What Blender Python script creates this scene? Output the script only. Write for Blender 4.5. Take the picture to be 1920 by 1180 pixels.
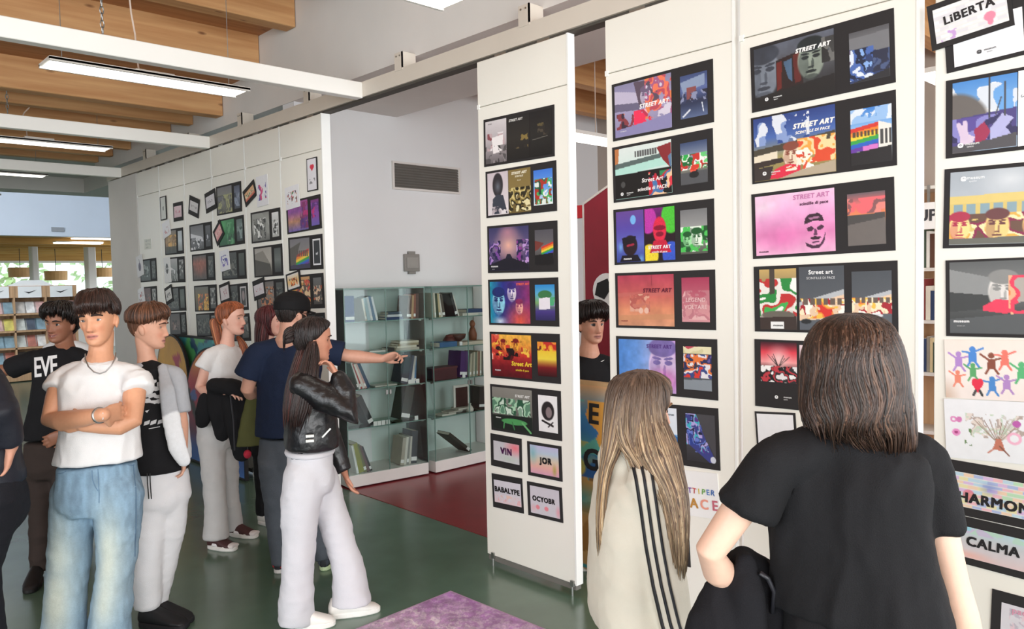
import bpy, bmesh, math, random
import numpy as np
from mathutils import Vector, Matrix

# ---------------------------------------------------------------- clear, camera, world, light
for o in list(bpy.data.objects):
    bpy.data.objects.remove(o, do_unlink=True)
SC = bpy.context.scene
COL = SC.collection
rnd = random.Random(7)

# world axes: X points through the line of hanging panels, Y runs along it away from the camera, Z is up
FPX = 1468.7
YAW, PITCH, ROLL = (math.radians(a) for a in (46.37, 2.557, -1.157))
CAM = np.array([0.0, 0.0, 1.80])
cF = np.array([math.cos(YAW)*math.cos(PITCH), math.sin(YAW)*math.cos(PITCH), -math.sin(PITCH)])
r0 = np.array([math.sin(YAW), -math.cos(YAW), 0.0]); u0 = np.cross(r0, cF)
cR = math.cos(ROLL)*r0 + math.sin(ROLL)*u0
cU = -math.sin(ROLL)*r0 + math.cos(ROLL)*u0
FH = np.array([math.cos(YAW), math.sin(YAW), 0.0])      # level viewing direction
RH = np.array([math.sin(YAW), -math.cos(YAW), 0.0])
UP = np.array([0.0, 0.0, 1.0])

cd = bpy.data.cameras.new('camera'); cam = bpy.data.objects.new('camera', cd); COL.objects.link(cam)
cd.sensor_fit = 'HORIZONTAL'; cd.sensor_width = 36.0; cd.lens = FPX/1920*36.0; cd.clip_end = 200
M = Matrix.Identity(4)
for i in range(3):
    M[i][0], M[i][1], M[i][2], M[i][3] = cR[i], cU[i], -cF[i], CAM[i]
cam.matrix_world = M
SC.camera = cam

SC.view_settings.view_transform = 'Standard'; SC.view_settings.look = 'None'
SC.view_settings.gamma = 1.0; SC.view_settings.use_curve_mapping = False
SC.view_settings.exposure = 0.20
SC.cycles.transparent_max_bounces = 32

wd = bpy.data.worlds.new('sky'); SC.world = wd; wd.use_nodes = True
bg = wd.node_tree.nodes['Background']
bg.inputs[0].default_value = (0.86, 0.93, 1.0, 1); bg.inputs[1].default_value = 1.9

def area(name, loc, direction, sx, sy, power, col=(1, 1, 1)):
    l = bpy.data.lights.new(name, 'AREA'); l.shape = 'RECTANGLE'; l.size = sx; l.size_y = sy
    l.energy = power; l.color = col
    o = bpy.data.objects.new(name, l); COL.objects.link(o); o.location = loc
    o.rotation_euler = Vector(direction).to_track_quat('-Z', 'Z').to_euler()
    return o
# daylight through the glass fronts behind and to the left of the camera
area('daylight_back', (0.2, -4.6, 2.0), (0.25, 1, -0.06), 8.5, 3.2, 380, (1.0, 0.985, 0.95))
area('daylight_left', (-5.4, 0.6, 2.0), (1, 0.05, -0.05), 7.0, 3.2, 270, (0.97, 0.98, 1.0))
area('daylight_far', (-1.0, 12.6, 5.6), (0.45, 1, -0.25), 6.0, 0.7, 520, (0.82, 0.91, 1.0))
area('daylight_side_fill', (5.9, -1.7, 2.0), (-0.1, 1, 0.0), 2.8, 2.6, 80, (0.92, 0.97, 1.0))  # added fill for unseen side-room windows, lightens the niche wall

# ---------------------------------------------------------------- helpers
def s2l(c):
    c = np.asarray(c, float)
    return np.where(c <= 0.04045, c/12.92, ((c+0.055)/1.055)**2.4)
def hexc(h):
    if isinstance(h, str): h = int(h, 16)
    return np.array([(h >> 16 & 255)/255, (h >> 8 & 255)/255, (h & 255)/255])
def lin(h):
    return tuple(s2l(hexc(h))) + (1.0,)

def ray(px, py):
    return cF + cR*((px-960)/FPX) - cU*((py-590)/FPX)
def at_depth(px, py, d):                     # point at a distance d along the viewing axis
    return CAM + ray(px, py)*d
def on_plane(px, py, axis, val):             # where a sight line meets a wall, floor or panel
    r = ray(px, py); return CAM + r*((val-CAM[axis])/r[axis])

MATS = {}
def mat(name, col, rough=0.6, var=0.06, scale=8.0, bump=0.0, bscale=60.0, metal=0.0, emit=0.0, stretch=None, spec=0.5, coat=0.0):
    if name in MATS: return MATS[name]
    m = bpy.data.materials.new(name); m.use_nodes = True; MATS[name] = m
    nt = m.node_tree; b = nt.nodes['Principled BSDF']
    c = lin(col) if not isinstance(col, tuple) else col
    b.inputs['Roughness'].default_value = rough; b.inputs['Metallic'].default_value = metal
    b.inputs['Specular IOR Level'].default_value = spec
    b.inputs['Coat Weight'].default_value = coat
    tc = nt.nodes.new('ShaderNodeTexCoord'); src = tc.outputs['Object']
    if stretch:
        mp = nt.nodes.new('ShaderNodeMapping'); mp.inputs['Scale'].default_value = stretch
        nt.links.new(src, mp.inputs['Vector']); src = mp.outputs['Vector']
    n = nt.nodes.new('ShaderNodeTexNoise'); n.inputs['Scale'].default_value = scale; n.inputs['Detail'].default_value = 4
    nt.links.new(src, n.inputs['Vector'])
    r = nt.nodes.new('ShaderNodeValToRGB')
    r.color_ramp.elements[0].position = 0.3; r.color_ramp.elements[1].position = 0.7
    r.color_ramp.elements[0].color = tuple(x*(1-var) for x in c[:3]) + (1,)
    r.color_ramp.elements[1].color = tuple(min(1, x*(1+var)) for x in c[:3]) + (1,)
    nt.links.new(n.outputs['Fac'], r.inputs['Fac']); nt.links.new(r.outputs['Color'], b.inputs['Base Color'])
    if bump:
        n2 = nt.nodes.new('ShaderNodeTexNoise'); n2.inputs['Scale'].default_value = bscale; n2.inputs['Detail'].default_value = 3
        nt.links.new(src, n2.inputs['Vector'])
        bp = nt.nodes.new('ShaderNodeBump'); bp.inputs['Strength'].default_value = bump; bp.inputs['Distance'].default_value = 0.01
        nt.links.new(n2.outputs['Fac'], bp.inputs['Height']); nt.links.new(bp.outputs['Normal'], b.inputs['Normal'])
    if emit:
        nt.links.new(r.outputs['Color'], b.inputs['Emission Color']); b.inputs['Emission Strength'].default_value = emit
    return m

def mat_vcol(name, rough=0.6, var=0.05, scale=40.0, bump=0.0, bscale=200.0, sss=0.0, stretch=None, spec=0.5):
    if name in MATS: return MATS[name]
    m = mat(name, (0.5, 0.5, 0.5, 1), rough, var, scale, bump, bscale, 0, 0, stretch, spec)
    nt = m.node_tree; b = nt.nodes['Principled BSDF']
    r = [n for n in nt.nodes if n.type == 'VALTORGB'][0]
    r.color_ramp.elements[0].color = (1-var,)*3 + (1,); r.color_ramp.elements[1].color = (1+var,)*3 + (1,)
    a = nt.nodes.new('ShaderNodeVertexColor'); a.layer_name = 'Col'
    mx = nt.nodes.new('ShaderNodeMix'); mx.data_type = 'RGBA'; mx.blend_type = 'MULTIPLY'; mx.inputs[0].default_value = 1
    nt.links.new(a.outputs['Color'], mx.inputs[6]); nt.links.new(r.outputs['Color'], mx.inputs[7])
    nt.links.new(mx.outputs[2], b.inputs['Base Color'])
    if sss:
        b.inputs['Subsurface Weight'].default_value = sss; b.inputs['Subsurface Radius'].default_value = (0.01, 0.004, 0.002)
        b.inputs['Subsurface Scale'].default_value = 0.5
    return m

def wood(name, c1, c2, rough=0.55, axis=0):
    if name in MATS: return MATS[name]
    m = bpy.data.materials.new(name); m.use_nodes = True; MATS[name] = m
    nt = m.node_tree; b = nt.nodes['Principled BSDF']; b.inputs['Roughness'].default_value = rough
    tc = nt.nodes.new('ShaderNodeTexCoord'); mp = nt.nodes.new('ShaderNodeMapping')
    sc = [9.0, 9.0, 9.0]; sc[axis] = 0.5; mp.inputs['Scale'].default_value = sc
    n = nt.nodes.new('ShaderNodeTexNoise'); n.inputs['Scale'].default_value = 2.2; n.inputs['Detail'].default_value = 6
    r = nt.nodes.new('ShaderNodeValToRGB')
    r.color_ramp.elements[0].position = 0.32; r.color_ramp.elements[1].position = 0.7
    r.color_ramp.elements[0].color = lin(c1); r.color_ramp.elements[1].color = lin(c2)
    nt.links.new(tc.outputs['Object'], mp.inputs['Vector']); nt.links.new(mp.outputs['Vector'], n.inputs['Vector'])
    v = nt.nodes.new('ShaderNodeTexVoronoi'); v.inputs['Scale'].default_value = 2.3
    mp2 = nt.nodes.new('ShaderNodeMapping'); s2 = [2.2, 2.2, 2.2]; s2[axis] = 0.8; mp2.inputs['Scale'].default_value = s2
    nt.links.new(tc.outputs['Object'], mp2.inputs['Vector']); nt.links.new(mp2.outputs['Vector'], v.inputs['Vector'])
    kr = nt.nodes.new('ShaderNodeValToRGB'); kr.color_ramp.elements[0].position = 0.03; kr.color_ramp.elements[1].position = 0.09
    kr.color_ramp.elements[0].color = (0.35, 0.25, 0.2, 1); kr.color_ramp.elements[1].color = (1, 1, 1, 1)
    nt.links.new(v.outputs['Distance'], kr.inputs['Fac'])
    mx = nt.nodes.new('ShaderNodeMix'); mx.data_type = 'RGBA'; mx.blend_type = 'MULTIPLY'; mx.inputs[0].default_value = 1
    nt.links.new(n.outputs['Fac'], r.inputs['Fac'])
    nt.links.new(r.outputs['Color'], mx.inputs[6]); nt.links.new(kr.outputs['Color'], mx.inputs[7])
    nt.links.new(mx.outputs[2], b.inputs['Base Color'])
    return m

def glass(name, tint='d9f0ea', alpha=0.12):
    # thin architectural glass: mostly clear, reflecting a little
    if name in MATS: return MATS[name]
    m = bpy.data.materials.new(name); m.use_nodes = True; MATS[name] = m
    nt = m.node_tree; nt.nodes.remove(nt.nodes['Principled BSDF'])
    out = nt.nodes['Material Output']
    t = nt.nodes.new('ShaderNodeBsdfTransparent'); t.inputs[0].default_value = lin(tint)
    g = nt.nodes.new('ShaderNodeBsdfGlossy'); g.inputs['Roughness'].default_value = 0.03; g.inputs[0].default_value = (0.9, 0.97, 0.95, 1)
    f = nt.nodes.new('ShaderNodeFresnel'); f.inputs[0].default_value = 1.22
    mth = nt.nodes.new('ShaderNodeMath'); mth.operation = 'ADD'; mth.inputs[1].default_value = alpha*0.25; mth.use_clamp = True
    nt.links.new(f.outputs[0], mth.inputs[0])
    mx = nt.nodes.new('ShaderNodeMixShader')
    nt.links.new(mth.outputs[0], mx.inputs[0]); nt.links.new(t.outputs[0], mx.inputs[1]); nt.links.new(g.outputs[0], mx.inputs[2])
    nt.links.new(mx.outputs[0], out.inputs[0])
    return m

def world_of(o):
    m = o.matrix_parent_inverse @ o.matrix_basis
    return world_of(o.parent) @ m if o.parent else m
def setparent(o, p):
    o.parent = p; o.matrix_parent_inverse = world_of(p).inverted()
def link(o, parent=None):
    COL.objects.link(o)
    if parent is not None: setparent(o, parent)
    return o
def tag(o, label=None, cat=None, group=None, kind=None):
    if label: o['label'] = label
    if cat: o['category'] = cat
    if group: o['group'] = group
    if kind: o['kind'] = kind
    return o
def thing(name, label, cat, loc=(0, 0, 0), group=None):
    o = bpy.data.objects.new(name, None); o.empty_display_size = 0.1; COL.objects.link(o)
    o.location = [float(v) for v in loc]
    return tag(o, label, cat, group)

class MB:
    """collects simple solids and links them as one mesh object"""
    def __init__(s): s.v = []; s.f = []
    def add(s, v, f):
        n = len(s.v); s.v += [tuple(map(float, p)) for p in v]; s.f += [tuple(i+n for i in q) for q in f]; return s
    def box(s, x0, x1, y0, y1, z0, z1):
        return s.add([(x0,y0,z0),(x1,y0,z0),(x1,y1,z0),(x0,y1,z0),(x0,y0,z1),(x1,y0,z1),(x1,y1,z1),(x0,y1,z1)],
                     [(0,3,2,1),(4,5,6,7),(0,1,5,4),(1,2,6,5),(2,3,7,6),(3,0,4,7)])
    def obox(s, c, ax, ay, az, hx, hy, hz):          # oriented box, axes as unit vectors
        c, ax, ay, az = (np.array(q, float) for q in (c, ax, ay, az))
        v = [c+ax*hx*i+ay*hy*j+az*hz*k for k in (-1, 1) for i, j in ((-1,-1),(1,-1),(1,1),(-1,1))]
        return s.add(v, [(0,3,2,1),(4,5,6,7),(0,1,5,4),(1,2,6,5),(2,3,7,6),(3,0,4,7)])
    def prism(s, pts, ext):                           # polygon (3-D points) pushed along ext
        n = len(pts); e = np.array(ext, float)
        v = [np.array(p, float) for p in pts]; v += [p+e for p in v]
        f = [tuple(range(n))[::-1], tuple(range(n, 2*n))] + [(i, (i+1) % n, (i+1) % n+n, i+n) for i in range(n)]
        return s.add(v, f)
    def tube(s, pts, rad, n=6, closed=False):
        pts = [np.array(p, float) for p in pts]; k = len(pts)
        rad = [rad]*k if np.isscalar(rad) else rad
        v = []; prev = None
        for i, p in enumerate(pts):
            d = pts[(i+1) % k]-pts[i-1] if closed else pts[min(i+1, k-1)]-pts[max(i-1, 0)]
            d = d/(np.linalg.norm(d)+1e-9)
            a = prev if prev is not None else (np.array([1.0, 0, 0]) if abs(d[0]) < 0.8 else np.array([0, 1.0, 0]))
            a = a-d*(a@d); a /= np.linalg.norm(a)+1e-9; prev = a; b = np.cross(d, a)
            v += [p+rad[i]*(a*math.cos(t)+b*math.sin(t)) for t in np.arange(n)*2*math.pi/n]
        f = []
        for i in range(k if closed else k-1):
            for j in range(n):
                i2 = (i+1) % k
                f.append((i*n+j, i*n+(j+1) % n, i2*n+(j+1) % n, i2*n+j))
        if not closed: f += [tuple(range(n))[::-1], tuple(range((k-1)*n, k*n))]
        return s.add(v, f)
    def build(s, name, m, parent=None, smooth=False, bevel=0.0, seg=1):
        me = bpy.data.meshes.new(name); me.from_pydata(s.v, [], s.f); me.update()
        if smooth: me.polygons.foreach_set('use_smooth', [True]*len(me.polygons))
        for mm in (m if isinstance(m, (list, tuple)) else [m]): me.materials.append(mm)
        o = link(bpy.data.objects.new(name, me), parent)
        if bevel:
            b = o.modifiers.new('edge', 'BEVEL'); b.width = bevel; b.segments = seg; b.limit_method = 'ANGLE'
        return o

def text_mesh(txt, size, shear=0.0, offset=0.0, spacing=1.0):
    c = bpy.data.curves.new('t', 'FONT'); c.body = txt; c.size = size; c.shear = shear
    c.space_character = spacing; c.align_x = 'CENTER'; c.align_y = 'CENTER'; c.resolution_u = 3; c.fill_mode = 'FRONT'
    o = bpy.data.objects.new('t', c); me = bpy.data.meshes.new_from_object(o)
    bpy.data.objects.remove(o); bpy.data.curves.remove(c)
    if offset > 0:                                    # heavier strokes: the same outline laid down four times, slightly shifted
        co = np.array([v.co[:] for v in me.vertices]); fs = [tuple(q.vertices) for q in me.polygons]; n = len(co); V = []; F = []
        for k, (a, b) in enumerate(((-1, -0.7), (1, -0.7), (-1, 0.7), (1, 0.7))):
            V.append(co+np.array([a*offset, b*offset, k*0.00008])); F += [tuple(i+k*n for i in f) for f in fs]
        bpy.data.meshes.remove(me); me = bpy.data.meshes.new('lettering'); me.from_pydata(np.concatenate(V).tolist(), [], F); me.update()
    return me

# lattice noise in numpy
def _hash(ix, iy, iz, seed):
    h = (ix*374761393 + iy*668265263 + iz*2147483647 + seed*1274126177) & 0xffffffff
    h = ((h ^ (h >> 13))*1274126177) & 0xffffffff
    return ((h ^ (h >> 16)) & 0xffff)/65535.0
def vnoise(p, seed=0):
    p = np.asarray(p, float); i = np.floor(p).astype(np.int64); f = p-i; f = f*f*(3-2*f); out = 0
    for a in (0, 1):
        for b in (0, 1):
            for c in (0, 1):
                w = (f[..., 0] if a else 1-f[..., 0])*(f[..., 1] if b else 1-f[..., 1])*(f[..., 2] if c else 1-f[..., 2])
                out = out + w*_hash(i[..., 0]+a, i[..., 1]+b, i[..., 2]+c, seed)
    return out
def fbm(p, seed=0, o=3):
    p = np.asarray(p, float); s = 0; a = 0.5
    for k in range(o):
        s = s+a*vnoise(p*(2**k), seed+k*17); a *= 0.5
    return s/(1-0.5**o)
# ---------------------------------------------------------------- the room
M_white = mat('white plaster', 'dedad5', 0.85, 0.02, 3, 0.05, 90)
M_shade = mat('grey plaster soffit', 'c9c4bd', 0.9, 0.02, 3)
M_panel = mat('ivory laminate', 'f3f0e6', 0.38, 0.012, 2.5)
M_skytint = mat('far wall white with skylight tint', 'd6deea', 0.85, 0.02, 2)  # white wall; the blue of the skylight is put into its colour
M_track = mat('beige lacquered aluminium', 'd8cfc2', 0.45, 0.02, 4)
M_whitemetal = mat('white lacquered metal', 'f6f4ee', 0.4, 0.01, 4)
M_dark = mat('black rubber', '1b1b1c', 0.6, 0.1)
M_steel = mat('brushed steel', 'a9a9a6', 0.35, 0.06, 30, metal=0.9)
M_lamp = mat('lamp diffuser', 'fffaf0', 0.5, 0.0, 2, emit=5.0)
M_glulam = wood('glulam timber', 'c08a58', 'd8a874', 0.6, 0)
M_deck = wood('brown timber deck', 'a06a42', 'b88254', 0.7, 0)
M_deckfar = wood('golden timber deck', 'a87b35', 'c39a50', 0.6, 0)
M_oak = wood('oak veneer', 'b8906a', 'd0aa84', 0.5, 2)
M_beige = mat('beige wall paint', 'b9aca0', 0.9, 0.02, 3)

def struct(mb, name, m, parent=None, **k):
    o = mb.build(name, m, parent, **k)
    if parent is None: o['kind'] = 'structure'
    return o

# floor: glossy green linoleum, red behind the panels
M_green = mat('green linoleum', '5a7362', 0.2, 0.06, 5, 0.012, 40, spec=0.5)
M_green.node_tree.nodes['Principled BSDF'].inputs['IOR'].default_value = 1.85
M_red = mat('red linoleum', '8a2830', 0.28, 0.08, 5, 0.02, 40, spec=0.5)
fl = struct(MB().box(-6, 9, -5, 27, -0.12, 0), 'floor', M_green)
tag(fl, 'glossy green linoleum floor of the library hall')
MB().prism([(3.53,-2,0),(9,-2,0),(9,6.2,0),(3.60,6.2,0)], (0,0,0.004)).build('lino_sheet', M_red, fl)['label'] = 'red linoleum field behind the hanging panels'

# upper wall above the track, with its grey soffit, and the niche wall behind the cabinets
struct(MB().box(3.36, 4.44, -5, 11.75, 3.37, 5.2), 'wall_upper', M_white)
wv = struct(MB().box(3.37, 7.5, 6.2, 6.4, 0, 5.0), 'wall_niche', mat('niche white paint', 'e6e7e8', 0.85, 0.015, 2))
struct(MB().box(3.25, 3.75, 9.83, 10.85, 0, 3.15), 'wall_pier', M_white)
struct(MB().box(7.4, 7.6, -2, 6.2, 0, 5.0), 'wall_right', M_beige)
struct(MB().box(-6.2, -6.0, 4.6, 26, 0, 6.2), 'wall_left_blocker', M_white)  # unseen wall, added to block daylight and darken the left of the hall

# timber roof: joists (one by one) under a deck that steps down towards the back
ceil = struct(MB().box(-6, 3.36, -5, 6.45, 4.36, 4.5).box(-6, 3.36, 6.45, 7.2, 4.06, 4.5).box(-6, 3.36, 7.2, 8.0, 3.74, 4.5)
              .box(-6, 3.36, 8.0, 11.75, 3.62, 4.5), 'ceiling', M_deck)
def joist(y, z0, z1, w=0.16):
    MB().box(-6, 3.355, y, y+w, z0, z1).build('joist', M_glulam, ceil, bevel=0.006)
for y, z0, z1 in ((3.2, 4.05, 4.4), (4.65, 4.0, 4.4), (6.1, 3.97, 4.4), (6.78, 3.70, 4.08), (7.59, 3.47, 3.76)): joist(y, z0, z1)
for y in (8.33, 8.95, 9.6, 10.26, 10.95, 11.56): joist(y, 3.50, 3.66, 0.12)
# flat white ceiling with a dropped edge behind the timber part
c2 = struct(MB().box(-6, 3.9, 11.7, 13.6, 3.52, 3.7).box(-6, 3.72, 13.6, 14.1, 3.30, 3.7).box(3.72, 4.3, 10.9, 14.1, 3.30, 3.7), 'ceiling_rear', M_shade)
struct(MB().box(7.4, 7.6, 6.4, 19.0, 0, 6.0), 'wall_rear_side', M_skytint)
# far lintel wall with a small vent, the low back room and its glazing
wl = struct(MB().box(-6, 9, 19.0, 19.25, 2.93, 6.2), 'wall_far', M_skytint)
p = on_plane(108, 430, 1, 19.0)
MB().box(p[0]-0.12, p[0]+0.12, 18.97, 19.0, p[2]-0.05, p[2]+0.04).build('vent_grille', mat('grey vent', '9a9da2', 0.6), wl)
struct(MB().box(-6, 9, 11.7, 19.2, 6.0, 6.2), 'ceiling_skylit', M_white)
cf = struct(MB().box(-6, 9, 19.25, 26.2, 2.93, 3.05), 'ceiling_far', M_deckfar)
for k in range(6): MB().box(-6, 9, 19.9+k*1.05, 20.05+k*1.05, 2.80, 2.95).build('joist', M_deckfar, cf)
wf = struct(MB().box(-6, 9, 26.0, 26.2, 0, 0.75), 'wall_glazed', M_white)
MB().box(-6, 9, 26.0, 26.2, 2.62, 2.95).build('timber_lintel', M_deckfar, wf)
M_glass = glass('window glass', 'f4faf6')
for k in range(7):
    x0 = -1.0+k*1.35
    w = struct(MB().box(x0, x0+0.07, 26.0, 26.14, 0.75, 2.62).box(x0+0.07, x0+1.35, 26.02, 26.12, 0.75, 0.81).box(x0+0.07, x0+1.35, 26.02, 26.12, 2.56, 2.62), 'window_%d' % (k+1), mat('white window frame', 'e6e6e0', 0.5))
    MB().box(x0+0.07, x0+1.35, 26.06, 26.075, 0.81, 2.56).build('pane', M_glass, w)
for px, w in ((64, 0.13), (170, 0.19)):
    p = on_plane(px, 480, 1, 21.5)
    struct(MB().box(p[0]-w/2, p[0]+w/2, 21.4, 21.75, 0, 2.93), 'column', M_white, bevel=0.02)
# daylit ground and trees outside
struct(MB().box(-14, 30, 26.2, 60, -0.3, -0.1), 'ground_outside', mat('sunlit lawn', 'a9b878', 0.9, 0.3, 2))
def leafy(name, c, r, n, m, seed):
    q = random.Random(seed); mb = MB()
    for _ in range(n):
        d = Vector((q.gauss(0,1), q.gauss(0,1), q.gauss(0,1))).normalized()*r*(q.random()**0.4)
        a = Vector((q.gauss(0,1), q.gauss(0,1), q.gauss(0,1))).normalized(); b = a.orthogonal().normalized(); s = r*0.11
        o = Vector(c)+d
        mb.add([o+a*s, o+b*s*0.6, o-a*s, o-b*s*0.6], [(0,1,2,3)])
    return mb.build(name, m)
for k, (x, y, z, r) in enumerate(((2.8, 33, 2.0, 2.0), (6.4, 33, 2.4, 1.9), (11.2, 36, 2.6, 2.0))):
    t = thing('garden_tree', ['pale green tree left of the far columns, outside the glazing', 'leafy tree outside the glazing in the middle of the far windows', 'leafy tree outside the far glazing next to the white pier'][k], 'tree', (x, y, -0.1))
    o = leafy('foliage', (x, y, z), r, 230, mat('sunlit leaves', 'b4c896', 0.8, 0.3, 3), k); setparent(o, t)
    MB().tube([(x, y, -0.1), (x+0.05, y, z)], [0.14, 0.07], 8).build('trunk', mat('bark', '6b5a48', 0.9, 0.2), t)
for k, (px, py) in enumerate(((38, 511), (105, 517), (192, 511))):
    p = on_plane(px, py, 1, 23.0); t = thing('pendant_lamp', ['wooden drum pendant lamp hanging left of the white far column', 'wooden drum pendant lamp hanging between the two far columns', 'wooden drum pendant lamp hanging next to the white pier at the back'][k], 'lamp', p)
    mb = MB(); n = 20
    for r, z in ((0.26, -0.12), (0.27, 0.12)): mb.v += [(p[0]+r*math.cos(a), p[1]+r*math.sin(a), p[2]+z) for a in np.arange(n)*2*math.pi/n]
    mb.f += [(i, (i+1) % n, (i+1) % n+n, i+n) for i in range(n)]
    mb.build('lamp_shade', mat('thin birch shade', 'd9ab72', 0.6), t)
    MB().tube([p, (p[0], p[1], 2.9)], 0.008, 5).build('cord', M_dark, t)

# ---------------------------------------------------------------- overhead track, crossbars, lamps
tr = thing('ceiling_track', 'long beige overhead track from which the poster panels hang', 'track', (3.3, 3, 3.15))
MB().box(3.25, 3.36, -3, 10.9, 3.165, 3.275).build('track_body', M_track, tr)
MB().box(3.268, 3.342, -3, 9.8, 3.150, 3.165).build('slot', mat('dark slot', '4c463f', 0.7), tr)
for y in (0.6, 1.95, 3.257, 4.494, 5.768, 6.997, 8.25, 9.5):
    b = MB().box(3.246, 3.254, y-0.045, y+0.045, 3.262, 3.385).box(3.246, 3.362, y-0.045, y-0.035, 3.275, 3.385).build('bracket', M_track, tr)
    for s in (-1, 1): MB().tube([(3.247, y+s*0.02, 3.36), (3.240, y+s*0.02, 3.36)], 0.006, 6).build('bolt', M_steel, b)
def chain(mb, p, z1, r=0.018):
    z = p[2]; k = 0
    while z < z1:
        a = np.array([1.0, 0, 0]) if k % 2 else np.array([0, 1.0, 0])
        mb.tube([np.array(p)*[1, 1, 0]+[0, 0, z+0.03]+a*r*0.55*math.cos(t)+np.array([0, 0, 1])*r*1.35*math.sin(t) for t in np.arange(8)*math.pi/4], 0.0035, 4, closed=True)
        z += r*2.2; k += 1
for k, (y, lab) in enumerate(((4.95, 'brightest and nearest white crossbar meeting the track, its chain above'), (7.68, 'second white crossbar from the front, below the yellow timber joists'), (10.33, 'rearmost white crossbar, in front of the flat white rear ceiling'))):
    t = thing('crossbar', lab, 'ceiling bar', (0, y, 3.15), 'white crossbars under the timber roof')
    MB().box(-5.5, 3.25, y, y+0.08, 3.155, 3.27).build('bar', M_whitemetal, t, bevel=0.004)
    for x in ((1.5, -0.9) if k == 0 else (1.55, -0.9)):
        mb = MB(); chain(mb, (x, y+0.04, 3.27), 4.3 if k == 0 else 3.75 if k == 1 else 3.6); mb.build('chain', M_steel, t)
LL = ['white panel lamp at the top of the picture in front of the nearest crossbar', 'lit panel lamp hanging below the joists just behind the nearest crossbar', 'lit panel lamp between the second and the rearmost crossbar',
      'lit panel lamp under the flat white rear ceiling', 'farthest panel lamp of the row before the pale far wall']
for k, y in enumerate((2.95, 5.41, 8.48, 10.95, 13.6)):
    t = thing('panel_lamp', LL[k], 'lamp', (1.95, y, 3.2), 'hanging panel lamps in the hall')
    x0, x1 = 1.32, 2.6
    MB().box(x0+0.02, x1-0.02, y+0.02, y+0.24, 3.195, 3.2).build('diffuser', M_lamp, t)
    MB().box(x0, x1, y, y+0.02, 3.192, 3.215).box(x0, x1, y+0.24, y+0.26, 3.192, 3.215).box(x0, x1, y, y+0.26, 3.202, 3.22).build('lamp_body', M_whitemetal, t)
    MB().box(1.85, 2.1, y+0.09, y+0.17, 3.22, 3.25).build('driver_box', M_whitemetal, t)
    ztop = 3.28 if k == 4 else 3.5 if k == 3 else 4.3 if k < 2 else 3.6
    q = [(1.88+0.12*math.sin(i*1.1)*(i/8)*(1-i/9), y+0.13+0.1*math.sin(i*0.7), 3.25+(ztop-3.25)*i/8) for i in range(9)]
    MB().tube(q, 0.006, 6).build('cable', mat('pale cable', 'e2cdbd', 0.6), t)
    for x in (x0+0.1, x1-0.1): MB().tube([(x, y+0.13, 3.22), (x, y+0.13, ztop)], 0.0025, 4).build('wire', M_steel, t)
# lamps in the rooms beyond
for k, (px, py, yy, w) in enumerate(((150, 455, 19.45, 0.95), (185, 447, 19.32, 1.0))):
    p = on_plane(px, py, 1, yy); t = thing('panel_lamp', ['lit panel lamp under the golden ceiling of the far room, lower one', 'lit panel lamp just under the edge of the pale far wall'][k], 'lamp', p, 'panel lamps of the far room')
    MB().box(p[0]-w/2, p[0]+w/2, p[1], p[1]+0.25, p[2]-0.02, p[2]).build('diffuser', M_lamp, t)
    MB().box(p[0]-w/2-0.01, p[0]+w/2+0.01, p[1]-0.01, p[1]+0.26, p[2], p[2]+0.025).build('lamp_body', M_whitemetal, t)
# the side room behind the panels: timber roof and lamps
cs = struct(MB().box(4.44, 7.6, -2, 6.2, 3.95, 4.1), 'ceiling_side', M_deck)
for y in (0.4, 1.3, 2.2, 3.1, 4.0, 4.9, 5.7): MB().box(4.44, 7.6, y, y+0.14, 3.62, 3.96).build('joist', M_glulam, cs, bevel=0.006)
for k, (y, x) in enumerate(((4.38, 4.6), (2.5, 4.9), (1.55, 5.2))):
    t = thing('panel_lamp', ['lit panel lamp in the side room seen between the first two poster panels', 'lit panel lamp of the side room high between the last two panels', 'lit panel lamp of the side room lower between the last two panels'][k], 'lamp', (x+0.7, y, 3.0), 'panel lamps of the side room')
    MB().box(x, x+1.5, y, y+0.25, 3.0, 3.01).build('diffuser', M_lamp, t)
    MB().box(x-0.01, x+1.51, y-0.01, y+0.26, 3.01, 3.04).build('lamp_body', M_whitemetal, t)
    MB().tube([(x+0.75, y+0.12, 3.04), (x+0.75, y+0.12, 3.95)], 0.005, 5).build('cable', mat('pale cable', 'e2cdbd'), t)

# vent and plaque on the niche wall
pv = [on_plane(737, 306, 1, 6.2), on_plane(858, 360, 1, 6.2)]
t = thing('wall_vent', 'long grey louvred vent high on the niche wall', 'vent', ((pv[0][0]+pv[1][0])/2, 6.19, pv[1][2]))
x0, x1, z1, z0 = pv[0][0], pv[1][0], pv[0][2], pv[1][2]-0.005
MB().box(x0-0.02, x1+0.02, 6.18, 6.2, z1, z1+0.02).box(x0-0.02, x1+0.02, 6.18, 6.2, z0-0.02, z0).box(x0-0.02, x0, 6.18, 6.2, z0, z1).box(x1, x1+0.02, 6.18, 6.2, z0, z1).build('frame', M_white, t)
MB().box(x0, x1, 6.196, 6.199, z0, z1).build('backing', mat('vent grey', '6e6a64', 0.6), t)
for k in range(9):
    z = z0+(k+0.5)*(z1-z0)/9
    MB().prism([(x0, 6.182, z-0.009), (x0, 6.182, z-0.005), (x0, 6.195, z+0.011), (x0, 6.195, z+0.007)], (x1-x0, 0, 0)).build('slat', mat('vent grey', '6e6a64', 0.6), t)
pa = on_plane(770, 493, 1, 6.2)
t = thing('wall_plaque', 'small grey plaque with notched corners on the niche wall above the glass cabinets', 'plaque', pa)
w, h = 0.09, 0.085
MB().box(pa[0]-w, pa[0]+w, 6.17, 6.2, pa[2]-h, pa[2]+h).build('plate', mat('plaque grey', '8a8782', 0.5), t, bevel=0.005)
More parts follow.
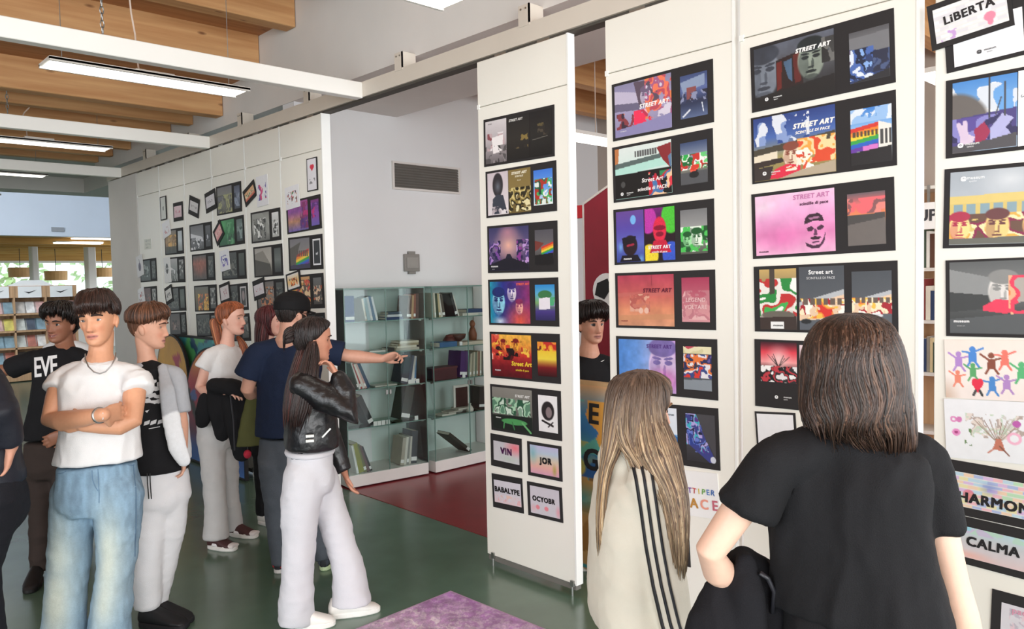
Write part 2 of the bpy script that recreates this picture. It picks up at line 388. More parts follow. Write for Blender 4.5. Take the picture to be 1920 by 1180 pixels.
MB().box(pa[0]-w*0.45, pa[0]+w*0.45, 6.175, 6.2, pa[2]-h-0.025, pa[2]+h+0.025).build('lug', mat('plaque grey', '8a8782', 0.5), t)
MB().box(pa[0]-w*0.75, pa[0]+w*0.75, 6.164, 6.17, pa[2]-h*0.6, pa[2]+h*0.6).build('face_sheet', mat('plaque light', '9a9792', 0.5), t)

# ---------------------------------------------------------------- hanging panels
PX = 3.25
M_edge = mat('white panel edge', 'f4f4f0', 0.4, 0.01)
def panel(y0, y1, label, zsplit=2.87, th=0.05):
    t = thing('display_panel', label, 'panel', (PX+0.04, (y0+y1)/2, 0.06), 'ivory poster panels hanging from the track')
    MB().box(PX, PX+th, y0+0.012, y1, 0.065, zsplit-0.004).build('lower_board', M_panel, t, bevel=0.003)
    MB().box(PX, PX+th, y0+0.012, y1, zsplit, 3.145).build('upper_board', M_panel, t, bevel=0.003)
    MB().box(PX-0.002, PX+th+0.002, y0, y0+0.012, 0.06, 3.147).build('edge_strip', M_edge, t)
    MB().box(PX+0.004, PX+th-0.004, y0+0.01, y1-0.01, 0.03, 0.066).build('bottom_seal', mat('grey brush seal', '6f6c66', 0.8), t)
    for yy in (y0+0.03, y1-0.06):
        mb = MB().tube([(PX-0.006, yy, 0.075), (PX-0.006, yy, 0.0)], 0.006, 8).box(PX-0.012, PX+0.004, yy-0.012, yy+0.012, 0.05, 0.085)
        mb.build('floor_bolt', M_steel, t)
    for yy in (y0+0.2, y1-0.2):
        MB().box(PX+0.012, PX+th-0.01, yy-0.05, yy+0.05, 3.145, 3.17).build('roller_carriage', M_steel, t)
    MB().box(PX-0.006, PX, y1-0.02, y1, zsplit-0.015, zsplit+0.012).build('joint_clip', M_edge, t)
    return t
P1 = panel(2.921, 3.680, 'panel beside the glass cabinets, detached on both sides, four small cards at its foot')
P2 = panel(1.904, 2.660, 'panel carrying the red-tinted poster, behind the person in the beige striped jacket')
P3 = panel(1.112, 1.877, 'panel carrying the pink poster, behind the nearest person in black')
P4 = panel(0.300, 1.057, 'panel at the right edge carrying the tilted LIBERTA card')
ys = [5.545, 6.247, 6.93, 7.67, 8.368, 9.082, 9.80]
PLAB = ['panel next to the niche, with the heart drawing at its top', 'panel second from the niche, behind the person in the black cap', 'panel third from the niche, with the green poster',
        'panel fourth from the niche, behind the person carrying a black jacket', 'panel fifth from the niche, with a thin framed sketch near its top', 'rearmost panel beside the white pier, mostly bare, with a printed notice']
for i in range(6): panel(ys[i]+0.004, ys[i+1]-0.004, PLAB[i], th=0.075)
# ---------------------------------------------------------------- printed pictures (flat print on card): painted into a fine vertex grid
def paint(w, h, ops, seed=0):
    yy, xx = np.mgrid[0:h, 0:w]; X = xx/(w-1.0); Y = yy/(h-1.0); asp = w/h
    im = np.zeros((h, w, 3)) + 0.1
    for k, op in enumerate(ops):
        t = op[0]; sd = seed*31+k
        def blend(m, c):
            nonlocal im
            c = hexc(c) if isinstance(c, str) else c
            im = im*(1-m[..., None]) + c*m[..., None]
        if t == 'g':                                   # vertical gradient
            c = [hexc(q) for q in op[1:]]; n = len(c)-1; s = Y*n; i = np.minimum(s.astype(int), n-1); f = (s-i)[..., None]
            ca = np.array(c); im = ca[i]*(1-f)+ca[i+1]*f
        elif t == 'h':                                 # horizontal gradient
            c = np.array([hexc(q) for q in op[1:]]); n = len(c)-1; s = X*n; i = np.minimum(s.astype(int), n-1); f = (s-i)[..., None]
            im = c[i]*(1-f)+c[i+1]*f
        elif t == 'e':                                 # ellipse: cx cy rx ry colour alpha angle
            a = math.radians(op[7]) if len(op) > 7 else 0
            dx, dy = (X-op[1])*asp, Y-op[2]
            u, v = dx*math.cos(a)+dy*math.sin(a), -dx*math.sin(a)+dy*math.cos(a)
            d = np.sqrt((u/(op[3]*asp))**2+(v/op[4])**2)
            blend(np.clip((1.06-d)/0.12, 0, 1)*(op[6] if len(op) > 6 else 1), op[5])
        elif t == 's':                                 # soft spot
            d = np.sqrt(((X-op[1])/op[3])**2+((Y-op[2])/op[4])**2)
            blend(np.clip(1-d, 0, 1)**1.2*(op[6] if len(op) > 6 else 1), op[5])
        elif t == 'p':                                 # polygon
            P = op[1]; m = np.zeros_like(X, bool); n = len(P)
            for i in range(n):
                (x0, y0), (x1, y1) = P[i], P[(i+1) % n]
                c = ((y0 > Y) != (y1 > Y)) & (X < (x1-x0)*(Y-y0)/(y1-y0+1e-9)+x0); m ^= c
            blend(m.astype(float)*(op[3] if len(op) > 3 else 1), op[2])
        elif t == 'n':                                 # blotches of several colours inside a box: x0 y0 x1 y1 cols scale cover
            m = (X >= op[1]) & (X <= op[3]) & (Y >= op[2]) & (Y <= op[4])
            cols = op[5]; sc = op[6]; cov = op[7] if len(op) > 7 else 1
            q = np.stack([X*sc*asp, Y*sc, X*0], -1)
            q = q+0.6*np.stack([fbm(q*0.8, sd+5), fbm(q*0.8, sd+9), X*0], -1)
            v = fbm(q, sd, 3); v = np.argsort(np.argsort(v.ravel())).reshape(v.shape)/v.size
            idx = np.minimum((fbm(q*0.7+7, sd+3, 2)*1.6-0.3).clip(0, 0.999)*len(cols), len(cols)-1).astype(int)
            ca = np.array([hexc(c) for c in cols])
            mm = (m & (v < cov)).astype(float)[..., None]
            im = im*(1-mm)+ca[idx]*mm
        elif t == 'l':                                 # stroke x0 y0 x1 y1 width colour
            ax, ay, bx, by = op[1]*asp, op[2], op[3]*asp, op[4]; px, py = X*asp, Y
            L = (bx-ax)**2+(by-ay)**2; s = np.clip(((px-ax)*(bx-ax)+(py-ay)*(by-ay))/(L+1e-9), 0, 1)
            d = np.hypot(px-ax-s*(bx-ax), py-ay-s*(by-ay)); blend(np.clip((op[5]-d)/0.006+0.5, 0, 1), op[6])
        elif t == 'f':                                 # painted face: cx cy size dark light (generic, spray stencil)
            cx, cy, s, D, L = op[1:6]
            sub = []
            E = lambda x, y, rx, ry, c, al=1.0, an=0: sub.append(('e', cx+x*s/asp, cy+y*s, rx*s/asp, ry*s, c, al, an))
            E(0, 0, 0.36, 0.5, L); E(-0.2, 0.1, 0.14, 0.34, D, 0.35); E(0, -0.40, 0.36, 0.2, D); E(-0.15, -0.08, 0.10, 0.05, D); E(0.15, -0.08, 0.10, 0.05, D)
            E(-0.15, -0.17, 0.12, 0.03, D, 1, 8); E(0.15, -0.17, 0.12, 0.03, D, 1, -8); E(0.05, 0.1, 0.035, 0.14, D, 0.6); E(0, 0.19, 0.09, 0.03, D, 0.8); E(0, 0.30, 0.15, 0.04, D); E(0, 0.44, 0.2, 0.07, D, 0.5)
            im = paint_on(im, sub)
        elif t == 'v':                                 # grain
            im = np.clip(im*(1+op[1]*(np.random.RandomState(sd).rand(h, w, 1)-0.5)), 0, 1)
        elif t == 'm':                                 # mottling
            f = fbm(np.stack([X*op[2]*asp, Y*op[2], X*0], -1), sd, 3)[..., None]; im = np.clip(im*(1+op[1]*(f-0.5)*2), 0, 1)
        elif t == 'b':                                 # brick courses x0 y0 x1 y1 colours rows
            m = (X >= op[1]) & (X <= op[3]) & (Y >= op[2]) & (Y <= op[4])
            r = np.floor(Y*op[6]); c = np.floor(X*op[6]*asp*0.45+0.5*(r % 2)); hsh = _hash(c.astype(int), r.astype(int), (r*0).astype(int), sd)
            ca = np.array([hexc(q) for q in op[5]]); idx = (hsh*0.999*len(ca)).astype(int)
            jl = ((Y*op[6]) % 1 < 0.16); mm = m[..., None].astype(float)*0.9
            cc = np.where(jl[..., None], np.array([0.9, 0.9, 0.88]), ca[idx]); im = im*(1-mm)+cc*mm
        elif t == 'w':                                 # row of tall windows / columns: x0 y0 x1 y1 n colour
            m = (X >= op[1]) & (X <= op[3]) & (Y >= op[2]) & (Y <= op[4])
            s = ((X-op[1])/(op[3]-op[1])*op[5]) % 1; blend((m & (s > 0.3)).astype(float), op[6])
        elif t == 'c':                                 # desaturate by an amount
            g = im.mean(-1, keepdims=True); im = im*(1-op[1])+g*op[1]
        elif t == 'x':                                 # multiply
            im = im*hexc(op[1])
    return np.clip(im, 0, 1)
def paint_on(im, ops):
    h, w, _ = im.shape; yy, xx = np.mgrid[0:h, 0:w]; X = xx/(w-1.0); Y = yy/(h-1.0); asp = w/h
    for op in ops:
        a = math.radians(op[7]); dx, dy = (X-op[1])*asp, Y-op[2]
        u, v = dx*math.cos(a)+dy*math.sin(a), -dx*math.sin(a)+dy*math.cos(a)
        d = np.sqrt((u/(op[3]*asp))**2+(v/op[4])**2); m = (np.clip((1.06-d)/0.12, 0, 1)*op[6])[..., None]
        im = im*(1-m)+hexc(op[5])*m
    return im

M_print = mat_vcol('printed paper', 0.45, 0.02, 30)
M_card = mat('black card', '232021', 0.7, 0.05, 20)
M_paper = mat('white paper', 'f2f1ef', 0.7, 0.015, 10)
def grid_mesh(name, im, u0, u1, v0, v1, d):
    """a printed sheet: u to the picture's right, v up, d above the board"""
    h, w, _ = im.shape
    uu, vv = np.meshgrid(np.linspace(u0, u1, w), np.linspace(v1, v0, h))
    co = np.stack([uu, vv, np.full_like(uu, d)], -1).reshape(-1, 3)
    i = (np.arange(h-1)[:, None]*w+np.arange(w-1)[None]).ravel()
    f = np.stack([i, i+w, i+w+1, i+1], -1)
    me = bpy.data.meshes.new(name)
    me.vertices.add(len(co)); me.vertices.foreach_set('co', co.ravel())
    me.loops.add(f.size); me.loops.foreach_set('vertex_index', f.ravel())
    me.polygons.add(len(f)); me.polygons.foreach_set('loop_start', np.arange(len(f))*4)
    me.update(calc_edges=True)
    a = me.color_attributes.new('Col', 'FLOAT_COLOR', 'POINT')
    a.data.foreach_set('color', np.concatenate([s2l(im.reshape(-1, 3)), np.ones((len(co), 1))], 1).ravel().astype(np.float32))
    me.materials.append(M_print)
    return me

def board_frame(quad, axis=0, val=PX-0.0005, lift=0.0):
    """centre, size and tilt of a sheet on the panel plane from its four seen corners TL TR BR BL"""
    P = [on_plane(x, y, axis, val) for x, y in quad]
    c = sum(P)/4
    if axis == 0: U = np.array([0, -1.0, 0]); N = np.array([-1.0, 0, 0])
    else: U = np.array([1.0, 0, 0]); N = np.array([0, -1.0, 0])
    e = (P[1]-P[0]+P[2]-P[3])/2; s = (P[0]-P[3]+P[1]-P[2])/2
    a = math.atan2(e[2], e@U); w = np.linalg.norm(e); h = np.linalg.norm(s)
    return c+N*lift, w, h, a, U, N
def sheet_matrix(c, a, U, N):
    V = np.array([0, 0, 1.0]); u = U*math.cos(a)+V*math.sin(a); v = -U*math.sin(a)+V*math.cos(a)
    m = Matrix.Identity(4)
    for i in range(3): m[i][0], m[i][1], m[i][2], m[i][3] = u[i], v[i], N[i], c[i]
    return m
INK = {}
def ink(h):
    return mat('ink '+h, h, 0.5, 0.02, 20)
def child_mesh(me, name, root, mx, m=None):
    if m is not None: me.materials.clear(); me.materials.append(m)
    o = bpy.data.objects.new(name, me); COL.objects.link(o); o.parent = root; return o
NP = 0
def poster(quad, label, card=None, pics=(), texts=(), name='poster', cat='poster', group=None, lift=0.0, res=1.0, tilt=None, vals=PX-0.0005):
    """backing card with one picture grid per entry: (u0,v0,u1,v1 in 0..1 from the top left, ops); lettering as thin shapes on the print"""
    global NP; NP += 1
    c, w, h, a, U, N = board_frame(quad, 0, vals, lift)
    if tilt is not None: a = math.radians(tilt)
    root = bpy.data.objects.new(name, None); root.empty_display_size = 0.1; COL.objects.link(root); root.matrix_world = sheet_matrix(c, a, U, N)
    tag(root, label, cat, group)
    t = 0.004
    cm = MB().box(-w/2, w/2, -h/2, h/2, 0, t)
    me = bpy.data.meshes.new('card'); me.from_pydata(cm.v, [], cm.f); me.update()
    child_mesh(me, 'backing_card', root, None, M_card if card is None else card)
    for k, (u0, v0, u1, v1, ops) in enumerate(pics):
        pw, ph = (u1-u0)*w, (v1-v0)*h
        n = max(14, int(pw*330*res)); m_ = max(12, int(ph*330*res))
        im = paint(n, m_, ops, NP*3+k)
        child_mesh(grid_mesh('picture', im, -w/2+u0*w, -w/2+u1*w, h/2-v1*h, h/2-v0*h, t+0.0012), 'picture', root, None)
    for tx in texts:
        s, u, v, size, colr = tx[:5]; shear = tx[5] if len(tx) > 5 else 0; off = tx[6] if len(tx) > 6 else 0.0; rot = tx[7] if len(tx) > 7 else 0
        tm = text_mesh(s, size*h, shear, off*size*h, 1.0+off*2.5)
        R = Matrix.Translation((-w/2+u*w, h/2-v*h, t+0.0026)) @ Matrix.Rotation(math.radians(rot), 4, 'Z')
        tm.transform(R)
        child_mesh(tm, 'lettering', root, None, ink(colr))
    return root
def logo(u, v, s=0.045, col='f0f0f0'):
    return [('O', u, v, s*1.25, col, 0, 0.06), ('o', u, v, s*0.6, col, 0, 0.05), ('museum', u+0.085, v-0.012, s*0.7, col, 0, 0.02), ('spazio', u+0.07, v+0.022, s*0.5, col)]
def Q(xl, ylt, ylb, xr, yrt, yrb):
    return [(xl, ylt), (xr, yrt), (xr, yrb), (xl, ylb)]
def std(main, small, extra=(), mx=0.615, s=(0.70, 0.16, 0.95, 0.86), m=(0.03, 0.05, None, 0.955)):
    return [(m[0], m[1], mx, m[3], main)] + ([(s[0], s[1], s[2], s[3], small)] if small else []) + list(extra)
FIRE = ['d8332a', 'e8843a', 'f3c04b', 'f7e7c4', 'a81f2c', 'fdf6ea']
GREENS = ['2fae4e', 'e8f4e4', '1d6a37', 'c8342d', 'f4f4ee', '6ad07a']
BLUES = ['2c3f8e', '6a7fd0', '141a3a', 'b4a6e0', '3fb0c4', '5a2f86']
RAIN = ['d6392f', 'ee8a30', 'f2d13c', '3aa54a', '2f63c4', '6a3aa0']
def rainbow_wall(x0, x1, y0, y1, sl=0.0):
    n = 6; return [('p', [(x0, y0+sl+(y1-y0)*i/n), (x1, y0+(y1-y0)*i/n), (x1, y0+(y1-y0)*(i+1)/n), (x0, y0+sl+(y1-y0)*(i+1)/n)], c) for i, c in enumerate(RAIN)]

G1, G2, G3, G4 = 'posters on the panel beside the glass cabinets', 'posters behind the beige jacket', 'posters behind the black T-shirt', 'posters and cards on the right-hand panel'
# --- panel beside the cabinets
poster(Q(908,227,312,1040,194,295), 'dark triptych poster at the top of the panel beside the glass cabinets', pics=[
  (0.03,0.06,0.345,0.95,[('g','d8d2d4','b9b0b4','6d676a'),('n',0.1,0.3,0.9,0.7,['e8e2e4','c3a9ad','8c4a50'],5,0.6),('p',[(0.3,0.4),(0.85,0.36),(0.8,0.75),(0.36,0.78)],'f2ecec'),('n',0.0,0.6,1,1,['565254','8b8486','3c393a'],7,0.5)]),
  (0.35,0.06,0.67,0.95,[('g','1f1e20','2a2724','151415'),('n',0.35,0.4,0.95,0.75,['5f5238','2a2622','84703c'],9,0.5)]),
  (0.68,0.06,0.97,0.95,[('g','19191c','242322','121213'),('n',0.3,0.25,0.95,0.55,['4a4238','2a2724','5d5236'],9,0.45),('l',0.1,0.62,0.8,0.58,0.006,'77746c')])],
  texts=[('STREET ART', 0.48,0.14,0.07,'e8e6e2',0.2,0.03), ('street', 0.1,0.12,0.05,'5a5658')], group=G1)
poster(Q(912,323,409,1044,300,396), 'poster of a dark bust, a sepia crowd and a green mural, second beside the cabinets', pics=[
  (0.03,0.05,0.34,0.955,[('g','cfc3ca','d9ced2','e4dcde'),('e',0.5,0.3,0.25,0.28,'2e2a30'),('p',[(0.2,0.98),(0.25,0.62),(0.45,0.52),(0.75,0.55),(0.95,0.98)],'3a3f4c'),('s',0.5,0.34,0.2,0.2,'6d7480'),('n',0.1,0.8,0.95,0.98,['e9e2e4','c0b6bb','8b8087'],8,0.5)]),
  (0.345,0.05,0.66,0.955,[('g','84703f','8a7544','6d5a2f'),('n',0,0.42,1,0.97,['2e2818','d8c684','8e7a3f','1d1a10','eadfae'],9,0.9)]),
  (0.70,0.14,0.955,0.85,[('g','3f78d8','6aa2ea','e8f2f0'),('n',0.05,0.25,0.95,0.98,['f2f4f0','49b266','b23428','2e6a4a','e8efe8'],6,0.85),('p',[(0.25,0.7),(0.3,0.2),(0.42,0.7)],'1f4a3a')])],
  texts=[('STREET ART', 0.5,0.13,0.075,'f6f0da',0.2,0.05), ('SCINTILLE', 0.5,0.2,0.05,'f6f0da',0.15,0.03), ('di pace', 0.5,0.28,0.04,'f6f0da',0.2)], group=G1)
poster(Q(915,425,512,1046,413,510), 'poster of a glowing violet vanishing street, third beside the cabinets',
  pics=std([('g','3c3a66','6a5a86','2a2440'),('s',0.5,0.42,0.45,0.5,'f2b8a4',1),('s',0.48,0.12,0.3,0.25,'c88a9a',0.8),('n',0,0.3,0.3,0.85,['7a4a9a','2a2450','b48ad0','4c3a7a'],11,0.7),('n',0.7,0.3,1,0.85,['8a3a8e','2a2450','c49ad8','4c3a7a'],11,0.7),('p',[(0.3,1),(0.46,0.62),(0.54,0.62),(0.75,1)],'201d30'),('p',[(0,1),(0,0.86),(0.4,0.72),(0.6,0.72),(1,0.86),(1,1)],'1b1927')],
            [('g','55525a','6d6a6c','2a2826')]+rainbow_wall(0.35,1.0,0.35,0.68,0.14)+[('p',[(0,0.72),(1,0.66),(1,1),(0,1)],'1c1a1c'),('p',[(0,0.3),(0.5,0.38),(0.2,0.55),(0,0.6)],'7a3a34')]),
  texts=[('museum', 0.11,0.86,0.06,'eeeeee',0,0.03), ('street', 0.09,0.92,0.035,'cccccc')], group=G1)
poster(Q(917,525,609,1048,520,613), 'poster of three painted faces in blue and magenta, fourth beside the cabinets',
  pics=std([('h','1f9ab4','2a2f86','5a2f7a','8a2f6a'),('s',0.75,0.95,0.5,0.55,'f0604a',1),('f',0.22,0.5,0.62,'1c2a6a','8fd0e6'),('f',0.56,0.28,0.42,'3a2a7a','e8dfe8'),('f',0.74,0.62,0.34,'8a2a5a','f2b0a0'),('s',0.25,0.95,0.25,0.15,'e8f0f4',0.9),('m',0.15,12)],
            [('g','2f8ad0','5fb0d8','7fae6a','4a3a86','2f2a5a'),('e',0.5,0.28,0.35,0.12,'3f7a4a'),('n',0,0.35,1,0.6,['e8e0ea','9a86c0','4fae7a'],6,0.5),('p',[(0.2,0.38),(0.75,0.36),(0.75,0.68),(0.2,0.7)],'eee8f0')],s=(0.69,0.14,0.955,0.88)),
  texts=[('STREET ART', 0.52,0.12,0.065,'f06a5a',0.2,0.05)], group=G1)
poster(Q(920,622,708,1051,627,720), 'red and yellow poster of burning figures, fifth beside the cabinets',
  pics=std([('g','f2b84a','e89a3a','c0342f','7a1520','5a1018'),('n',0,0,0.2,0.6,['f2d0c8','e8604a','c0342f'],7,0.8),('n',0.1,0.15,0.95,0.5,['7a1a1c','f2c04a','c83a2a','2a1012'],8,0.6),('n',0.3,0.32,0.65,0.6,['1e1012','5a1016'],6,0.65),('f',0.62,0.25,0.28,'7a1a1c','f2b03a'),('f',0.3,0.25,0.25,'7a1a1c','f0903a'),('m',0.15,14)],
            [('g','f0a030','f2c83a','f2d84a','7a1a20','3a0f14'),('n',0,0.0,1,0.25,['7a2a1a','f0903a','c8342a'],7,0.6)],s=(0.70,0.17,0.955,0.87)),
  texts=[('Street Art', 0.47,0.66,0.13,'f4d23c',0.15,0.04), ('scintille di pace', 0.48,0.79,0.06,'f4d23c',0.1,0.02), ('museum', 0.12,0.82,0.05,'eeeeee',0,0.03)], group=G1)
poster(Q(921,720,806,1053,734,827), 'grey poster of green wall lettering and a green arm, sixth beside the cabinets',
  pics=std([('g','8a8780','77756e','2c2e2a'),('n',0,0.25,0.95,0.62,['5f8a70','a8d0b0','2e5a42','cfe0d0','86a890'],7,0.9),('p',[(0,0.66),(1,0.62),(1,1),(0,1)],'1f2420'),('e',0.55,0.78,0.32,0.07,'4f9a5a'),('l',0.3,0.8,0.28,0.95,0.02,'4f9a5a'),('l',0.5,0.8,0.55,0.95,0.02,'3f7a4a'),('l',0.75,0.78,0.95,0.98,0.025,'6ab070')],
            [('g','f2f0f0','eceaea'),('e',0.5,0.42,0.33,0.26,'2a2426'),('e',0.55,0.46,0.16,0.15,'8a7a7c'),('l',0.2,0.7,0.75,0.82,0.03,'2a2426'),('l',0.75,0.72,0.5,0.86,0.02,'3a3436')],s=(0.70,0.12,0.955,0.86)),
  texts=[('STREET ART', 0.48,0.2,0.075,'f2f2ee',0.1,0.03), ('museum', 0.12,0.7,0.045,'f2f2ee',0,0.03)], group=G1)
GC = 'small lettered cards at the foot of the panel'
def wordcard(quad, label, word, bg, size=0.3, pos=(0.5, 0.5), m=(0.09, 0.16, 0.93, 0.84), group=None, lift=0.0, col='171316', rot=0, off=0.035, tilt=None, shear=0, extra=()):
    return poster(quad, label, pics=[m+(bg,)], texts=[(word, pos[0], pos[1], size, col, shear, off, rot)]+list(extra), name='word_card', cat='card', group=group, lift=lift, tilt=tilt)
wordcard(Q(921,813,872,979,823,886), 'small card lettered in purple on grey, upper left of the four foot cards', 'VIN', [('g','c9c6cc','cfcdd0'),('s',0.85,0.2,0.5,0.55,'f07a86',1),('s',0.6,0.8,0.5,0.3,'b8c8b8',0.7)], 0.27, (0.52,0.48), (0.1,0.2,0.93,0.8), GC, col='4a1a4a', off=0.07)
wordcard(Q(990,827,891,1054,838,903), 'small card on a blue and pink washed landscape, upper right of the four foot cards', 'JOR', [('g','c4bede','b8c8d8','d8c8b0','e8b0a4','d8a0b8'),('s',0.1,0.3,0.2,0.5,'7ab0b8',0.8),('s',0.85,0.8,0.1,0.3,'a8a04a',0.9)], 0.24, (0.55,0.5), (0.09,0.08,0.92,0.9), GC, off=0.07)
wordcard(Q(924,888,950,981,898,963), 'small card with long black lettering on white, lower left of the four foot cards', 'BABALYPE', [('g','d9d4dc','d4d0d8','e4ccd0'),('n',0,0.62,1,0.95,['e8b4b8','d9d4dc','e8c4b8'],8,0.4)], 0.21, (0.5,0.44), (0.07,0.17,0.95,0.83), GC, off=0.055)
wordcard(Q(990,903,965,1055,915,981), 'small card with wavy black lettering above pink hearts, lower right of the four foot cards', 'OCYOBR', [('g','cfcad2','d2cdd4'),('e',0.25,0.75,0.07,0.08,'e88a94'),('e',0.55,0.75,0.07,0.08,'e88a94'),('s',0.95,0.8,0.12,0.3,'e89aa8',0.9),('s',0.1,0.8,0.14,0.2,'e8b0b8',0.8)], 0.2, (0.48,0.46), (0.09,0.1,0.93,0.9), GC, off=0.055)

# --- second panel
poster(Q(1149,160,265,1338,109,230), 'poster of a pink mural under a concrete roof, topmost behind the beige jacket',
  pics=std([('g','8a86a8','a49cc0','8f88a8'),('p',[(0,0.1),(0.55,0.25),(0.5,0.42),(0,0.35)],'c0b8d0'),('p',[(0,0.35),(0.5,0.42),(0.45,0.55),(0,0.5)],'6a6480'),('p',[(0.35,0.0),(0.75,0.05),(0.8,0.45),(0.45,0.5)],'5a4a5c'),('f',0.56,0.32,0.34,'6a5a78','d8cce0'),('n',0.55,0.0,1,0.75,['e8804a','c04a5c','f07a5a','a85a86','d8d0e0'],7,0.7),('n',0.35,0.55,0.75,0.85,['f0305a','c0304f','f2b0c0'],5,0.75),('n',0.03,0.55,0.35,0.85,['e07a4a','3a2a3c','8a3a44'],10,0.6),('p',[(0,0.86),(0.7,0.78),(1,0.72),(1,1),(0,1)],'8d88b4')],
            [('g','3a4a78','5a6aa0','27304f','5a6a90'),('p',[(0.0,0.15),(0.9,0.05),(0.9,0.3),(0.1,0.4)],'8a9ab8'),('n',0.25,0.3,0.6,0.6,['c0583a','3a2a3a','8a4a4a'],7,0.8),('n',0,0.4,1,0.65,['2a2f4a','8a90b0','1c2036'],7,0.6),('l',0.1,0.95,0.35,0.82,0.02,'dfe4ee'),('l',0.8,0.7,0.85,0.9,0.012,'dfe4ee')]),
  texts=[('STREET ART', 0.44,0.5,0.10,'f6f2f2',0.2,0.05), ('museum', 0.12,0.86,0.04,'eeeeee')], group=G2)
poster(Q(1150,278,380,1338,239,357), 'poster of a mint ledge above black with a red motif, second behind the beige jacket',
  pics=std([('g','dfe8e4','cfe4de','a8d0c8'),('p',[(0,0),(0.08,0),(0.05,0.42),(0,0.45)],'c07a4a'),('p',[(0,0.3),(0.85,0.22),(0.9,0.3),(0,0.4)],'5a6a68'),('p',[(0,0.4),(0.9,0.3),(0.95,0.45),(0,0.55)],'b4e0d4'),('w',0.35,0.1,0.75,0.22,9,'5a5a5c'),('p',[(0.75,0.1),(1,0.05),(1,0.55),(0.85,0.35)],'8a2a30'),('p',[(0.94,0.3),(1,0.25),(1,0.7)],'5a7aa0'),('p',[(0,0.52),(1,0.5),(1,1),(0,1)],'161415'),('n',0.6,0.55,1,1,['e03a4a','f2c8a0','4a7ab0','c02a3a','2e8a5a'],5,0.7),('e',0.14,0.72,0.04,0.06,'4a4a4a')],
            [('g','3a4a70','8a94a8','77786f','4a4a4a'),('n',0,0.28,1,0.66,GREENS,8,0.95),('n',0.3,0.55,0.7,0.72,['d8402f','f0604a','2a2a2a'],7,0.8),('p',[(0,0.72),(1,0.7),(1,1),(0,1)],'55565a'),('e',0.5,0.78,0.18,0.08,'202022')]),
  texts=[('Street Art', 0.42,0.68,0.1,'f6f0ee',0.1,0.03), ('scintille di PACE', 0.415,0.83,0.085,'f6f0ee',0.1,0.03)]+logo(0.1,0.87,0.06), group=G2)
poster(Q(1152,394,497,1340,372,488), 'poster of a hatted shadow and a red head, third behind the beige jacket', pics=[
  (0.03,0.05,0.325,0.96,[('g','6a4a98','5a4aa8','5f6ac0','3a4a9a'),('e',0.62,0.18,0.1,0.09,'7ab8f0'),('s',0.15,0.7,0.12,0.14,'7ab8e8',0.9),('s',0.9,0.95,0.14,0.12,'7ab8e8',0.9),('e',0.5,0.68,0.26,0.2,'2a1a22'),('p',[(0.2,0.52),(0.72,0.5),(0.66,0.66),(0.24,0.68)],'1c1620'),('p',[(0.1,1),(0.2,0.86),(0.75,0.86),(0.9,1)],'1a1420'),('l',0.4,0.68,0.62,0.66,0.02,'a82a44')]),
  (0.335,0.05,0.635,0.96,[('g','7a1f7a','2a1220','1c1016'),('e',0.12,0.22,0.28,0.26,'c03aa8'),('e',0.88,0.2,0.32,0.3,'4fc43a'),('e',0.15,0.9,0.3,0.22,'f0d83a'),('e',0.88,0.9,0.3,0.25,'3a5ac8'),('e',0.5,0.42,0.22,0.25,'e02a4a'),('p',[(0.15,0.85),(0.3,0.62),(0.7,0.62),(0.88,0.85)],'c8203f'),('e',0.5,0.38,0.2,0.05,'8a1030'),('e',0.5,0.5,0.13,0.05,'8a1030'),('v',0.15)]),
  (0.69,0.14,0.94,0.88,[('g','77787a','a4a4a2','56574f'),('n',0,0.38,1,0.95,['1f5a2c','4fc45a','e8f4e4','123a1c'],6,0.9),('f',0.6,0.65,0.4,'1f5a2c','e8f4e4'),('f',0.25,0.68,0.32,'1f5a2c','9fe0a4')])],
  texts=[('STREET ART', 0.48,0.73,0.08,'f4f0f2',0.1,0.04), ('scintille di pace', 0.48,0.81,0.05,'f4f0f2',0.1,0.02), ('museum', 0.15,0.9,0.05,'ffffff',0,0.03)], group=G2)
poster(Q(1155,513,614,1342,505,620), 'red-tinted photo poster, fourth behind the beige jacket',
  pics=std([('g','b8445a','c05a5a','d88a68','d89a78'),('h','a83a52','c0584f','d8845a') if False else ('m',0.12,5),('p',[(0,0.35),(1,0.3),(1,0.4),(0,0.42)],'c87068',0.6),('n',0.22,0.38,0.58,0.72,['e0a890','b86058','c87868'],9,0.6),('e',0.42,0.7,0.04,0.06,'ecc0ac'),('e',0.52,0.7,0.04,0.06,'ecc0ac'),('p',[(0,0.8),(1,0.76),(1,0.86),(0,0.9)],'c89068',0.6),('l',0.62,0.02,0.62,0.2,0.012,'9a3a48')],
            [('g','a83a58','c06a78','d89aa0'),('n',0,0.3,1,0.95,['e4b4b4','c07a84','d49498'],7,0.6)],s=(0.69,0.12,0.95,0.87)),
  texts=[('STREET ART', 0.445,0.33,0.1,'6a1f34',0.2,0.05), ('LEGEND', 0.82,0.5,0.1,'e8c4c4',0.1,0.02), ('VOLTARE', 0.82,0.62,0.1,'e8c4c4',0.1,0.02), ('museum', 0.1,0.87,0.045,'8a2a3a')], group=G2)
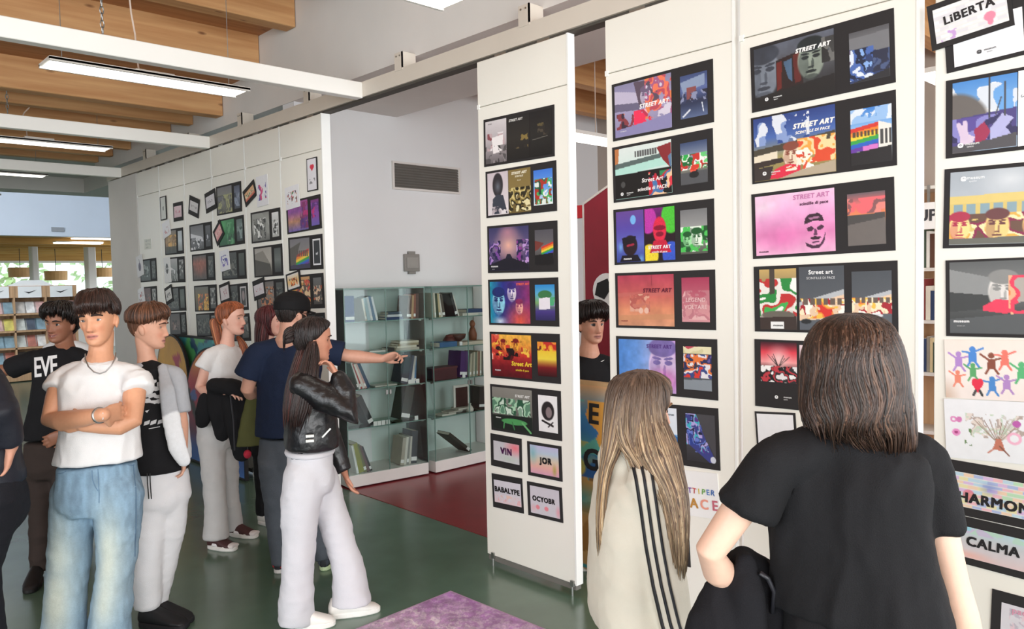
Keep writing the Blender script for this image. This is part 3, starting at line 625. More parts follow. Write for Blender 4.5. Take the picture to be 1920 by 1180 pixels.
poster(Q(1157,630,733,1346,637,751), 'blue poster with a violet painted face, fifth behind the beige jacket',
  pics=std([('h','4f86d0','6a9ae0','a8b0e0','c8a0d8'),('f',0.78,0.5,0.9,'7a6aa8','d8c0e4'),('s',0.8,0.75,0.35,0.3,'c04fa0',0.9),('m',0.12,8)],
            [('g','3a3a4a','3a3a44','6a7076'),('n',0,0,1,0.16,['d8d0a0','e8e0b8','c04a5a'],4,0.95),('n',0,0.18,1,0.72,['d83a30','3a4a8a','e8e4e8','e87a3a','2a2f5a','6a5aa0'],8,0.95),('p',[(0,0.78),(1,0.74),(1,1),(0,1)],'8a929a')],s=(0.69,0.13,0.95,0.86)),
  texts=[('STREET ART', 0.455,0.16,0.09,'5a3a86',0.0,0.04)], group=G2)
poster(Q(1160,750,855,1349,767,882), 'poster half hidden by the beige jacket, violet pattern on black at its right',
  pics=std([('g','e4eaf2','dfe8f2','a8c4e0'),('n',0.3,0.5,1,0.98,['2f6aa8','8ab8e0','1f3a5a','e4eaf2'],6,0.75)],
            [('g','3c3a3e','4a484c','2c2a2e'),('p',[(0,0),(0.3,0.0),(0.95,0.9),(0.95,1),(0.8,1),(0,0.62)],'3a3f86'),('n',0.0,0.0,0.55,0.66,BLUES,10,0.8),('n',0.3,0.5,0.8,0.8,BLUES,10,0.55),('p',[(0.35,0),(1,0),(1,0.92)],'48464a'),('e',0.9,0.93,0.09,0.07,'d0d4e0')],s=(0.70,0.12,0.97,0.9),m=(0.03,0.06,None,0.95)),
  texts=[('street', 0.56,0.17,0.05,'55606a',0,0.03)], group=G2)
poster(Q(1175,868,952,1349,892,971), 'white sheet with coloured letters about peace, low behind the beige jacket', card=M_paper, name='drawing_sheet', cat='drawing', group=G2,
  texts=[(c, 0.62+i*0.046, 0.44, 0.17, k, 0, 0.02, (-8)**(i % 2)) for i, (c, k) in enumerate(zip('TUTTIPER', ['c04a6a','4a5aa0','7a4aa0','c84a4a','d8c04a','6aa84a','4a7ac0','3a6ab0']))] +
        [(c, 0.64+i*0.105, 0.72, 0.3, k, 0, 0.03) for i, (c, k) in enumerate(zip('PACE', ['3a7ab0','c08a3a','f0a08a','c86a7a']))])
poster(Q(1165,950,1035,1293,976,1062), 'black card mostly hidden behind the beige striped jacket, lowest on that panel', pics=[(0.1,0.1,0.9,0.9,[('g','d8d4dc','cfcad2')])], name='word_card', cat='card', group=G2)

# --- third panel
poster(Q(1409,90,212,1678,14,155), 'dark smoky poster of half faces and a red gateway, topmost behind the black T-shirt',
  pics=std([('g','5a5f6c','4a4b50','1c1b1c'),('f',0.12,0.45,0.8,'3a3f4a','7a828e'),('p',[(0.28,0.28),(0.62,0.2),(0.62,0.75),(0.28,0.8)],'2a1c1c'),('p',[(0.29,0.32),(0.36,0.3),(0.35,0.75),(0.29,0.78)],'6a2420'),('p',[(0.5,0.25),(0.6,0.24),(0.6,0.7),(0.52,0.72)],'5c2320'),('p',[(0.38,0.33),(0.49,0.3),(0.49,0.68),(0.44,0.62)],'4a6480'),('f',0.72,0.4,0.62,'20282a','8a9488'),('n',0.85,0.1,1,0.5,['3c3c3c','6a6a68','2a2a2a'],6,0.8),('g2',) if False else ('m',0.15,6),('p',[(0,0.82),(1,0.7),(1,1),(0,1)],'1c1a1a',0.85)],
            [('g','56565a','9a9a9c','3a3a3e'),('p',[(0,0.12),(0,0.34),(1,0.5),(1,0.1)],'77787c'),('p',[(0,0.32),(1,0.5),(1,0.86),(0,1)],'2f3f6a'),('n',0.0,0.34,0.6,0.95,['8ab0e8','1c2540','4a6ab0','dfe8f4','6a5a78'],7,0.85),('n',0.6,0.45,1,0.85,['4a5a80','2a2f45','7a6a78'],6,0.7),('p',[(0,1),(1,0.84),(1,1)],'2a2a2e')],s=(0.715,0.19,0.97,0.9)),
  texts=[('STREET ART', 0.465,0.245,0.085,'f4f2f0',0.25,0.06)]+logo(0.12,0.85,0.055), group=G3)
poster(Q(1410,222,346,1681,168,310), 'poster of a flaming mural under a blue sky, second behind the black T-shirt',
  pics=std([('g','2a3f80','4a6ab0','a89a60','8a7a4a'),('n',0.0,0.0,0.7,0.45,['2f4a90','8aa0d0','dfe4ee','34508f'],6,0.45),('p',[(0,0.5),(0.45,0.45),(1,0.38),(1,0.5),(0,0.6)],'4a4438'),('n',0.55,0.42,1,0.82,['e0502f','f4d8a0','f2a84a','fdf4e0','c83a2a'],8,0.95),('p',[(0,0.6),(0.3,0.56),(0.3,0.68),(0,0.7)],'e8dcc4'),('p',[(0,0.7),(0.35,0.67),(0.4,0.74),(0,0.8)],'3a2f2a'),('f',0.47,0.66,0.36,'8a4a3a','f0dcc0'),('p',[(0.18,0.98),(0.27,0.84),(0.42,0.78),(0.58,0.82),(0.58,0.95),(0.3,0.99)],'e02f4a'),('n',0.4,0.6,0.8,0.9,['f4ead8','e0502f','fdf8ee'],9,0.4),('p',[(0.3,1),(0.6,0.9),(1,0.82),(1,1)],'b8a890'),('p',[(0,0.8),(0.25,0.78),(0.2,1),(0,1)],'3a3230')],
            [('g','3f80d0','8ab8ea','b8c4cc','2a2826'),('n',0,0,1,0.25,['4a8ad8','dfe8f2','9ac0ec'],5,0.8)]+rainbow_wall(0,0.68,0.28,0.72,0.06)+[('w',0.03,0.4,0.66,0.5,7,'5a4a3a'),('p',[(0.68,0.26),(1,0.36),(1,0.72),(0.68,0.74)],'eee8e0'),('w',0.7,0.42,1,0.68,3,'4a4a4a'),('p',[(0.3,0.68),(0.66,0.66),(0.66,0.75),(0.3,0.76)],'d87ac8'),('p',[(0,0.78),(1,0.72),(1,1),(0,1)],'221f20')],s=(0.715,0.17,0.975,0.93),m=(0.02,0.03,None,0.975)),
  texts=[('STREET ART', 0.46,0.25,0.098,'f8f4ee',0.3,0.06), ('SCINTILLE DI PACE', 0.455,0.345,0.055,'f8f4ee',0.3,0.04)]+logo(0.1,0.87,0.06), group=G3)
poster(Q(1411,365,486,1678,331,470), 'pink poster with a dark stencil of a capped face, third behind the black T-shirt',
  pics=std([('g','f4c8e4','eaa8d4','e488bc','eeb4d4'),('s',0.1,0.2,0.3,0.25,'faE4f2',0.8),('s',0.35,0.75,0.35,0.3,'e070b0',0.7),('p',[(0.63,0.54),(0.64,0.44),(0.69,0.38),(0.80,0.37),(0.85,0.42),(0.87,0.51),(0.75,0.49)],'3a2030'),('p',[(0.68,0.44),(0.80,0.42),(0.82,0.45),(0.7,0.47)],'c888b0',0.8),('p',[(0.66,0.60),(0.72,0.57),(0.75,0.62),(0.72,0.66),(0.67,0.65)],'4a2840'),('p',[(0.78,0.60),(0.84,0.56),(0.87,0.60),(0.83,0.65),(0.79,0.64)],'4a2840'),('p',[(0.755,0.62),(0.775,0.62),(0.79,0.72),(0.74,0.73)],'5a3050',0.9),('p',[(0.69,0.76),(0.76,0.74),(0.84,0.76),(0.80,0.80),(0.73,0.80)],'3a2030'),('p',[(0.64,0.83),(0.68,0.86),(0.74,0.89),(0.82,0.87),(0.86,0.78),(0.89,0.66),(0.87,0.84),(0.81,0.93),(0.72,0.94),(0.65,0.89)],'4a2840'),('l',0.73,0.84,0.80,0.83,0.012,'5a3050'),('m',0.06,6)],
            [('g','6a5a60','e07070','e8885a','77706a','5a5450','6a6460'),('n',0,0.1,1,0.4,['f06a70','8a5a5c','e88a80'],4,0.7),('p',[(0,0.42),(1,0.4),(1,0.5),(0,0.6)],'4a4644'),('p',[(0,0.6),(1,0.5),(1,1),(0,1)],'6d6662')],s=(0.70,0.17,0.945,0.9)),
  texts=[('STREET ART', 0.45,0.13,0.095,'c87aac',0.1,0.03), ('scintille di pace', 0.47,0.235,0.062,'5a2a4a',0.1,0.04), ('museum', 0.09,0.9,0.045,'3a2030',0,0.02)], group=G3)
HOUSE = [('g','4a4e54','55595f','3c3f44'),('p',[(0,0.56),(1,0.36),(1,0.5),(0,0.68)],'b8bcc0'),('p',[(0,0.64),(1,0.44),(1,0.8),(0,0.86)],'e8c8a8'),('n',0,0.5,1,0.82,FIRE,8,0.75),('w',0.05,0.5,0.95,0.6,6,'6a5a50'),('p',[(0,0.85),(1,0.8),(1,1),(0,1)],'5a5f66'),('e',0.62,0.84,0.16,0.04,'d8dce0'),('e',0.15,0.86,0.12,0.04,'26282a')]
poster(Q(1415,500,622,1684,489,627), 'triptych poster of green graffiti and a flame-painted building, fourth behind the black T-shirt', pics=[
  (0.045,0.05,0.325,0.965,[('g','c8a868','8a7a58','e8e4dc','3a2f2a'),('n',0,0.16,1,0.78,['f2f0ea','3fae52','c0302f','eae6de','2a8a3f','f6f4ee'],5,0.95),('p',[(0.28,0.0),(0.42,0.0),(0.42,0.4),(0.28,0.42)],'4a4038'),('e',0.5,0.76,0.45,0.07,'6a645a'),('p',[(0,0.8),(1,0.78),(1,1),(0,1)],'3c2f2a'),('p',[(0.3,0.87),(0.65,0.87),(0.65,0.98),(0.3,0.98)],'f0f0ee')]),
  (0.345,0.035,0.66,0.965,HOUSE), (0.71,0.13,0.965,0.86,HOUSE)],
  texts=[('Street art', 0.5,0.12,0.085,'f4f4f4',0,0.03), ('SCINTILLE DI PACE', 0.5,0.205,0.05,'e0e0e0'), ('museum', 0.185,0.9,0.045,'222222',0,0.02)], group=G3)
poster(Q(1416,637,760,1684,645,790), 'black poster with a red sky over a monochrome mural, fifth behind the black T-shirt', pics=[
  (0.05,0.03,0.325,0.62,[('g','3a1420','e0404f','f4a0a0','2a1a1e','1a1618'),('s',0.5,0.4,0.4,0.4,'f8d8d4',0.9)]+[('l',0.5,0.62,0.5+0.3*math.sin(i-3.5),0.3+0.03*abs(i-3),0.008,'3a2a2c') for i in range(8)]+[('n',0,0.6,1,1,['f4f2f0','161416','c03a44','2a282a','e8e4e4'],8,0.95)]),
  (0.345,0.06,0.66,0.9,[('g','e8d4d8','8a5a60','2a2426')]),(0.70,0.14,0.95,0.86,[('g','3a3a3e','5a5a60')])],
  texts=logo(0.17,0.84,0.05), group=G3)
poster(Q(1420,770,900,1496,777,905), 'white card with a thin black edge, peeking out left of the nearest person in black', pics=[(0.05,0.03,0.95,0.97,[('g','f0f0f2','ecebef'),('p',[(0.55,0.45),(0.75,0.35),(0.7,0.5),(0.85,0.6),(0.6,0.6)],'2a2a2c')])], name='word_card', cat='card', group=G3)

# --- right-hand panel
poster(Q(1772,18,138,2060,-70,70), 'poster with a white lower picture and round emblem, behind the LIBERTA card',
  pics=[(0.06,0.3,0.54,0.94,[('g','f0f0f4','f2f2f6'),('m',0.03,4)]),(0.64,0.15,0.96,0.55,[('g','8a86b4','6a68a0'),('m',0.2,4)])],
  texts=[('O', 0.24,0.80,0.075,'4a4a4c',0,0.08), ('o', 0.24,0.80,0.04,'4a4a4c',0,0.08), ('museum', 0.315,0.785,0.045,'4a4a4c',0,0.02), ('spazio', 0.31,0.825,0.03,'6a6a6c')], group=G4)
wordcard([(1740,10),(1893,-38),(1903,44),(1748,101)], 'tilted black-edged card lettered LIBERTA on a white brick drawing, top of the right-hand panel', 'LiBERTA', [('g','e6e4e6','e2e0e4'),('b',0,0,1,1,['eae8ea','dfdde2','f0eef0'],9),('e',0.76,0.7,0.08,0.13,'f08aa4'),('e',0.76,0.85,0.04,0.1,'f08aa4'),('n',0.05,0.72,0.3,0.98,['c8a0d8','e6e4e6'],6,0.6),('s',0.8,0.02,0.1,0.15,'f08aa4',0.8)],
  0.25, (0.50,0.42), (0.07,0.13,0.95,0.88), G4, lift=0.006, rot=4, off=0.04)
poster(Q(1774,150,300,2060,103,262), 'poster of a domed roof under a cloudy sky, second at the right edge', pics=[
  (0.05,0.05,0.50,0.95,[('g','4a8ad0','8ab8e8','b0c8e0'),('n',0,0.05,1,0.5,['f2f4f6','d8dfe8','6aa4e0'],4,0.5),('e',0.0,0.62,0.58,0.46,'6a6460'),('p',[(0,0.52),(1,0.46),(1,1),(0,1)],'4a4080'),('n',0,0.52,1,0.85,['5a4a98','8a86c8','2f2a5a','b0b0dc'],4,0.8),('p',[(0.12,0.62),(0.2,0.6),(0.26,0.75),(0.36,0.8),(0.3,0.95),(0.12,0.9)],'dcc8dc'),('l',0.1,0.6,0.17,0.8,0.03,'d8c4dc'),('l',0.2,0.58,0.22,0.8,0.03,'d8c4dc'),('p',[(0.35,0.7),(0.5,0.6),(0.6,0.75),(0.5,0.9),(0.36,0.88)],'a02a50'),('p',[(0.6,0.7),(0.78,0.52),(0.95,0.6),(0.7,0.85),(0.6,0.86)],'b4b4e0'),('p',[(0,0.9),(0.6,0.86),(1,0.8),(1,1),(0,1)],'4f4c50'),('l',0.58,0,0.58,0.55,0.012,'3a3a40'),('l',0.82,0.1,0.82,0.55,0.012,'4a4a50'),('l',0.76,0.3,0.68,0.52,0.008,'4a4a50')]),
  (0.505,0.04,0.97,0.955,[('g','eef0f2','f2f3f5')])],
  texts=logo(0.11,0.86,0.065)+[(c, 0.60+0.075*math.sin(i*0.5-0.9), 0.36-0.05*i, 0.085, '6a7078', 0, 0.0, 60-i*18) for i, c in enumerate('Street')], group=G4)
poster(Q(1770,318,466,2060,292,459), 'poster of a yellow building with painted faces, third at the right edge', pics=[
  (0.045,0.05,0.97,0.96,[('g','a8b0b8','b8c0c8','a8b0b4'),('s',0.45,0.15,0.3,0.3,'d8dce0',0.9),('p',[(0,0.34),(1,0.30),(1,0.42),(0,0.44)],'e0c878'),('p',[(0,0.44),(1,0.42),(1,0.95),(0,0.95)],'d8c070'),('w',0,0.45,1,0.6,10,'8aa4ae'),('n',0,0.58,1,0.92,['f0d070','c02a5a','e8b04a','f4e4b0','8a1f4a','6a4a3a'],7,0.9),('f',0.08,0.76,0.36,'b02a4a','f4dc90'),('f',0.36,0.76,0.4,'6a3a3a','f2d084'),('f',0.62,0.76,0.36,'8a2a4a','f0c878'),('p',[(0,0.92),(1,0.89),(1,1),(0,1)],'6a6a60')])],
  texts=[(s_, u, v, z, c, 0, o) for s_, u, v, z, c, o in (('O',0.14,0.145,0.075,'f2f4f6',0.08),('o',0.14,0.145,0.04,'f2f4f6',0.08),('museum',0.225,0.135,0.055,'f2f4f6',0.03),('spazio',0.205,0.175,0.035,'f2f4f6',0),('STREET',0.72,0.14,0.09,'e07a8a',0.03))], group=G4)
poster(Q(1774,486,633,2060,480,634), 'grey poster of a pink motif below concrete, fourth at the right edge', pics=[
  (0.03,0.03,0.97,0.96,[('g','5a5c5c','7a7c7c','4a4c4c','2c2e2e'),('p',[(0,0.1),(0.5,0.3),(0.5,0.5),(0,0.42)],'8e9090'),('p',[(0,0.42),(0.5,0.5),(0.48,0.62),(0,0.7)],'3a3c3c'),('f',0.40,0.42,0.5,'8a8a88','e0dcd8'),('p',[(0.25,0.62),(0.35,0.52),(0.48,0.55),(0.48,0.68),(0.42,0.72),(0.25,0.68)],'e83a5a'),('n',0.44,0.2,0.7,0.75,['e8803a','f0b08a','e83a5a','b0a8a0'],6,0.8),('p',[(0,0.8),(0.5,0.72),(1,0.7),(1,1),(0,1)],'55585a')])],
  texts=[('museum', 0.115,0.80,0.05,'f4f4f4',0,0.05), ('street art', 0.11,0.86,0.025,'c8c8c8')], group=G4)
def figure(cx, cy, s, c1, flip=1):
    return [('e', cx, cy-0.10*s, 0.022*s, 0.05*s, c1), ('p', [(cx-0.025*s, cy-0.05*s), (cx+0.025*s, cy-0.05*s), (cx+0.03*s, cy+0.12*s), (cx-0.03*s, cy+0.12*s)], c1), ('l', cx-0.02*s, cy-0.03*s, cx-0.075*s*flip, cy-0.12*s, 0.016*s, c1), ('l', cx+0.02*s, cy-0.03*s, cx+0.07*s*flip, cy-0.06*s, 0.016*s, c1), ('l', cx-0.015*s, cy+0.1*s, cx-0.04*s, cy+0.2*s, 0.018*s, c1), ('l', cx+0.015*s, cy+0.1*s, cx+0.045*s, cy+0.2*s, 0.018*s, c1)]
fg = [('g','f2e6dc','f6ece6','f4e8e2'),('s',0.0,1.0,0.12,0.4,'c8a890',0.8)]
for cx, cy, s, c1, fl_ in ((0.1,0.34,0.95,'b48ad0',1),(0.2,0.26,1.0,'4a8ad8',-1),(0.33,0.36,1.0,'8a4a34',1),(0.42,0.3,0.95,'ee7a6a',-1),(0.2,0.52,0.85,'5aaa6a',1),(0.09,0.64,0.8,'ee8a70',1),(0.33,0.74,0.9,'4a8ad0',-1),(0.43,0.7,0.9,'b48ac8',1),(0.53,0.5,1.0,'5ab87a',1),(0.62,0.4,0.9,'e8b04a',-1),(0.72,0.62,0.9,'c04a8a',1),(0.85,0.4,0.9,'5a6ac0',-1)): fg += figure(cx, cy, s, c1, fl_)
fg += [('e',0.212,0.72,0.024,0.07,'e82a4a'),('e',0.247,0.72,0.024,0.07,'e82a4a'),('p',[(0.19,0.75),(0.269,0.75),(0.23,0.9)],'e82a4a'),('l',0.2,0.93,0.215,0.86,0.02,'3a3a3a'),('l',0.26,0.93,0.245,0.86,0.02,'3a3a3a')]
M_cream = mat('cream paper', 'f3e8e0', 0.7, 0.02)
poster(Q(1773,640,742,2060,636,765), 'cream sheet of dancing watercolour figures around a red heart, on the right-hand panel', card=M_cream, pics=[(0.0,0.0,1,1,fg)], name='drawing_sheet', cat='drawing', group=G4)
tree = [('g','f0f1f5','eef0f4'),('n',0.15,0.22,0.56,0.62,['d8d4d0','c8d8c4','e8dcd4','b8a8a0','f0f1f5'],11,0.55)]
for i in range(9): tree.append(('l', 0.37, 0.7, 0.2+0.04*i, 0.3+0.01*((i*5) % 7), 0.006, ['9a7a6a','a8a090','8a6a5a'][i % 3]))
tree += [('p',[(0.33,0.8),(0.36,0.62),(0.39,0.62),(0.42,0.82)],'c87a64'),('l',0.3,0.86,0.37,0.74,0.012,'c87a64'),('l',0.44,0.88,0.38,0.74,0.012,'8a5a4a'),('e',0.065,0.34,0.025,0.05,'e08ac0'),('e',0.065,0.34,0.012,0.025,'f0f1f5'),('e',0.105,0.34,0.02,0.05,'d880b8'),('e',0.08,0.56,0.03,0.06,'e890c8'),('e',0.08,0.56,0.012,0.025,'a83a7a'),('e',0.5,0.36,0.028,0.055,'c060b0'),('e',0.48,0.6,0.05,0.1,'f4b8d0'),('e',0.48,0.6,0.03,0.06,'f0f1f5'),('e',0.60,0.56,0.04,0.09,'c8c8c8'),('e',0.60,0.56,0.026,0.06,'eef0f4'),('n',0.14,0.48,0.19,0.78,['6a8a5a','eef0f4'],12,0.6),('n',0.33,0.24,0.4,0.36,['7a9a5a','eef0f4'],12,0.6),('e',0.78,0.5,0.05,0.1,'e8b08a'),('e',0.9,0.4,0.05,0.1,'a8c8e0')]
poster(Q(1773,748,856,2060,760,885), 'white sheet with a drawn tree and pink blossoms, on the right-hand panel', card=M_paper, pics=[(0.0,0.0,1,1,tree)], name='drawing_sheet', cat='drawing', group=G4)
PAST = ['f0b8c0','b8d8e8','e8e0a8','b8e0b8','d8b8e0','f0d0b0','a8b8e0']
wordcard(Q(1771,863,955,2060,905,1025), 'black-edged card lettered HARMONY on pastel bricks, low on the right-hand panel', 'HARMONY', [('g','e4dce0','e0dce4'),('b',0,0,1,1,PAST,9),('e',0.13,0.62,0.05,0.15,'e0707a',0.7),('s',0.3,0.35,0.1,0.25,'7a8ac8',0.7),('s',0.75,0.5,0.1,0.3,'b86ab0',0.6)], 0.25, (0.385,0.66), (0.07,0.2,0.9,0.84), G4, rot=0, off=0.045)
wordcard(Q(1771,957,1050,2060,1028,1120), 'black-edged card lettered CALMA on a grey wash, below the HARMONY card', 'CALMA', [('g','b8d8e0','c8ccd0','d4ccd0','e0c8c8'),('n',0,0,1,0.2,['9ad0e0','c8c0d8','b8d8c8'],4,0.7),('s',0.65,0.3,0.1,0.3,'f09ab0',0.8),('s',0.1,0.9,0.25,0.2,'f0b0a0',0.7)], 0.27, (0.34,0.5), (0.1,0.2,0.93,0.85), G4, off=0.045)
poster(Q(1858,1103,1235,2060,1158,1300), 'black-edged card with fine writing, lowest on the right-hand panel', pics=[(0.1,0.15,0.92,0.88,[('g','dcd8de','d8d4da'),('n',0.1,0.08,0.9,0.9,['d8d4da','c0b8c4','e0c8d0'],14,0.4)])], texts=[('pace', 0.3,0.22,0.12,'d89ab0',0,0.03),('non e solo', 0.55,0.42,0.1,'55505a'),('assenza', 0.6,0.58,0.1,'55505a')], name='word_card', cat='card', group=G4)
# ---------------------------------------------------------------- posters on the far-left run of panels (zoomed picture coordinates turned into photo pixels)
def LZ(*p): return [(230+x/3.277, 280+y/3.277) for x, y in p]
def LQ(xl, yt, yb, xr, yrt, yrb): return LZ((xl, yt), (xr, yrt), (xr, yrb), (xl, yb))
GREY = [('g','8a8a86','6a6a66','3c3c3a'),('n',0,0.1,1,0.8,['b0b0aa','5a5a56','2c2c2a','8a8a84'],7,0.8),('v',0.1)]
DARKP = [('g','4a4a48','3a3f3c','252625'),('n',0,0.2,1,0.9,['5a5f58','2c302c','6a6a62','1c1c1b'],7,0.8)]
def lposter(q, label, main, small, g, split=0.64, texts=(), lift=0.0):
    return poster(q, label, pics=[(0.05,0.06,split,0.95,main),(split+0.09,0.12,0.95,0.88,small)], texts=texts, group=g, lift=lift, res=0.8)
LG = ['posters on the panel next to the niche', 'posters on the panel second from the niche', 'posters on the panel third from the niche', 'posters on the panel fourth from the niche', 'posters on the panel fifth from the niche', 'posters on the rearmost panel']
def kidcard(q, label, ops, g, lift=0.004, m=(0.1, 0.1, 0.9, 0.9), card=None, texts=(), name='word_card', cat='card'):
    return poster(q, label, card=card, pics=[m+(ops,)], texts=texts, name=name, cat=cat, group=g, lift=lift, res=0.8)
scr = lambda cols, cov=0.4, sc=14: [('g','ecebee','e6e4e8'),('n',0.15,0.25,0.85,0.8,cols+['ecebee'],sc,cov)]
# panel next to the niche
kidcard(LZ((1133,62),(1198,45),(1204,250),(1140,262)), 'tall framed sheet with a red heart, top of the panel beside the niche', [('g','e8e6ec','e2e0e6'),('e',0.44,0.25,0.14,0.07,'d8304a'),('e',0.62,0.25,0.14,0.07,'d8304a'),('p',[(0.31,0.27),(0.76,0.27),(0.53,0.4)],'d8304a'),('n',0.2,0.62,0.85,0.8,['8a888c','e2e0e6'],14,0.5)], LG[0], m=(0.08,0.03,0.92,0.97), name='drawing_sheet', cat='drawing')
lposter(LQ(1010,380,520,1222,272,490) if False else LZ((1008,330),(1218,270),(1224,490),(1012,520)), 'violet and orange poster near the top of the panel next to the niche', [('g','9a4a8a','8a4a9a','c08a6a','6a5aa8'),('n',0.6,0.05,1,0.95,['c02a7a','8a2a6a','5a2a7a'],6,0.8),('m',0.2,8)], [('g','7a2a7a','8a4aa8','6a5ab0'),('n',0,0.1,1,0.7,['c02a7a','5a2a7a','8a4aa8'],6,0.7)], LG[0])
kidcard(LZ((1005,240),(1085,212),(1098,350),(1008,378)), 'white sheet of small coloured shapes overlapping the violet poster', scr(['3a4a5a','c83a5a','3a8a5a','d8703a'],0.35,9), LG[0], m=(0,0,1,1), card=M_paper, name='drawing_sheet', cat='drawing', lift=0.006)
lposter(LZ((1020,545),(1228,520),(1235,735),(1025,748)), 'poster of a rainbow-striped house on the panel next to the niche', [('g','77747a','8a8784','4a4448')]+rainbow_wall(0.3,0.95,0.35,0.85,0.2)+[('p',[(0,0.3),(0.55,0.12),(0.2,0.9),(0,0.95)],'5a5650'),('w',0.35,0.4,0.9,0.6,6,'5a5048'),('p',[(0,0.88),(1,0.84),(1,1),(0,1)],'3a3550')], [('g','e8e8ea','e4e4e8'),('p',[(0.1,0.06),(0.9,0.06),(0.9,0.94),(0.1,0.94)],'2a2a2e'),('p',[(0.35,0.55),(0.65,0.5),(0.6,0.6),(0.4,0.62)],'c8c8cc')], LG[0])
lposter(LZ((1015,780),(1236,760),(1242,975),(1020,985)), 'orange and grey poster under a small word card on the panel next to the niche', [('g','c89a6a','d8a04a','7a5a40'),('n',0.3,0.1,1,0.9,['e0a040','c84a3a','5a4a40','e8c89a'],7,0.85)], [('g','6a6a6a','4a4440'),('n',0,0.3,1,0.9,['c8603a','3a3634','e0c0a0','7a7874'],7,0.8)], LG[0])
kidcard(LZ((1012,770),(1095,740),(1102,850),(1015,880)), 'small dark card with orange letters hanging over the orange poster', [('g','e8e2dc','e8c07a','e0e0e4'),('n',0.15,0.3,0.85,0.8,['1c1a1c','e87a2a','1c1a1c'],7,0.6)], LG[0], lift=0.006)
lposter(LZ((1090,1012),(1246,1005),(1250,1190),(1095,1195)), 'dark poster lowest on the panel next to the niche, behind the person in the cap', [('g','2a2a2c','3a3836','1c1c1e'),('n',0,0.3,1,0.9,['4a4438','1c1c1e','6a6458'],7,0.7)], DARKP, LG[0])
# second
kidcard(LZ((835,175),(905,150),(890,340),(822,355)), 'white sheet with a pink swirl at the top of the second panel from the niche', scr(['e0508a','c83a6a','6a5aa8'],0.35,7), LG[1], m=(0,0,1,1), card=M_paper, name='drawing_sheet', cat='drawing')
kidcard(LZ((745,262),(812,178),(826,285),(757,358)), 'steeply tilted black card with a red and yellow band, beside the pink swirl sheet', [('g','d8a070','e8d0a0','c84a3a'),('n',0.1,0.3,0.9,0.7,['c0302a','f0e0c0','3a8a5a','3a2a2a'],8,0.7)], LG[1], m=(0.12,0.25,0.9,0.78))
lposter(LZ((788,392),(968,357),(976,557),(795,580)), 'black and white mural poster with a white small picture, second panel from the niche', [('g','8a8a84','b8b8b2','6a6a64'),('p',[(0,0),(0.6,0),(1,0.5),(1,0.8),(0,0.3)],'9a9a94'),('n',0.1,0.2,0.8,0.95,['e8e8e4','3a3a38','7a7a74'],8,0.75)], [('g','e4e4e4','b8b8b4'),('n',0.1,0.3,0.9,0.9,['3a3a38','e4e4e4','7a7a74'],8,0.7)], LG[1])
lposter(LZ((805,603),(980,580),(992,775),(812,790)), 'sepia poster of a sloping roof, second panel from the niche', [('g','a8a29a','b8b2a8','5a544c'),('p',[(0,0.3),(0.9,0.6),(1,1),(0,1)],'4a443c'),('p',[(0,0.2),(0.5,0.1),(0.9,0.6),(0,0.4)],'8a847a')], [('g','4a4f4c','6a706c','2a2c2a')], LG[1])
lposter(LZ((822,808),(995,795),(1000,975),(828,988)), 'brown poster under a white-banded word card, second panel from the niche', [('g','6a6460','8a8078','4a4440'),('n',0.2,0.2,1,1,['8a7a6a','c87a4a','3a3634','a8a29a'],7,0.8)], DARKP, LG[1])
kidcard(LZ((805,812),(876,785),(882,905),(812,935)), 'black-edged word card with pink writing over the brown poster', [('g','d8d0d4','d4ccd0'),('n',0.2,0.4,0.8,0.62,['c0506a','d8d0d4'],12,0.6)], LG[1], lift=0.006, m=(0.08,0.25,0.92,0.8))
kidcard(LZ((822,998),(890,990),(892,1118),(826,1130)), 'white sheet with a blue flower drawing, low on the second panel from the niche', scr(['3a5ab0','6a8ad0','c83a3a'],0.5,8), LG[1], m=(0,0,1,1), card=M_paper, name='drawing_sheet', cat='drawing')
# third
lposter(LZ((575,235),(725,193),(738,383),(583,407)), 'grey-green street poster at the top of the third panel from the niche', [('g','77767c','8a8a7c','5a5a50'),('n',0,0.3,1,1,['8a8a6a','a8a878','5a5a52','6a6a70'],6,0.8)], [('g','4a5064','7a8498','3a3f4a'),('n',0,0.3,1,0.9,['8a94a8','3a4250'],6,0.6)], LG[2])
kidcard(LZ((508,275),(572,238),(580,362),(516,398)), 'black-edged card with grey lettering left of the grey-green street poster', [('g','dcd8dc','d4d0d4'),('n',0.2,0.42,0.8,0.62,['5a5058','dcd8dc'],12,0.6)], LG[2], m=(0.1,0.22,0.9,0.78))
lposter(LZ((588,437),(745,402),(752,580),(592,605)), 'green forest-like poster, third panel from the niche', [('g','3f8a52','2f7a46','1f5a36'),('s',0.25,0.2,0.4,0.4,'6ac07a',0.8),('n',0.5,0.1,1,1,['1f4a30','3a7a4a','5aa06a'],6,0.7)], [('g','5a6a68','7a8a86','2a3432'),('n',0,0.2,1,0.9,['3a4a46','8a9a96'],6,0.6)], LG[2], texts=[('street', 0.45,0.8,0.06,'e8f0e8')])
kidcard(LZ((562,500),(605,430),(628,520),(585,606)), 'steeply tilted black card with a pink band, hanging over the green poster', [('g','e0a0a0','e8c0b8','d88a8a'),('n',0.15,0.4,0.85,0.6,['c04a5a','f0d8d0'],9,0.6)], LG[2], lift=0.006, m=(0.15,0.2,0.88,0.8))
lposter(LZ((608,632),(755,615),(764,795),(614,805)), 'dark street poster under a white sheet of purple signs, third panel from the niche', DARKP, [('g','4a4f48','3a4038','222622')], LG[2])
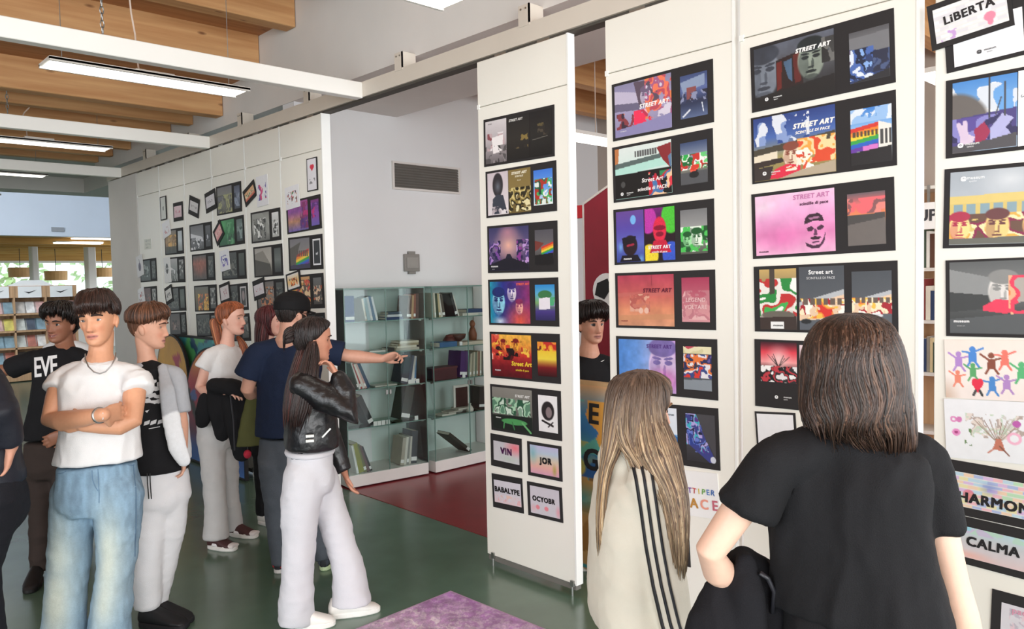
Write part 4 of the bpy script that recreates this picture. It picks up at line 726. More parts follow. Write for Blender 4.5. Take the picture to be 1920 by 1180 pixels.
kidcard(LZ((602,628),(658,612),(664,735),(606,758)), 'white sheet with purple signs hanging over the dark street poster', scr(['6a5ab0','8a7ac8','4a4a9a'],0.5,8), LG[2], m=(0,0,1,1), card=M_paper, name='drawing_sheet', cat='drawing', lift=0.006)
lposter(LZ((605,838),(768,822),(777,985),(612,1000)), 'grey poster with a white-framed portrait, third panel from the niche', DARKP, [('g','c8c4c4','b8b4b4'),('p',[(0.14,0.08),(0.86,0.08),(0.86,0.92),(0.14,0.92)],'3a3838'),('e',0.5,0.45,0.22,0.25,'9a8a8a')], LG[2])
kidcard(LZ((600,835),(662,810),(668,930),(606,955)), 'black-edged card with fine pink writing over the portrait poster', [('g','dcd4d4','d8d0d0'),('n',0.2,0.2,0.8,0.8,['b88a90','dcd4d4'],14,0.35)], LG[2], lift=0.006, m=(0.1,0.16,0.9,0.84))
lposter(LZ((612,1020),(780,1010),(790,1175),(618,1185)), 'dark poster lowest on the third panel, behind the person carrying a black jacket', DARKP, GREY, LG[2])
# fourth
kidcard(LZ((418,282),(478,312),(468,424),(404,395)), 'black-edged tilted card with grey lettering, top of the fourth panel from the niche', [('g','d4d0d0','ccc8c8'),('n',0.15,0.4,0.85,0.6,['4a4448','d4d0d0'],12,0.6)], LG[3], m=(0.12,0.24,0.9,0.76))
lposter(LZ((412,468),(545,444),(556,614),(418,630)), 'grey poster of white sloping shapes, fourth panel from the niche', [('g','6a6a6c','8a8a8e','4a4a4c'),('p',[(0,0.3),(0.9,0.5),(1,0.7),(0,0.55)],'d8d8dc'),('n',0,0.5,0.8,1,['e0e0e2','3a3a3c','8a8a8e'],7,0.6)], [('g','5a5a5e','3a3a3c'),('n',0,0.4,1,0.8,['c8c8cc','3a3a3c'],7,0.5)], LG[3])
lposter(LZ((428,648),(562,635),(574,803),(433,812)), 'poster of a rust-red wall, fourth panel from the niche', [('g','5a5450','9a5a48','6a4a40','4a4440'),('s',0.5,0.5,0.5,0.5,'b0604a',0.8),('m',0.2,9)], DARKP, LG[3])
lposter(LZ((442,838),(578,832),(585,995),(446,1000)), 'poster of yellow and orange blooms, fourth panel from the niche', [('g','6a6a62','7a6a4a','4a443a'),('n',0.2,0.3,1,1,['d8a03a','e8c05a','c8703a','5a5a50'],7,0.8)], GREY, LG[3])
lposter(LZ((455,1010),(585,1005),(590,1148),(458,1155)), 'dark poster with pale lettering, lowest on the fourth panel from the niche', DARKP, GREY, LG[3])
# fifth
kidcard(LZ((232,295),(270,285),(276,430),(238,440)), 'narrow dark-edged sheet with an ink sketch, top of the fifth panel from the niche', [('g','d8dad4','d4d6d0'),('p',[(0.4,0.45),(0.6,0.4),(0.58,0.6),(0.42,0.6)],'5a5f58')], LG[4], m=(0.12,0.04,0.88,0.96), name='drawing_sheet', cat='drawing')
kidcard(LZ((246,460),(290,428),(302,520),(258,555)), 'white sheet with a faint pink sketch below the thin-edged narrow sheet', scr(['d8a0a8','b89aa0'],0.4,8), LG[4], m=(0,0,1,1), card=M_paper, name='drawing_sheet', cat='drawing', lift=0.006)
kidcard(LZ((315,332),(372,320),(374,435),(316,447)), 'dark-edged pink word card, upper right of the fifth panel from the niche', [('g','e0c8cc','d8b8c0'),('n',0.2,0.4,0.8,0.6,['c86a80','e0c8cc'],12,0.6)], LG[4], m=(0.1,0.2,0.9,0.8))
lposter(LZ((258,498),(370,480),(379,640),(264,652)), 'poster of yellow stripes with a pale small picture, fifth panel from the niche', [('g','77746a','b08a5a','3a3a34'),('n',0.2,0.2,1,0.7,['d8a85a','8a6a3a','b89a6a'],6,0.8),('w',0,0.7,1,1,8,'2c3028')], [('g','b8c0c4','c8d0d4','8a9090')], LG[4])
lposter(LZ((262,668),(380,658),(387,816),(268,822)), 'grey street poster beside a narrow white sheet, fifth panel from the niche', [('g','b8b8b8','8a8e8c','5a5e5a'),('p',[(0,0.2),(1,0.6),(1,0.75),(0,0.5)],'d8d8d8'),('n',0,0.5,1,1,['6a706c','9a9e9a','3c403c'],7,0.7)], GREY, LG[4])
kidcard(LZ((258,668),(296,660),(302,815),(262,825)), 'narrow white sheet with an ink figure, over the grey street poster', [('g','e4e4e2','dedddc'),('e',0.5,0.45,0.2,0.2,'3a3a3a'),('n',0.2,0.3,0.8,0.7,['6a6a6a','e4e4e2'],8,0.5)], LG[4], m=(0,0,1,1), card=M_paper, name='drawing_sheet', cat='drawing', lift=0.006)
lposter(LZ((272,850),(385,842),(392,990),(278,998)), 'greenish street poster under a tilted word card, fifth panel from the niche', DARKP, [('g','4a544c','5a645c','2a2f2a')], LG[4])
kidcard(LZ((264,855),(306,828),(314,930),(270,962)), 'black-edged word card over the greenish street poster', [('g','d8d6d2','d0ceca'),('n',0.15,0.35,0.85,0.7,['2a2a2a','d8d6d2'],9,0.55)], LG[4], lift=0.006, m=(0.12,0.18,0.9,0.82))
lposter(LZ((290,1005),(390,1000),(397,1140),(294,1145)), 'brownish dark poster lowest on the fifth panel from the niche', [('g','4a4444','6a5a54','2a2828'),('n',0.2,0.3,0.9,0.8,['8a6a60','3a3434','a89088'],7,0.6)], DARKP, LG[4])
# rearmost
poster(LZ((135,555),(178,548),(180,612),(137,616)), 'small printed notice on the mostly bare rearmost panel', card=M_paper, pics=[(0,0,1,1,[('g','dcdccf','d8d8cc'),('n',0.1,0.1,0.9,0.3,['6a6a66','dcdccf'],16,0.4),('n',0.1,0.45,0.9,0.6,['6a6a66','dcdccf'],16,0.4),('n',0.1,0.75,0.7,0.9,['6a6a66','dcdccf'],16,0.4)])], name='notice', cat='notice', group=LG[5])
lposter(LZ((108,682),(207,667),(212,810),(112,818)), 'dark green street poster, upper of the two on the rearmost panel', [('g','3a423e','5a6460','2a2f2c'),('n',0,0.2,1,0.8,['8a948e','2a302c','5a645e'],7,0.7)], DARKP, LG[5])
kidcard(LZ((90,665),(126,640),(132,770),(94,792)), 'narrow white sheet with a violet figure at the left edge of the rearmost panel', [('g','e2e0e2','dcdadc'),('e',0.5,0.55,0.2,0.2,'4a3a5a'),('l',0.5,0.2,0.55,0.5,0.03,'6a5a7a')], LG[5], m=(0,0,1,1), card=M_paper, name='drawing_sheet', cat='drawing', lift=0.006)
lposter(LZ((112,850),(210,840),(216,978),(116,985)), 'reddish dark street poster, lower of the two on the rearmost panel', [('g','5a3a3c','6a4a48','2c2626'),('n',0,0.3,1,1,['3a3434','8a5a58','5a5450'],7,0.7)], GREY, LG[5])
kidcard(LZ((100,862),(136,842),(140,940),(106,965)), 'white sheet with a faint red sketch, lower left edge of the rearmost panel', scr(['c86a6a','8a5a5a'],0.4,8), LG[5], m=(0,0,1,1), card=M_paper, name='drawing_sheet', cat='drawing', lift=0.006)

# ---------------------------------------------------------------- glass cabinets in the niche
M_cglass = glass('greenish cabinet glass', 'f7fbfa', 0.05)
M_shelf = glass('greenish shelf glass', 'eef8f4', 0.15)
M_gedge = mat('green glass edge', '6f9087', 0.25, 0.05, 10)
M_base = mat('white cabinet base', 'eceae6', 0.5, 0.02)
M_back = mat('pale cabinet back', 'd6e3de', 0.6, 0.03)
M_pages = mat('page edges', 'e6dfd0', 0.8, 0.06, 40, stretch=(1, 1, 8))
class Frame:
    """a cabinet's own axes: x along its front, y into its depth, z up"""
    def __init__(s, o, ang): s.o = np.array(o, float); s.x = np.array([math.cos(ang), math.sin(ang), 0]); s.y = np.array([-math.sin(ang), math.cos(ang), 0]); s.z = UP
    def p(s, x, y, z): return s.o+s.x*x+s.y*y+s.z*z
    def box(s, mb, x0, x1, y0, y1, z0, z1): return mb.obox(s.p((x0+x1)/2, (y0+y1)/2, (z0+z1)/2), s.x, s.y, s.z, (x1-x0)/2, (y1-y0)/2, (z1-z0)/2)
SH = [0.525, 0.865, 1.175, 1.46]
def cabinet(fr, w, d, label):
    t = thing('glass_cabinet', label, 'cabinet', fr.p(w/2, d/2, 0), 'glass display cabinets in the niche')
    fr.box(MB(), 0, w, 0, d, 0.015, 0.12).build('base', M_base, t, bevel=0.004)
    fr.box(MB(), 0.05, w-0.05, 0.04, d-0.04, 0, 0.02).build('plinth', M_dark, t)
    for k, z in enumerate(SH):
        s = fr.box(MB(), 0.012, w-0.012, 0.02, d-0.02, z-0.008, z).build('glass_shelf', M_shelf, t)
        e = fr.box(MB(), 0.012, w-0.012, 0.012, 0.02, z-0.009, z); e.build('shelf_edge', M_gedge, s)
        for xx in (0.012, w-0.032): fr.box(MB(), xx, xx+0.02, 0.05, 0.07, z-0.022, z-0.008).build('shelf_clip', M_steel, s)
    fr.box(MB(), 0, w, 0, d, 1.74, 1.752).build('top', M_gedge, t)
    fr.box(MB(), 0.01, w-0.01, d-0.008, d, 0.12, 1.74).build('back_panel', M_back, t)
    for xx in (0.002, w-0.008): fr.box(MB(), xx, xx+0.006, 0.008, d-0.008, 0.12, 1.74).build('side_pane', M_cglass, t)
    for xx in (0.006, w/2+0.003): 
        dd = fr.box(MB(), xx, xx+w/2-0.009, 0, 0.006, 0.122, 1.738).build('door', M_cglass, t)
        fr.box(MB(), xx+(w/2-0.03 if xx < 0.1 else 0.008), xx+(w/2-0.012 if xx < 0.1 else 0.026), -0.012, 0, 0.80, 0.84).build('lock', M_steel, dd)
    for xx, yy in ((0, 0), (w-0.006, 0), (w/2-0.003, 0), (0, d-0.006), (w-0.006, d-0.006)):
        fr.box(MB(), xx, xx+0.006, yy-0.001, yy+0.007, 0.12, 1.74).build('edge_strip', M_gedge, t)
    return t
C1 = Frame((3.595, 5.862, 0), math.radians(-7.0)); C2 = Frame((4.45, 5.735, 0), math.radians(0.0))
cabinet(C1, 0.80, 0.40, 'glass cabinet nearer to the left panels, books on its four shelves')
cabinet(C2, 0.86, 0.42, 'glass cabinet half hidden behind the detached poster panel')
def book(fr, x, y, z, th, dep, hgt, col, label, lean=0.0, flat=False, spine=None, cat='book', grp='books in the glass cabinets', yaw=0):
    """one book: boards and spine, page block as its part. lean in degrees about the depth axis; flat = lying down"""
    t = thing('book', label, cat, fr.p(x, y, z), grp)
    a = math.radians(lean); ax = fr.x*math.cos(a)-fr.z*math.sin(a); az = fr.x*math.sin(a)+fr.z*math.cos(a); ay = fr.y
    o = fr.p(x, y, z)+UP*(abs(math.sin(a))*0.0)
    if flat: ax, az = fr.z, fr.x; ay = fr.y
    if yaw:
        c, s_ = math.cos(math.radians(yaw)), math.sin(math.radians(yaw)); fx = fr.x*c+fr.y*s_; fy = fr.y*c-fr.x*s_
        if flat: az, ay = fx, fy
        else: ax = fx*math.cos(a)-fr.z*math.sin(a); ay = fy; az = fx*math.sin(a)+fr.z*math.cos(a)
    if lean > 0: o = o+UP*th*math.sin(a)
    m = mat('book cloth '+col, col, 0.6, 0.06, 12)
    def bx(mb, x0, x1, y0, y1, z0, z1): return mb.obox(o+ax*(x0+x1)/2+ay*(y0+y1)/2+az*(z0+z1)/2, ax, ay, az, (x1-x0)/2, (y1-y0)/2, (z1-z0)/2)
    b = 0.0025
    mb = bx(MB(), 0, b, 0, dep, 0, hgt); bx(mb, th-b, th, 0, dep, 0, hgt); bx(mb, b, th-b, 0, b, 0, hgt)
    mb.build('cover', m, t)
    bx(MB(), b, th-b, b, dep-0.004, 0.003, hgt-0.003).build('page_block', M_pages, t)
    if spine: bx(MB(), 0.001, th-0.001, -0.0008, 0.0002, hgt*0.08, hgt*0.2).build('shelf_label', M_paper, t)
    return t
def tagstand(fr, x, y, z, label):
    t = thing('label_stand', label, 'label', fr.p(x, y, z), 'small white number labels in the cabinets')
    fr.box(MB(), x, x+0.035, y, y+0.004, z, z+0.04).build('label_face', M_paper, t)
    fr.box(MB(), x, x+0.035, y, y+0.03, z, z+0.003).build('label_foot', M_paper, t)
def row(fr, x, y, z, items, where):
    """items: (thickness, height, colour, lean, words)"""
    names = []
    for i, (th, hh, col, lean, words_) in enumerate(items):
        a = math.radians(lean)
        x0 = x+(max(0, -math.sin(a))*hh if i == 0 and lean < 0 else 0)
        book(fr, x0, y, z+(0.0), th, 0.19, hh, col, words_+' '+where, lean, spine=(i % 2 == 0)); x = x0+th/max(0.5, math.cos(a))+0.002
Z0 = 0.122
# first cabinet, from the top shelf down
row(C1, 0.03, 0.04, SH[3], [(0.085,0.225,'1f3a78',0,'thick upright royal blue binder')], 'at the left end of the first cabinet top shelf')
row(C1, 0.185, 0.04, SH[3], [(0.018,0.20,'d8d0c4',-10,'cream slim book'),(0.03,0.205,'b8ccd4',-10,'pale blue book'),(0.022,0.215,'dfe2e6',-11,'white book'),(0.025,0.22,'7a90a8',-12,'slate blue book'),(0.02,0.215,'e4e6ea',-13,'thin white leaning book')], 'leaning left of centre on the first cabinet top shelf')
for k, (c, w_) in enumerate((('2a3f6a','navy flat book, lowest of the pile'),('c8ccd0','pale grey flat book in the middle of the pile'),('3a4a5a','dark flat book on top of the pile'))):
    book(C1, 0.43+0.01*k, 0.05, SH[3]+0.024*k, 0.022, 0.16, 0.17-0.02*k, c, w_+' on the first cabinet top shelf', flat=True)
row(C1, 0.63, 0.04, SH[3], [(0.045,0.21,'5a3a2e',6,'dark brown thick book'),(0.022,0.215,'b8946a',4,'tan book'),(0.022,0.225,'8a4a38',3,'rust brown book'),(0.03,0.23,'4a2a26',2,'deep maroon book')], 'at the right end of the first cabinet top shelf')
for k, (c, w_, l) in enumerate((('b8b0a0','beige flat book, lowest of the pile',0.24),('d8d0bc','cream flat book second in the pile',0.2),('9a8a6a','tan flat book third in the pile',0.21),('c8c0a8','sand-coloured flat book on top of the pile',0.2))):
    book(C1, 0.52+0.012*k, 0.05, SH[2]+0.021*k, 0.02, 0.17, l, c, w_+' on the first cabinet second shelf', flat=True)
book(C1, 0.44, 0.06, SH[2]+0.001, 0.028, 0.12, 0.07, '2c2622', 'small dark flat book left of the pile on the first cabinet second shelf', flat=True)
book(C1, 0.26, 0.06, SH[2]+0.001, 0.014, 0.12, 0.16, 'e4e2dc', 'thin white flat booklet on the first cabinet second shelf', flat=True)
row(C1, 0.06, 0.04, SH[1], [(0.012,0.24,'2f4a3a',-16,'dark green slim book'),(0.016,0.245,'e0dcd8',-18,'white slim book'),(0.014,0.24,'a83a34',-20,'red slim book'),(0.02,0.235,'e2d8d0',-21,'pale book'),(0.018,0.24,'d0a8a0',-22,'pink-grey book'),(0.03,0.25,'24405e',-23,'dark blue broad book')], 'leaning on the left of the first cabinet third shelf')
row(C1, 0.55, 0.04, SH[1], [(0.07,0.25,'1f2836',14,'blue-black large book'),(0.03,0.26,'2e3f58',12,'navy large book'),(0.016,0.255,'d8d2c8',10,'cream slim book'),(0.014,0.25,'e6e6e6',8,'white slim book'),(0.02,0.235,'3f7aa8',3,'sky blue upright book')], 'on the right of the first cabinet third shelf')
book(C1, 0.30, 0.05, SH[1]+0.001, 0.01, 0.13, 0.22, 'd2cfc4', 'thin pale flat folder on the first cabinet third shelf', flat=True)
for x, w_ in zip((0.62, 0.655, 0.70), ('left', 'middle', 'right')): tagstand(C1, x, 0.02, SH[1], w_+' white label card before the dark books, first cabinet third shelf')
row(C1, 0.12, 0.05, SH[0], [(0.05,0.29,'262a2c',-24,'big black book'),], 'leaning on the left of the first cabinet fourth shelf')
row(C1, 0.545, 0.05, SH[0], [(0.09,0.31,'2d3326',13,'big dark olive folder')], 'leaning on the right of the first cabinet fourth shelf')
for x, w_ in zip((0.26, 0.30, 0.34, 0.385), ('first', 'second', 'third', 'fourth')): tagstand(C1, x, 0.02, SH[0], w_+' white label card from the left before the big black book')
tagstand(C1, 0.68, 0.025, SH[0], 'white label card in front of the big dark olive folder')
row(C1, 0.05, 0.04, Z0, [(0.02,0.26,'e8e8e4',-10,'white book'),(0.05,0.27,'8a8a2a',-13,'mustard green thick book'),(0.025,0.26,'6a6a3a',-15,'olive book'),(0.025,0.25,'6a4a4a',-18,'plum book'),(0.02,0.24,'2c2c30',-20,'black slim book')], 'at the left of the first cabinet bottom')
row(C1, 0.53, 0.05, Z0, [(0.035,0.25,'b0a898',9,'beige book'),(0.025,0.255,'d8d4c8',8,'cream book'),(0.022,0.26,'8a8a84',7,'grey book'),(0.02,0.255,'c8c4b8',6,'ivory book'),(0.06,0.30,'2a3038',5,'tall blue-black book')], 'at the right of the first cabinet bottom')
# second cabinet
row(C2, 0.05, 0.04, SH[3], [(0.016,0.23,'e2dccc',-3,'ivory slim book'),(0.03,0.22,'3a4a38',-4,'dark green book'),(0.022,0.225,'c8b890',-5,'tan book'),(0.02,0.22,'d8d4c8',-6,'pale book'),(0.03,0.215,'5a564c',-9,'grey-brown book')], 'at the left of the second cabinet top shelf')
row(C2, 0.245, 0.04, SH[3], [(0.03,0.23,'2e2e30',-17,'black leaning book'),(0.012,0.21,'dedad0',-18,'white leaning booklet')], 'on the second cabinet top shelf')
book(C2, 0.40, 0.04, SH[3], 0.025, 0.17, 0.2, 'd8d4c8', 'cream flat book, lower of two on the second cabinet top shelf', flat=True)
book(C2, 0.45, 0.04, SH[3]+0.026, 0.035, 0.17, 0.24, '24406a', 'navy flat book, upper of two on the second cabinet top shelf', flat=True)
book(C2, 0.12, 0.05, SH[2], 0.045, 0.15, 0.21, '3a6a98', 'blue flat book on the second cabinet second shelf', flat=True)
tagstand(C2, 0.345, 0.03, SH[2], 'white label card beside the blue flat book')
book(C2, 0.40, 0.05, SH[2], 0.03, 0.17, 0.32, 'd2c4b0', 'beige flat album on the second cabinet second shelf', flat=True)
def lump(fr, x, y, z, label, name, cat, parts):
    t = thing(name, label, cat, fr.p(x, y, z))
    for nm, col, shape in parts:
        mb = MB()
        if shape[0] == 'lathe':
            n = 14
            for r, h in shape[1]: mb.v += [tuple(fr.p(x+r*math.cos(q), y+r*math.sin(q), z+h)) for q in np.arange(n)*2*math.pi/n]
            k = len(shape[1])
            mb.f += [(i*n+j, i*n+(j+1) % n, (i+1)*n+(j+1) % n, (i+1)*n+j) for i in range(k-1) for j in range(n)]
            mb.f += [tuple(range(n))[::-1], tuple(range((k-1)*n, k*n))]
        else: fr.box(mb, *shape[1])
        mb.build(nm, mat('object '+col, col, 0.5, 0.1), t, smooth=shape[0] == 'lathe')
    return t
lump(C2, 0.34, 0.18, SH[2], 'dark red rounded pot on the second cabinet second shelf', 'pot', 'pot', [('pot_body','5a2a24',('lathe',[(0.03,0),(0.06,0.02),(0.065,0.05),(0.04,0.085)])),('pot_lid','6a342a',('lathe',[(0.04,0.085),(0.03,0.1),(0.008,0.105)]))])
lump(C2, 0.46, 0.2, SH[2]+0.031, 'brown woven bowl on the beige album in the second cabinet', 'bowl', 'bowl', [('bowl_body','4a2c24',('lathe',[(0.03,0),(0.075,0.03),(0.085,0.06),(0.08,0.062)])),('rim','6a4434',('lathe',[(0.085,0.06),(0.088,0.068),(0.08,0.07)]))])
lump(C2, 0.64, 0.18, SH[2]+0.031, 'orange-brown figurine at the right of the second cabinet second shelf', 'figurine', 'figurine', [('figurine_body','7a3f22',('lathe',[(0.04,0),(0.045,0.06),(0.03,0.11),(0.02,0.13)])),('figurine_head','8a4a2a',('lathe',[(0.02,0.13),(0.03,0.16),(0.02,0.19),(0.004,0.2)]))])
lump(C2, 0.03, 0.06, SH[1], 'dark red long box on the second cabinet third shelf', 'box', 'box', [('box_body','4a2226',('box',(0.03,0.33,0.06,0.2,SH[1],SH[1]+0.10))),('box_lid','5a2a2c',('box',(0.025,0.335,0.055,0.205,SH[1]+0.10,SH[1]+0.118)))])
row(C2, 0.345, 0.04, SH[1], [(0.09,0.25,'4a2a68',6,'purple thick book')], 'on the second cabinet third shelf')
row(C2, 0.47, 0.04, SH[1], [(0.02,0.225,'b8b09a',5,'beige slim book'),(0.022,0.23,'8a8470',4,'khaki book'),(0.018,0.235,'c4bca8',4,'sand book'),(0.02,0.23,'6a7a6a',3,'sage book'),(0.018,0.24,'a89a80',3,'tan book'),(0.022,0.235,'8a5a4a',2,'brick-coloured book'),(0.02,0.24,'c8c2b0',2,'pale grey book'),(0.02,0.235,'5a5a50',2,'olive grey book')], 'in the row on the second cabinet third shelf')
tagstand(C2, 0.36, 0.015, SH[1], 'white label card before the purple book')
t = thing('framed_photo', 'white-framed dark portrait photograph leaning in the second cabinet', 'picture', C2.p(0.40, 0.1, SH[0]))
C2.box(MB(), 0.33, 0.53, 0.12, 0.13, SH[0], SH[0]+0.26).build('frame', mat('white picture frame', 'd8d4cc'), t)
C2.box(MB(), 0.355, 0.505, 0.116, 0.121, SH[0]+0.03, SH[0]+0.235).build('photograph', mat('dark brown print', '3a221c', 0.4, 0.3, 12), t)
row(C2, 0.60, 0.06, SH[0], [(0.10,0.22,'2a1e1c',4,'black-brown thick album')], 'on the second cabinet fourth shelf')
for k, (x, c) in enumerate(((0.12,'d0ccc0'),(0.2,'a8a498'),(0.32,'c4c0b4'))):
    book(C2, x, 0.04, SH[0]+0.016*k, 0.014, 0.12, 0.17, c, ['pale thin flat booklet, lowest','grey thin flat booklet, middle','ivory thin flat booklet, uppermost'][k]+' of three on the second cabinet fourth shelf', flat=True)
lump(C2, 0.47, 0.05, SH[0]+0.002, 'small white cloth bag before the portrait photograph', 'bag', 'bag', [('bag_body','d4d0c4',('lathe',[(0.035,0),(0.04,0.02),(0.025,0.05),(0.012,0.06)])),('bag_neck','c4bfb0',('lathe',[(0.012,0.06),(0.018,0.075),(0.004,0.078)]))])
row(C2, 0.20, 0.05, Z0, [(0.03,0.34,'3a3830',-52,'large dark book with white page edges'),], 'propped low in the second cabinet bottom')

# ---------------------------------------------------------------- red gable panel, graffiti boards, bookcases behind the panels
M_darkred = mat('dark red painted wood', '8e1f30', 0.5, 0.05); M_bred = mat('bright red painted wood', 'c8242e', 0.5, 0.05); M_wedge = mat('pale edge', 'd8cfc8', 0.6)
RX = 5.6
a, b, c_, d = on_plane(1095, 384, 0, RX), on_plane(1150, 344, 0, RX), on_plane(1074, 380, 0, RX), on_plane(1074, 410, 0, RX)
t = thing('red_playhouse', 'dark red gable-topped wooden house front with a bright red crossbar, behind the panels', 'playhouse', (RX, a[1]-0.7, 0))
ya, za = a[1], a[2]; yb, zb = b[1], b[2]; yc = ya-2*(ya-yb)
MB().prism([(RX, ya, 0.01), (RX, ya, za), (RX, yb, zb), (RX, yc, za), (RX, yc, 0.01)], (0.05, 0, 0)).build('gable_board', M_darkred, t)
MB().prism([(RX-0.004, ya, za), (RX-0.004, yb, zb), (RX-0.004, yb, zb+0.02), (RX-0.004, ya+0.01, za+0.02)], (0.06, 0, 0)).build('gable_edge', M_wedge, t)
MB().box(RX-0.004, RX+0.056, ya, ya+0.02, 0.01, za).build('side_edge', M_wedge, t)
MB().box(RX, RX+0.05, ya+0.02, ya+0.6, d[2], za).build('crossbar', M_bred, t)
MB().box(RX, RX+0.05, ya+0.55, ya+0.6, 0.01, d[2]).build('post', M_bred, t)
ec = on_plane(1138, 545, 0, RX)
mb = MB(); n = 24
for r, xx in ((0.16, 0), (0.16, -0.01)): mb.v += [(RX+xx-0.001, ec[1]+r*math.cos(q), ec[2]+r*math.sin(q)) for q in np.arange(n)*2*math.pi/n]
mb.f += [tuple(range(n)), tuple(range(n, 2*n))[::-1]] + [(i, (i+1) % n, (i+1) % n+n, i+n) for i in range(n)]
mb.build('white_disc', M_paper, t)
MB().prism([(RX-0.013, ec[1]+0.13, ec[2]-0.04), (RX-0.013, ec[1]+0.10, ec[2]+0.07), (RX-0.013, ec[1]-0.02, ec[2]+0.11), (RX-0.013, ec[1]-0.06, ec[2]+0.02), (RX-0.013, ec[1]+0.02, ec[2]-0.08)], (-0.006, 0, 0)).build('black_shape', M_dark, t)

def painted_board(name, label, quad_c, U, w, h, z0, ops, outline=None, texts=(), edge='c8a478', thick=0.03, n=90):
    """a painted board standing on the floor, its face towards -N side"""
    N = np.cross(U, UP)*1.0
    c = np.array(quad_c, float)
    root = bpy.data.objects.new(name, None); COL.objects.link(root)
    m = Matrix.Identity(4)
    for i in range(3): m[i][0], m[i][1], m[i][2], m[i][3] = U[i], UP[i], N[i], c[i]
    root.matrix_world = m; tag(root, label, 'board', 'graffiti-painted boards')
    if outline is None:
        cm = MB().box(-w/2, w/2, z0, h, -thick, 0)
    else:
        cm = MB(); cm.prism([(x, y, -thick) for x, y in outline], (0, 0, thick))
    me = bpy.data.meshes.new('board'); me.from_pydata(cm.v, [], cm.f); me.update()
    child_mesh(me, 'board_panel', root, None, mat('plywood edge '+edge, edge, 0.7, 0.1))
    return root, c
# graffiti board with blue and orange lettering between the first two panels
GX = 3.56
pl, pr_ = on_plane(1075, 712, 0, GX), on_plane(1160, 714, 0, GX)
root, c = painted_board('graffiti_board', 'blue and ochre graffiti board with black letters behind the gap between two panels', ((pl+pr_)/2*[1, 1, 0]), np.array([0, -1.0, 0]), 0.62, pl[2], 0.02, None)
ops = [('g','d8a878','3a86c0','2f74b8','c8a060','b8905a','c89a60','a87a44'),('n',0,0.08,1,0.5,['3f8ac8','2a62a8','5ab0a8','e8a84a','d8c060'],5,0.75),('n',0,0.5,1,1,['c89a5c','b07f42','d8ac6c','4aa8b0','8a6a3a'],5,0.7),('e',0.2,0.45,0.16,0.06,'e8c83a',0.8),('s',0.3,0.35,0.3,0.12,'6ac0a0',0.8),('s',0.3,0.62,0.4,0.1,'4ab0c0',0.8),('e',0.1,0.12,0.06,0.02,'1c2a3a'),('l',0.12,0.0,0.2,0.12,0.02,'1c2a50'),('e',0.08,0.5,0.06,0.015,'1a1a1c')]
im = paint(70, 130, ops, 91); child_mesh(grid_mesh('picture', im, -0.31, 0.31, 0.03, pl[2]-0.025, 0.0015), 'picture', root, None)
for s, x, z, sz, in (('E', -0.02, pl[2]-0.20, 0.17), ('G', -0.04, pl[2]-0.48, 0.18), ('C', 0.02, pl[2]-0.72, 0.2), ('P', 0.17, pl[2]-0.3, 0.2), ('A', 0.18, pl[2]-0.6, 0.2)):
    tm = text_mesh(s, sz, 0.05, 0.006); tm.transform(Matrix.Translation((x, z, 0.0035))); child_mesh(tm, 'lettering', root, None, ink('1c1c22'))
# cut-out boards in front of the far-left panels
BX = 3.0
def cut_board(px0, px1, pyt, label, round_top, ops, lean=0.0, xx=BX, nn=48, extra=None):
    p0, p1 = on_plane(px0, pyt, 0, xx), on_plane(px1, pyt, 0, xx)
    yc = (p0[1]+p1[1])/2; w = abs(p0[1]-p1[1]); top = on_plane((px0+px1)/2, pyt, 0, xx)[2]
    root = bpy.data.objects.new('graffiti_board', None); COL.objects.link(root)
    m = Matrix.Identity(4)
    for i, (u, v, n_) in enumerate(((0, 0, -1), (-1, 0, 0), (0, 1, 0))): m[i][0], m[i][1], m[i][2] = u, v, n_
    m[0][3], m[1][3], m[2][3] = xx, yc, 0
    root.matrix_world = m; tag(root, label, 'board', 'graffiti-painted boards')
    if round_top:
        r = min(w/2, top*0.5)
        out = [(-w/2, 0.01)]+[(w/2*-math.cos(q), top-r+r*math.sin(q)) for q in np.linspace(0, math.pi, nn//2)]+[(w/2, 0.01)]
    else: out = [(-w/2, 0.01), (-w/2, top), (w/2, top), (w/2, 0.01)]
    out = out[::-1]
    cm = MB().prism([(x, y, -0.03) for x, y in out], (0, 0, 0.03)); me = bpy.data.meshes.new('board'); me.from_pydata(cm.v, [], cm.f); me.update()
    child_mesh(me, 'board_panel', root, None, mat('black board edge', '1e1a1c', 0.6))
    # painted face: a fan of rings so the print follows the outline
    c0 = np.array([0, top*0.5]); R = 26; o_ = []
    oo = np.array(out, float); dens = []
    for i in range(len(oo)):
        a_, b_ = oo[i], oo[(i+1) % len(oo)]; k = max(1, int(np.linalg.norm(b_-a_)/0.03)); dens += [a_+(b_-a_)*j/k for j in range(k)]
    dens = np.array(dens); K = len(dens)
    P = np.concatenate([c0+(dens-c0)*0.965*(i/R) for i in range(R+1)]); V = np.c_[P, np.full(len(P), 0.0015)]
    f = [(i*K+j, i*K+(j+1) % K, (i+1)*K+(j+1) % K, (i+1)*K+j) for i in range(R) for j in range(K)]
    im = paint(120, 160, ops, int(px0)); ix = np.clip(((P[:, 0]+w/2)/w*119), 0, 119).astype(int); iy = np.clip((1-P[:, 1]/top)*159, 0, 159).astype(int)
    me = bpy.data.meshes.new('picture'); me.from_pydata(V.tolist(), [], f); me.update()
    at = me.color_attributes.new('Col', 'FLOAT_COLOR', 'POINT'); at.data.foreach_set('color', np.c_[s2l(im[iy, ix]), np.ones(len(P))].ravel().astype(np.float32))
    me.materials.append(M_print); child_mesh(me, 'picture', root, None)
    return root
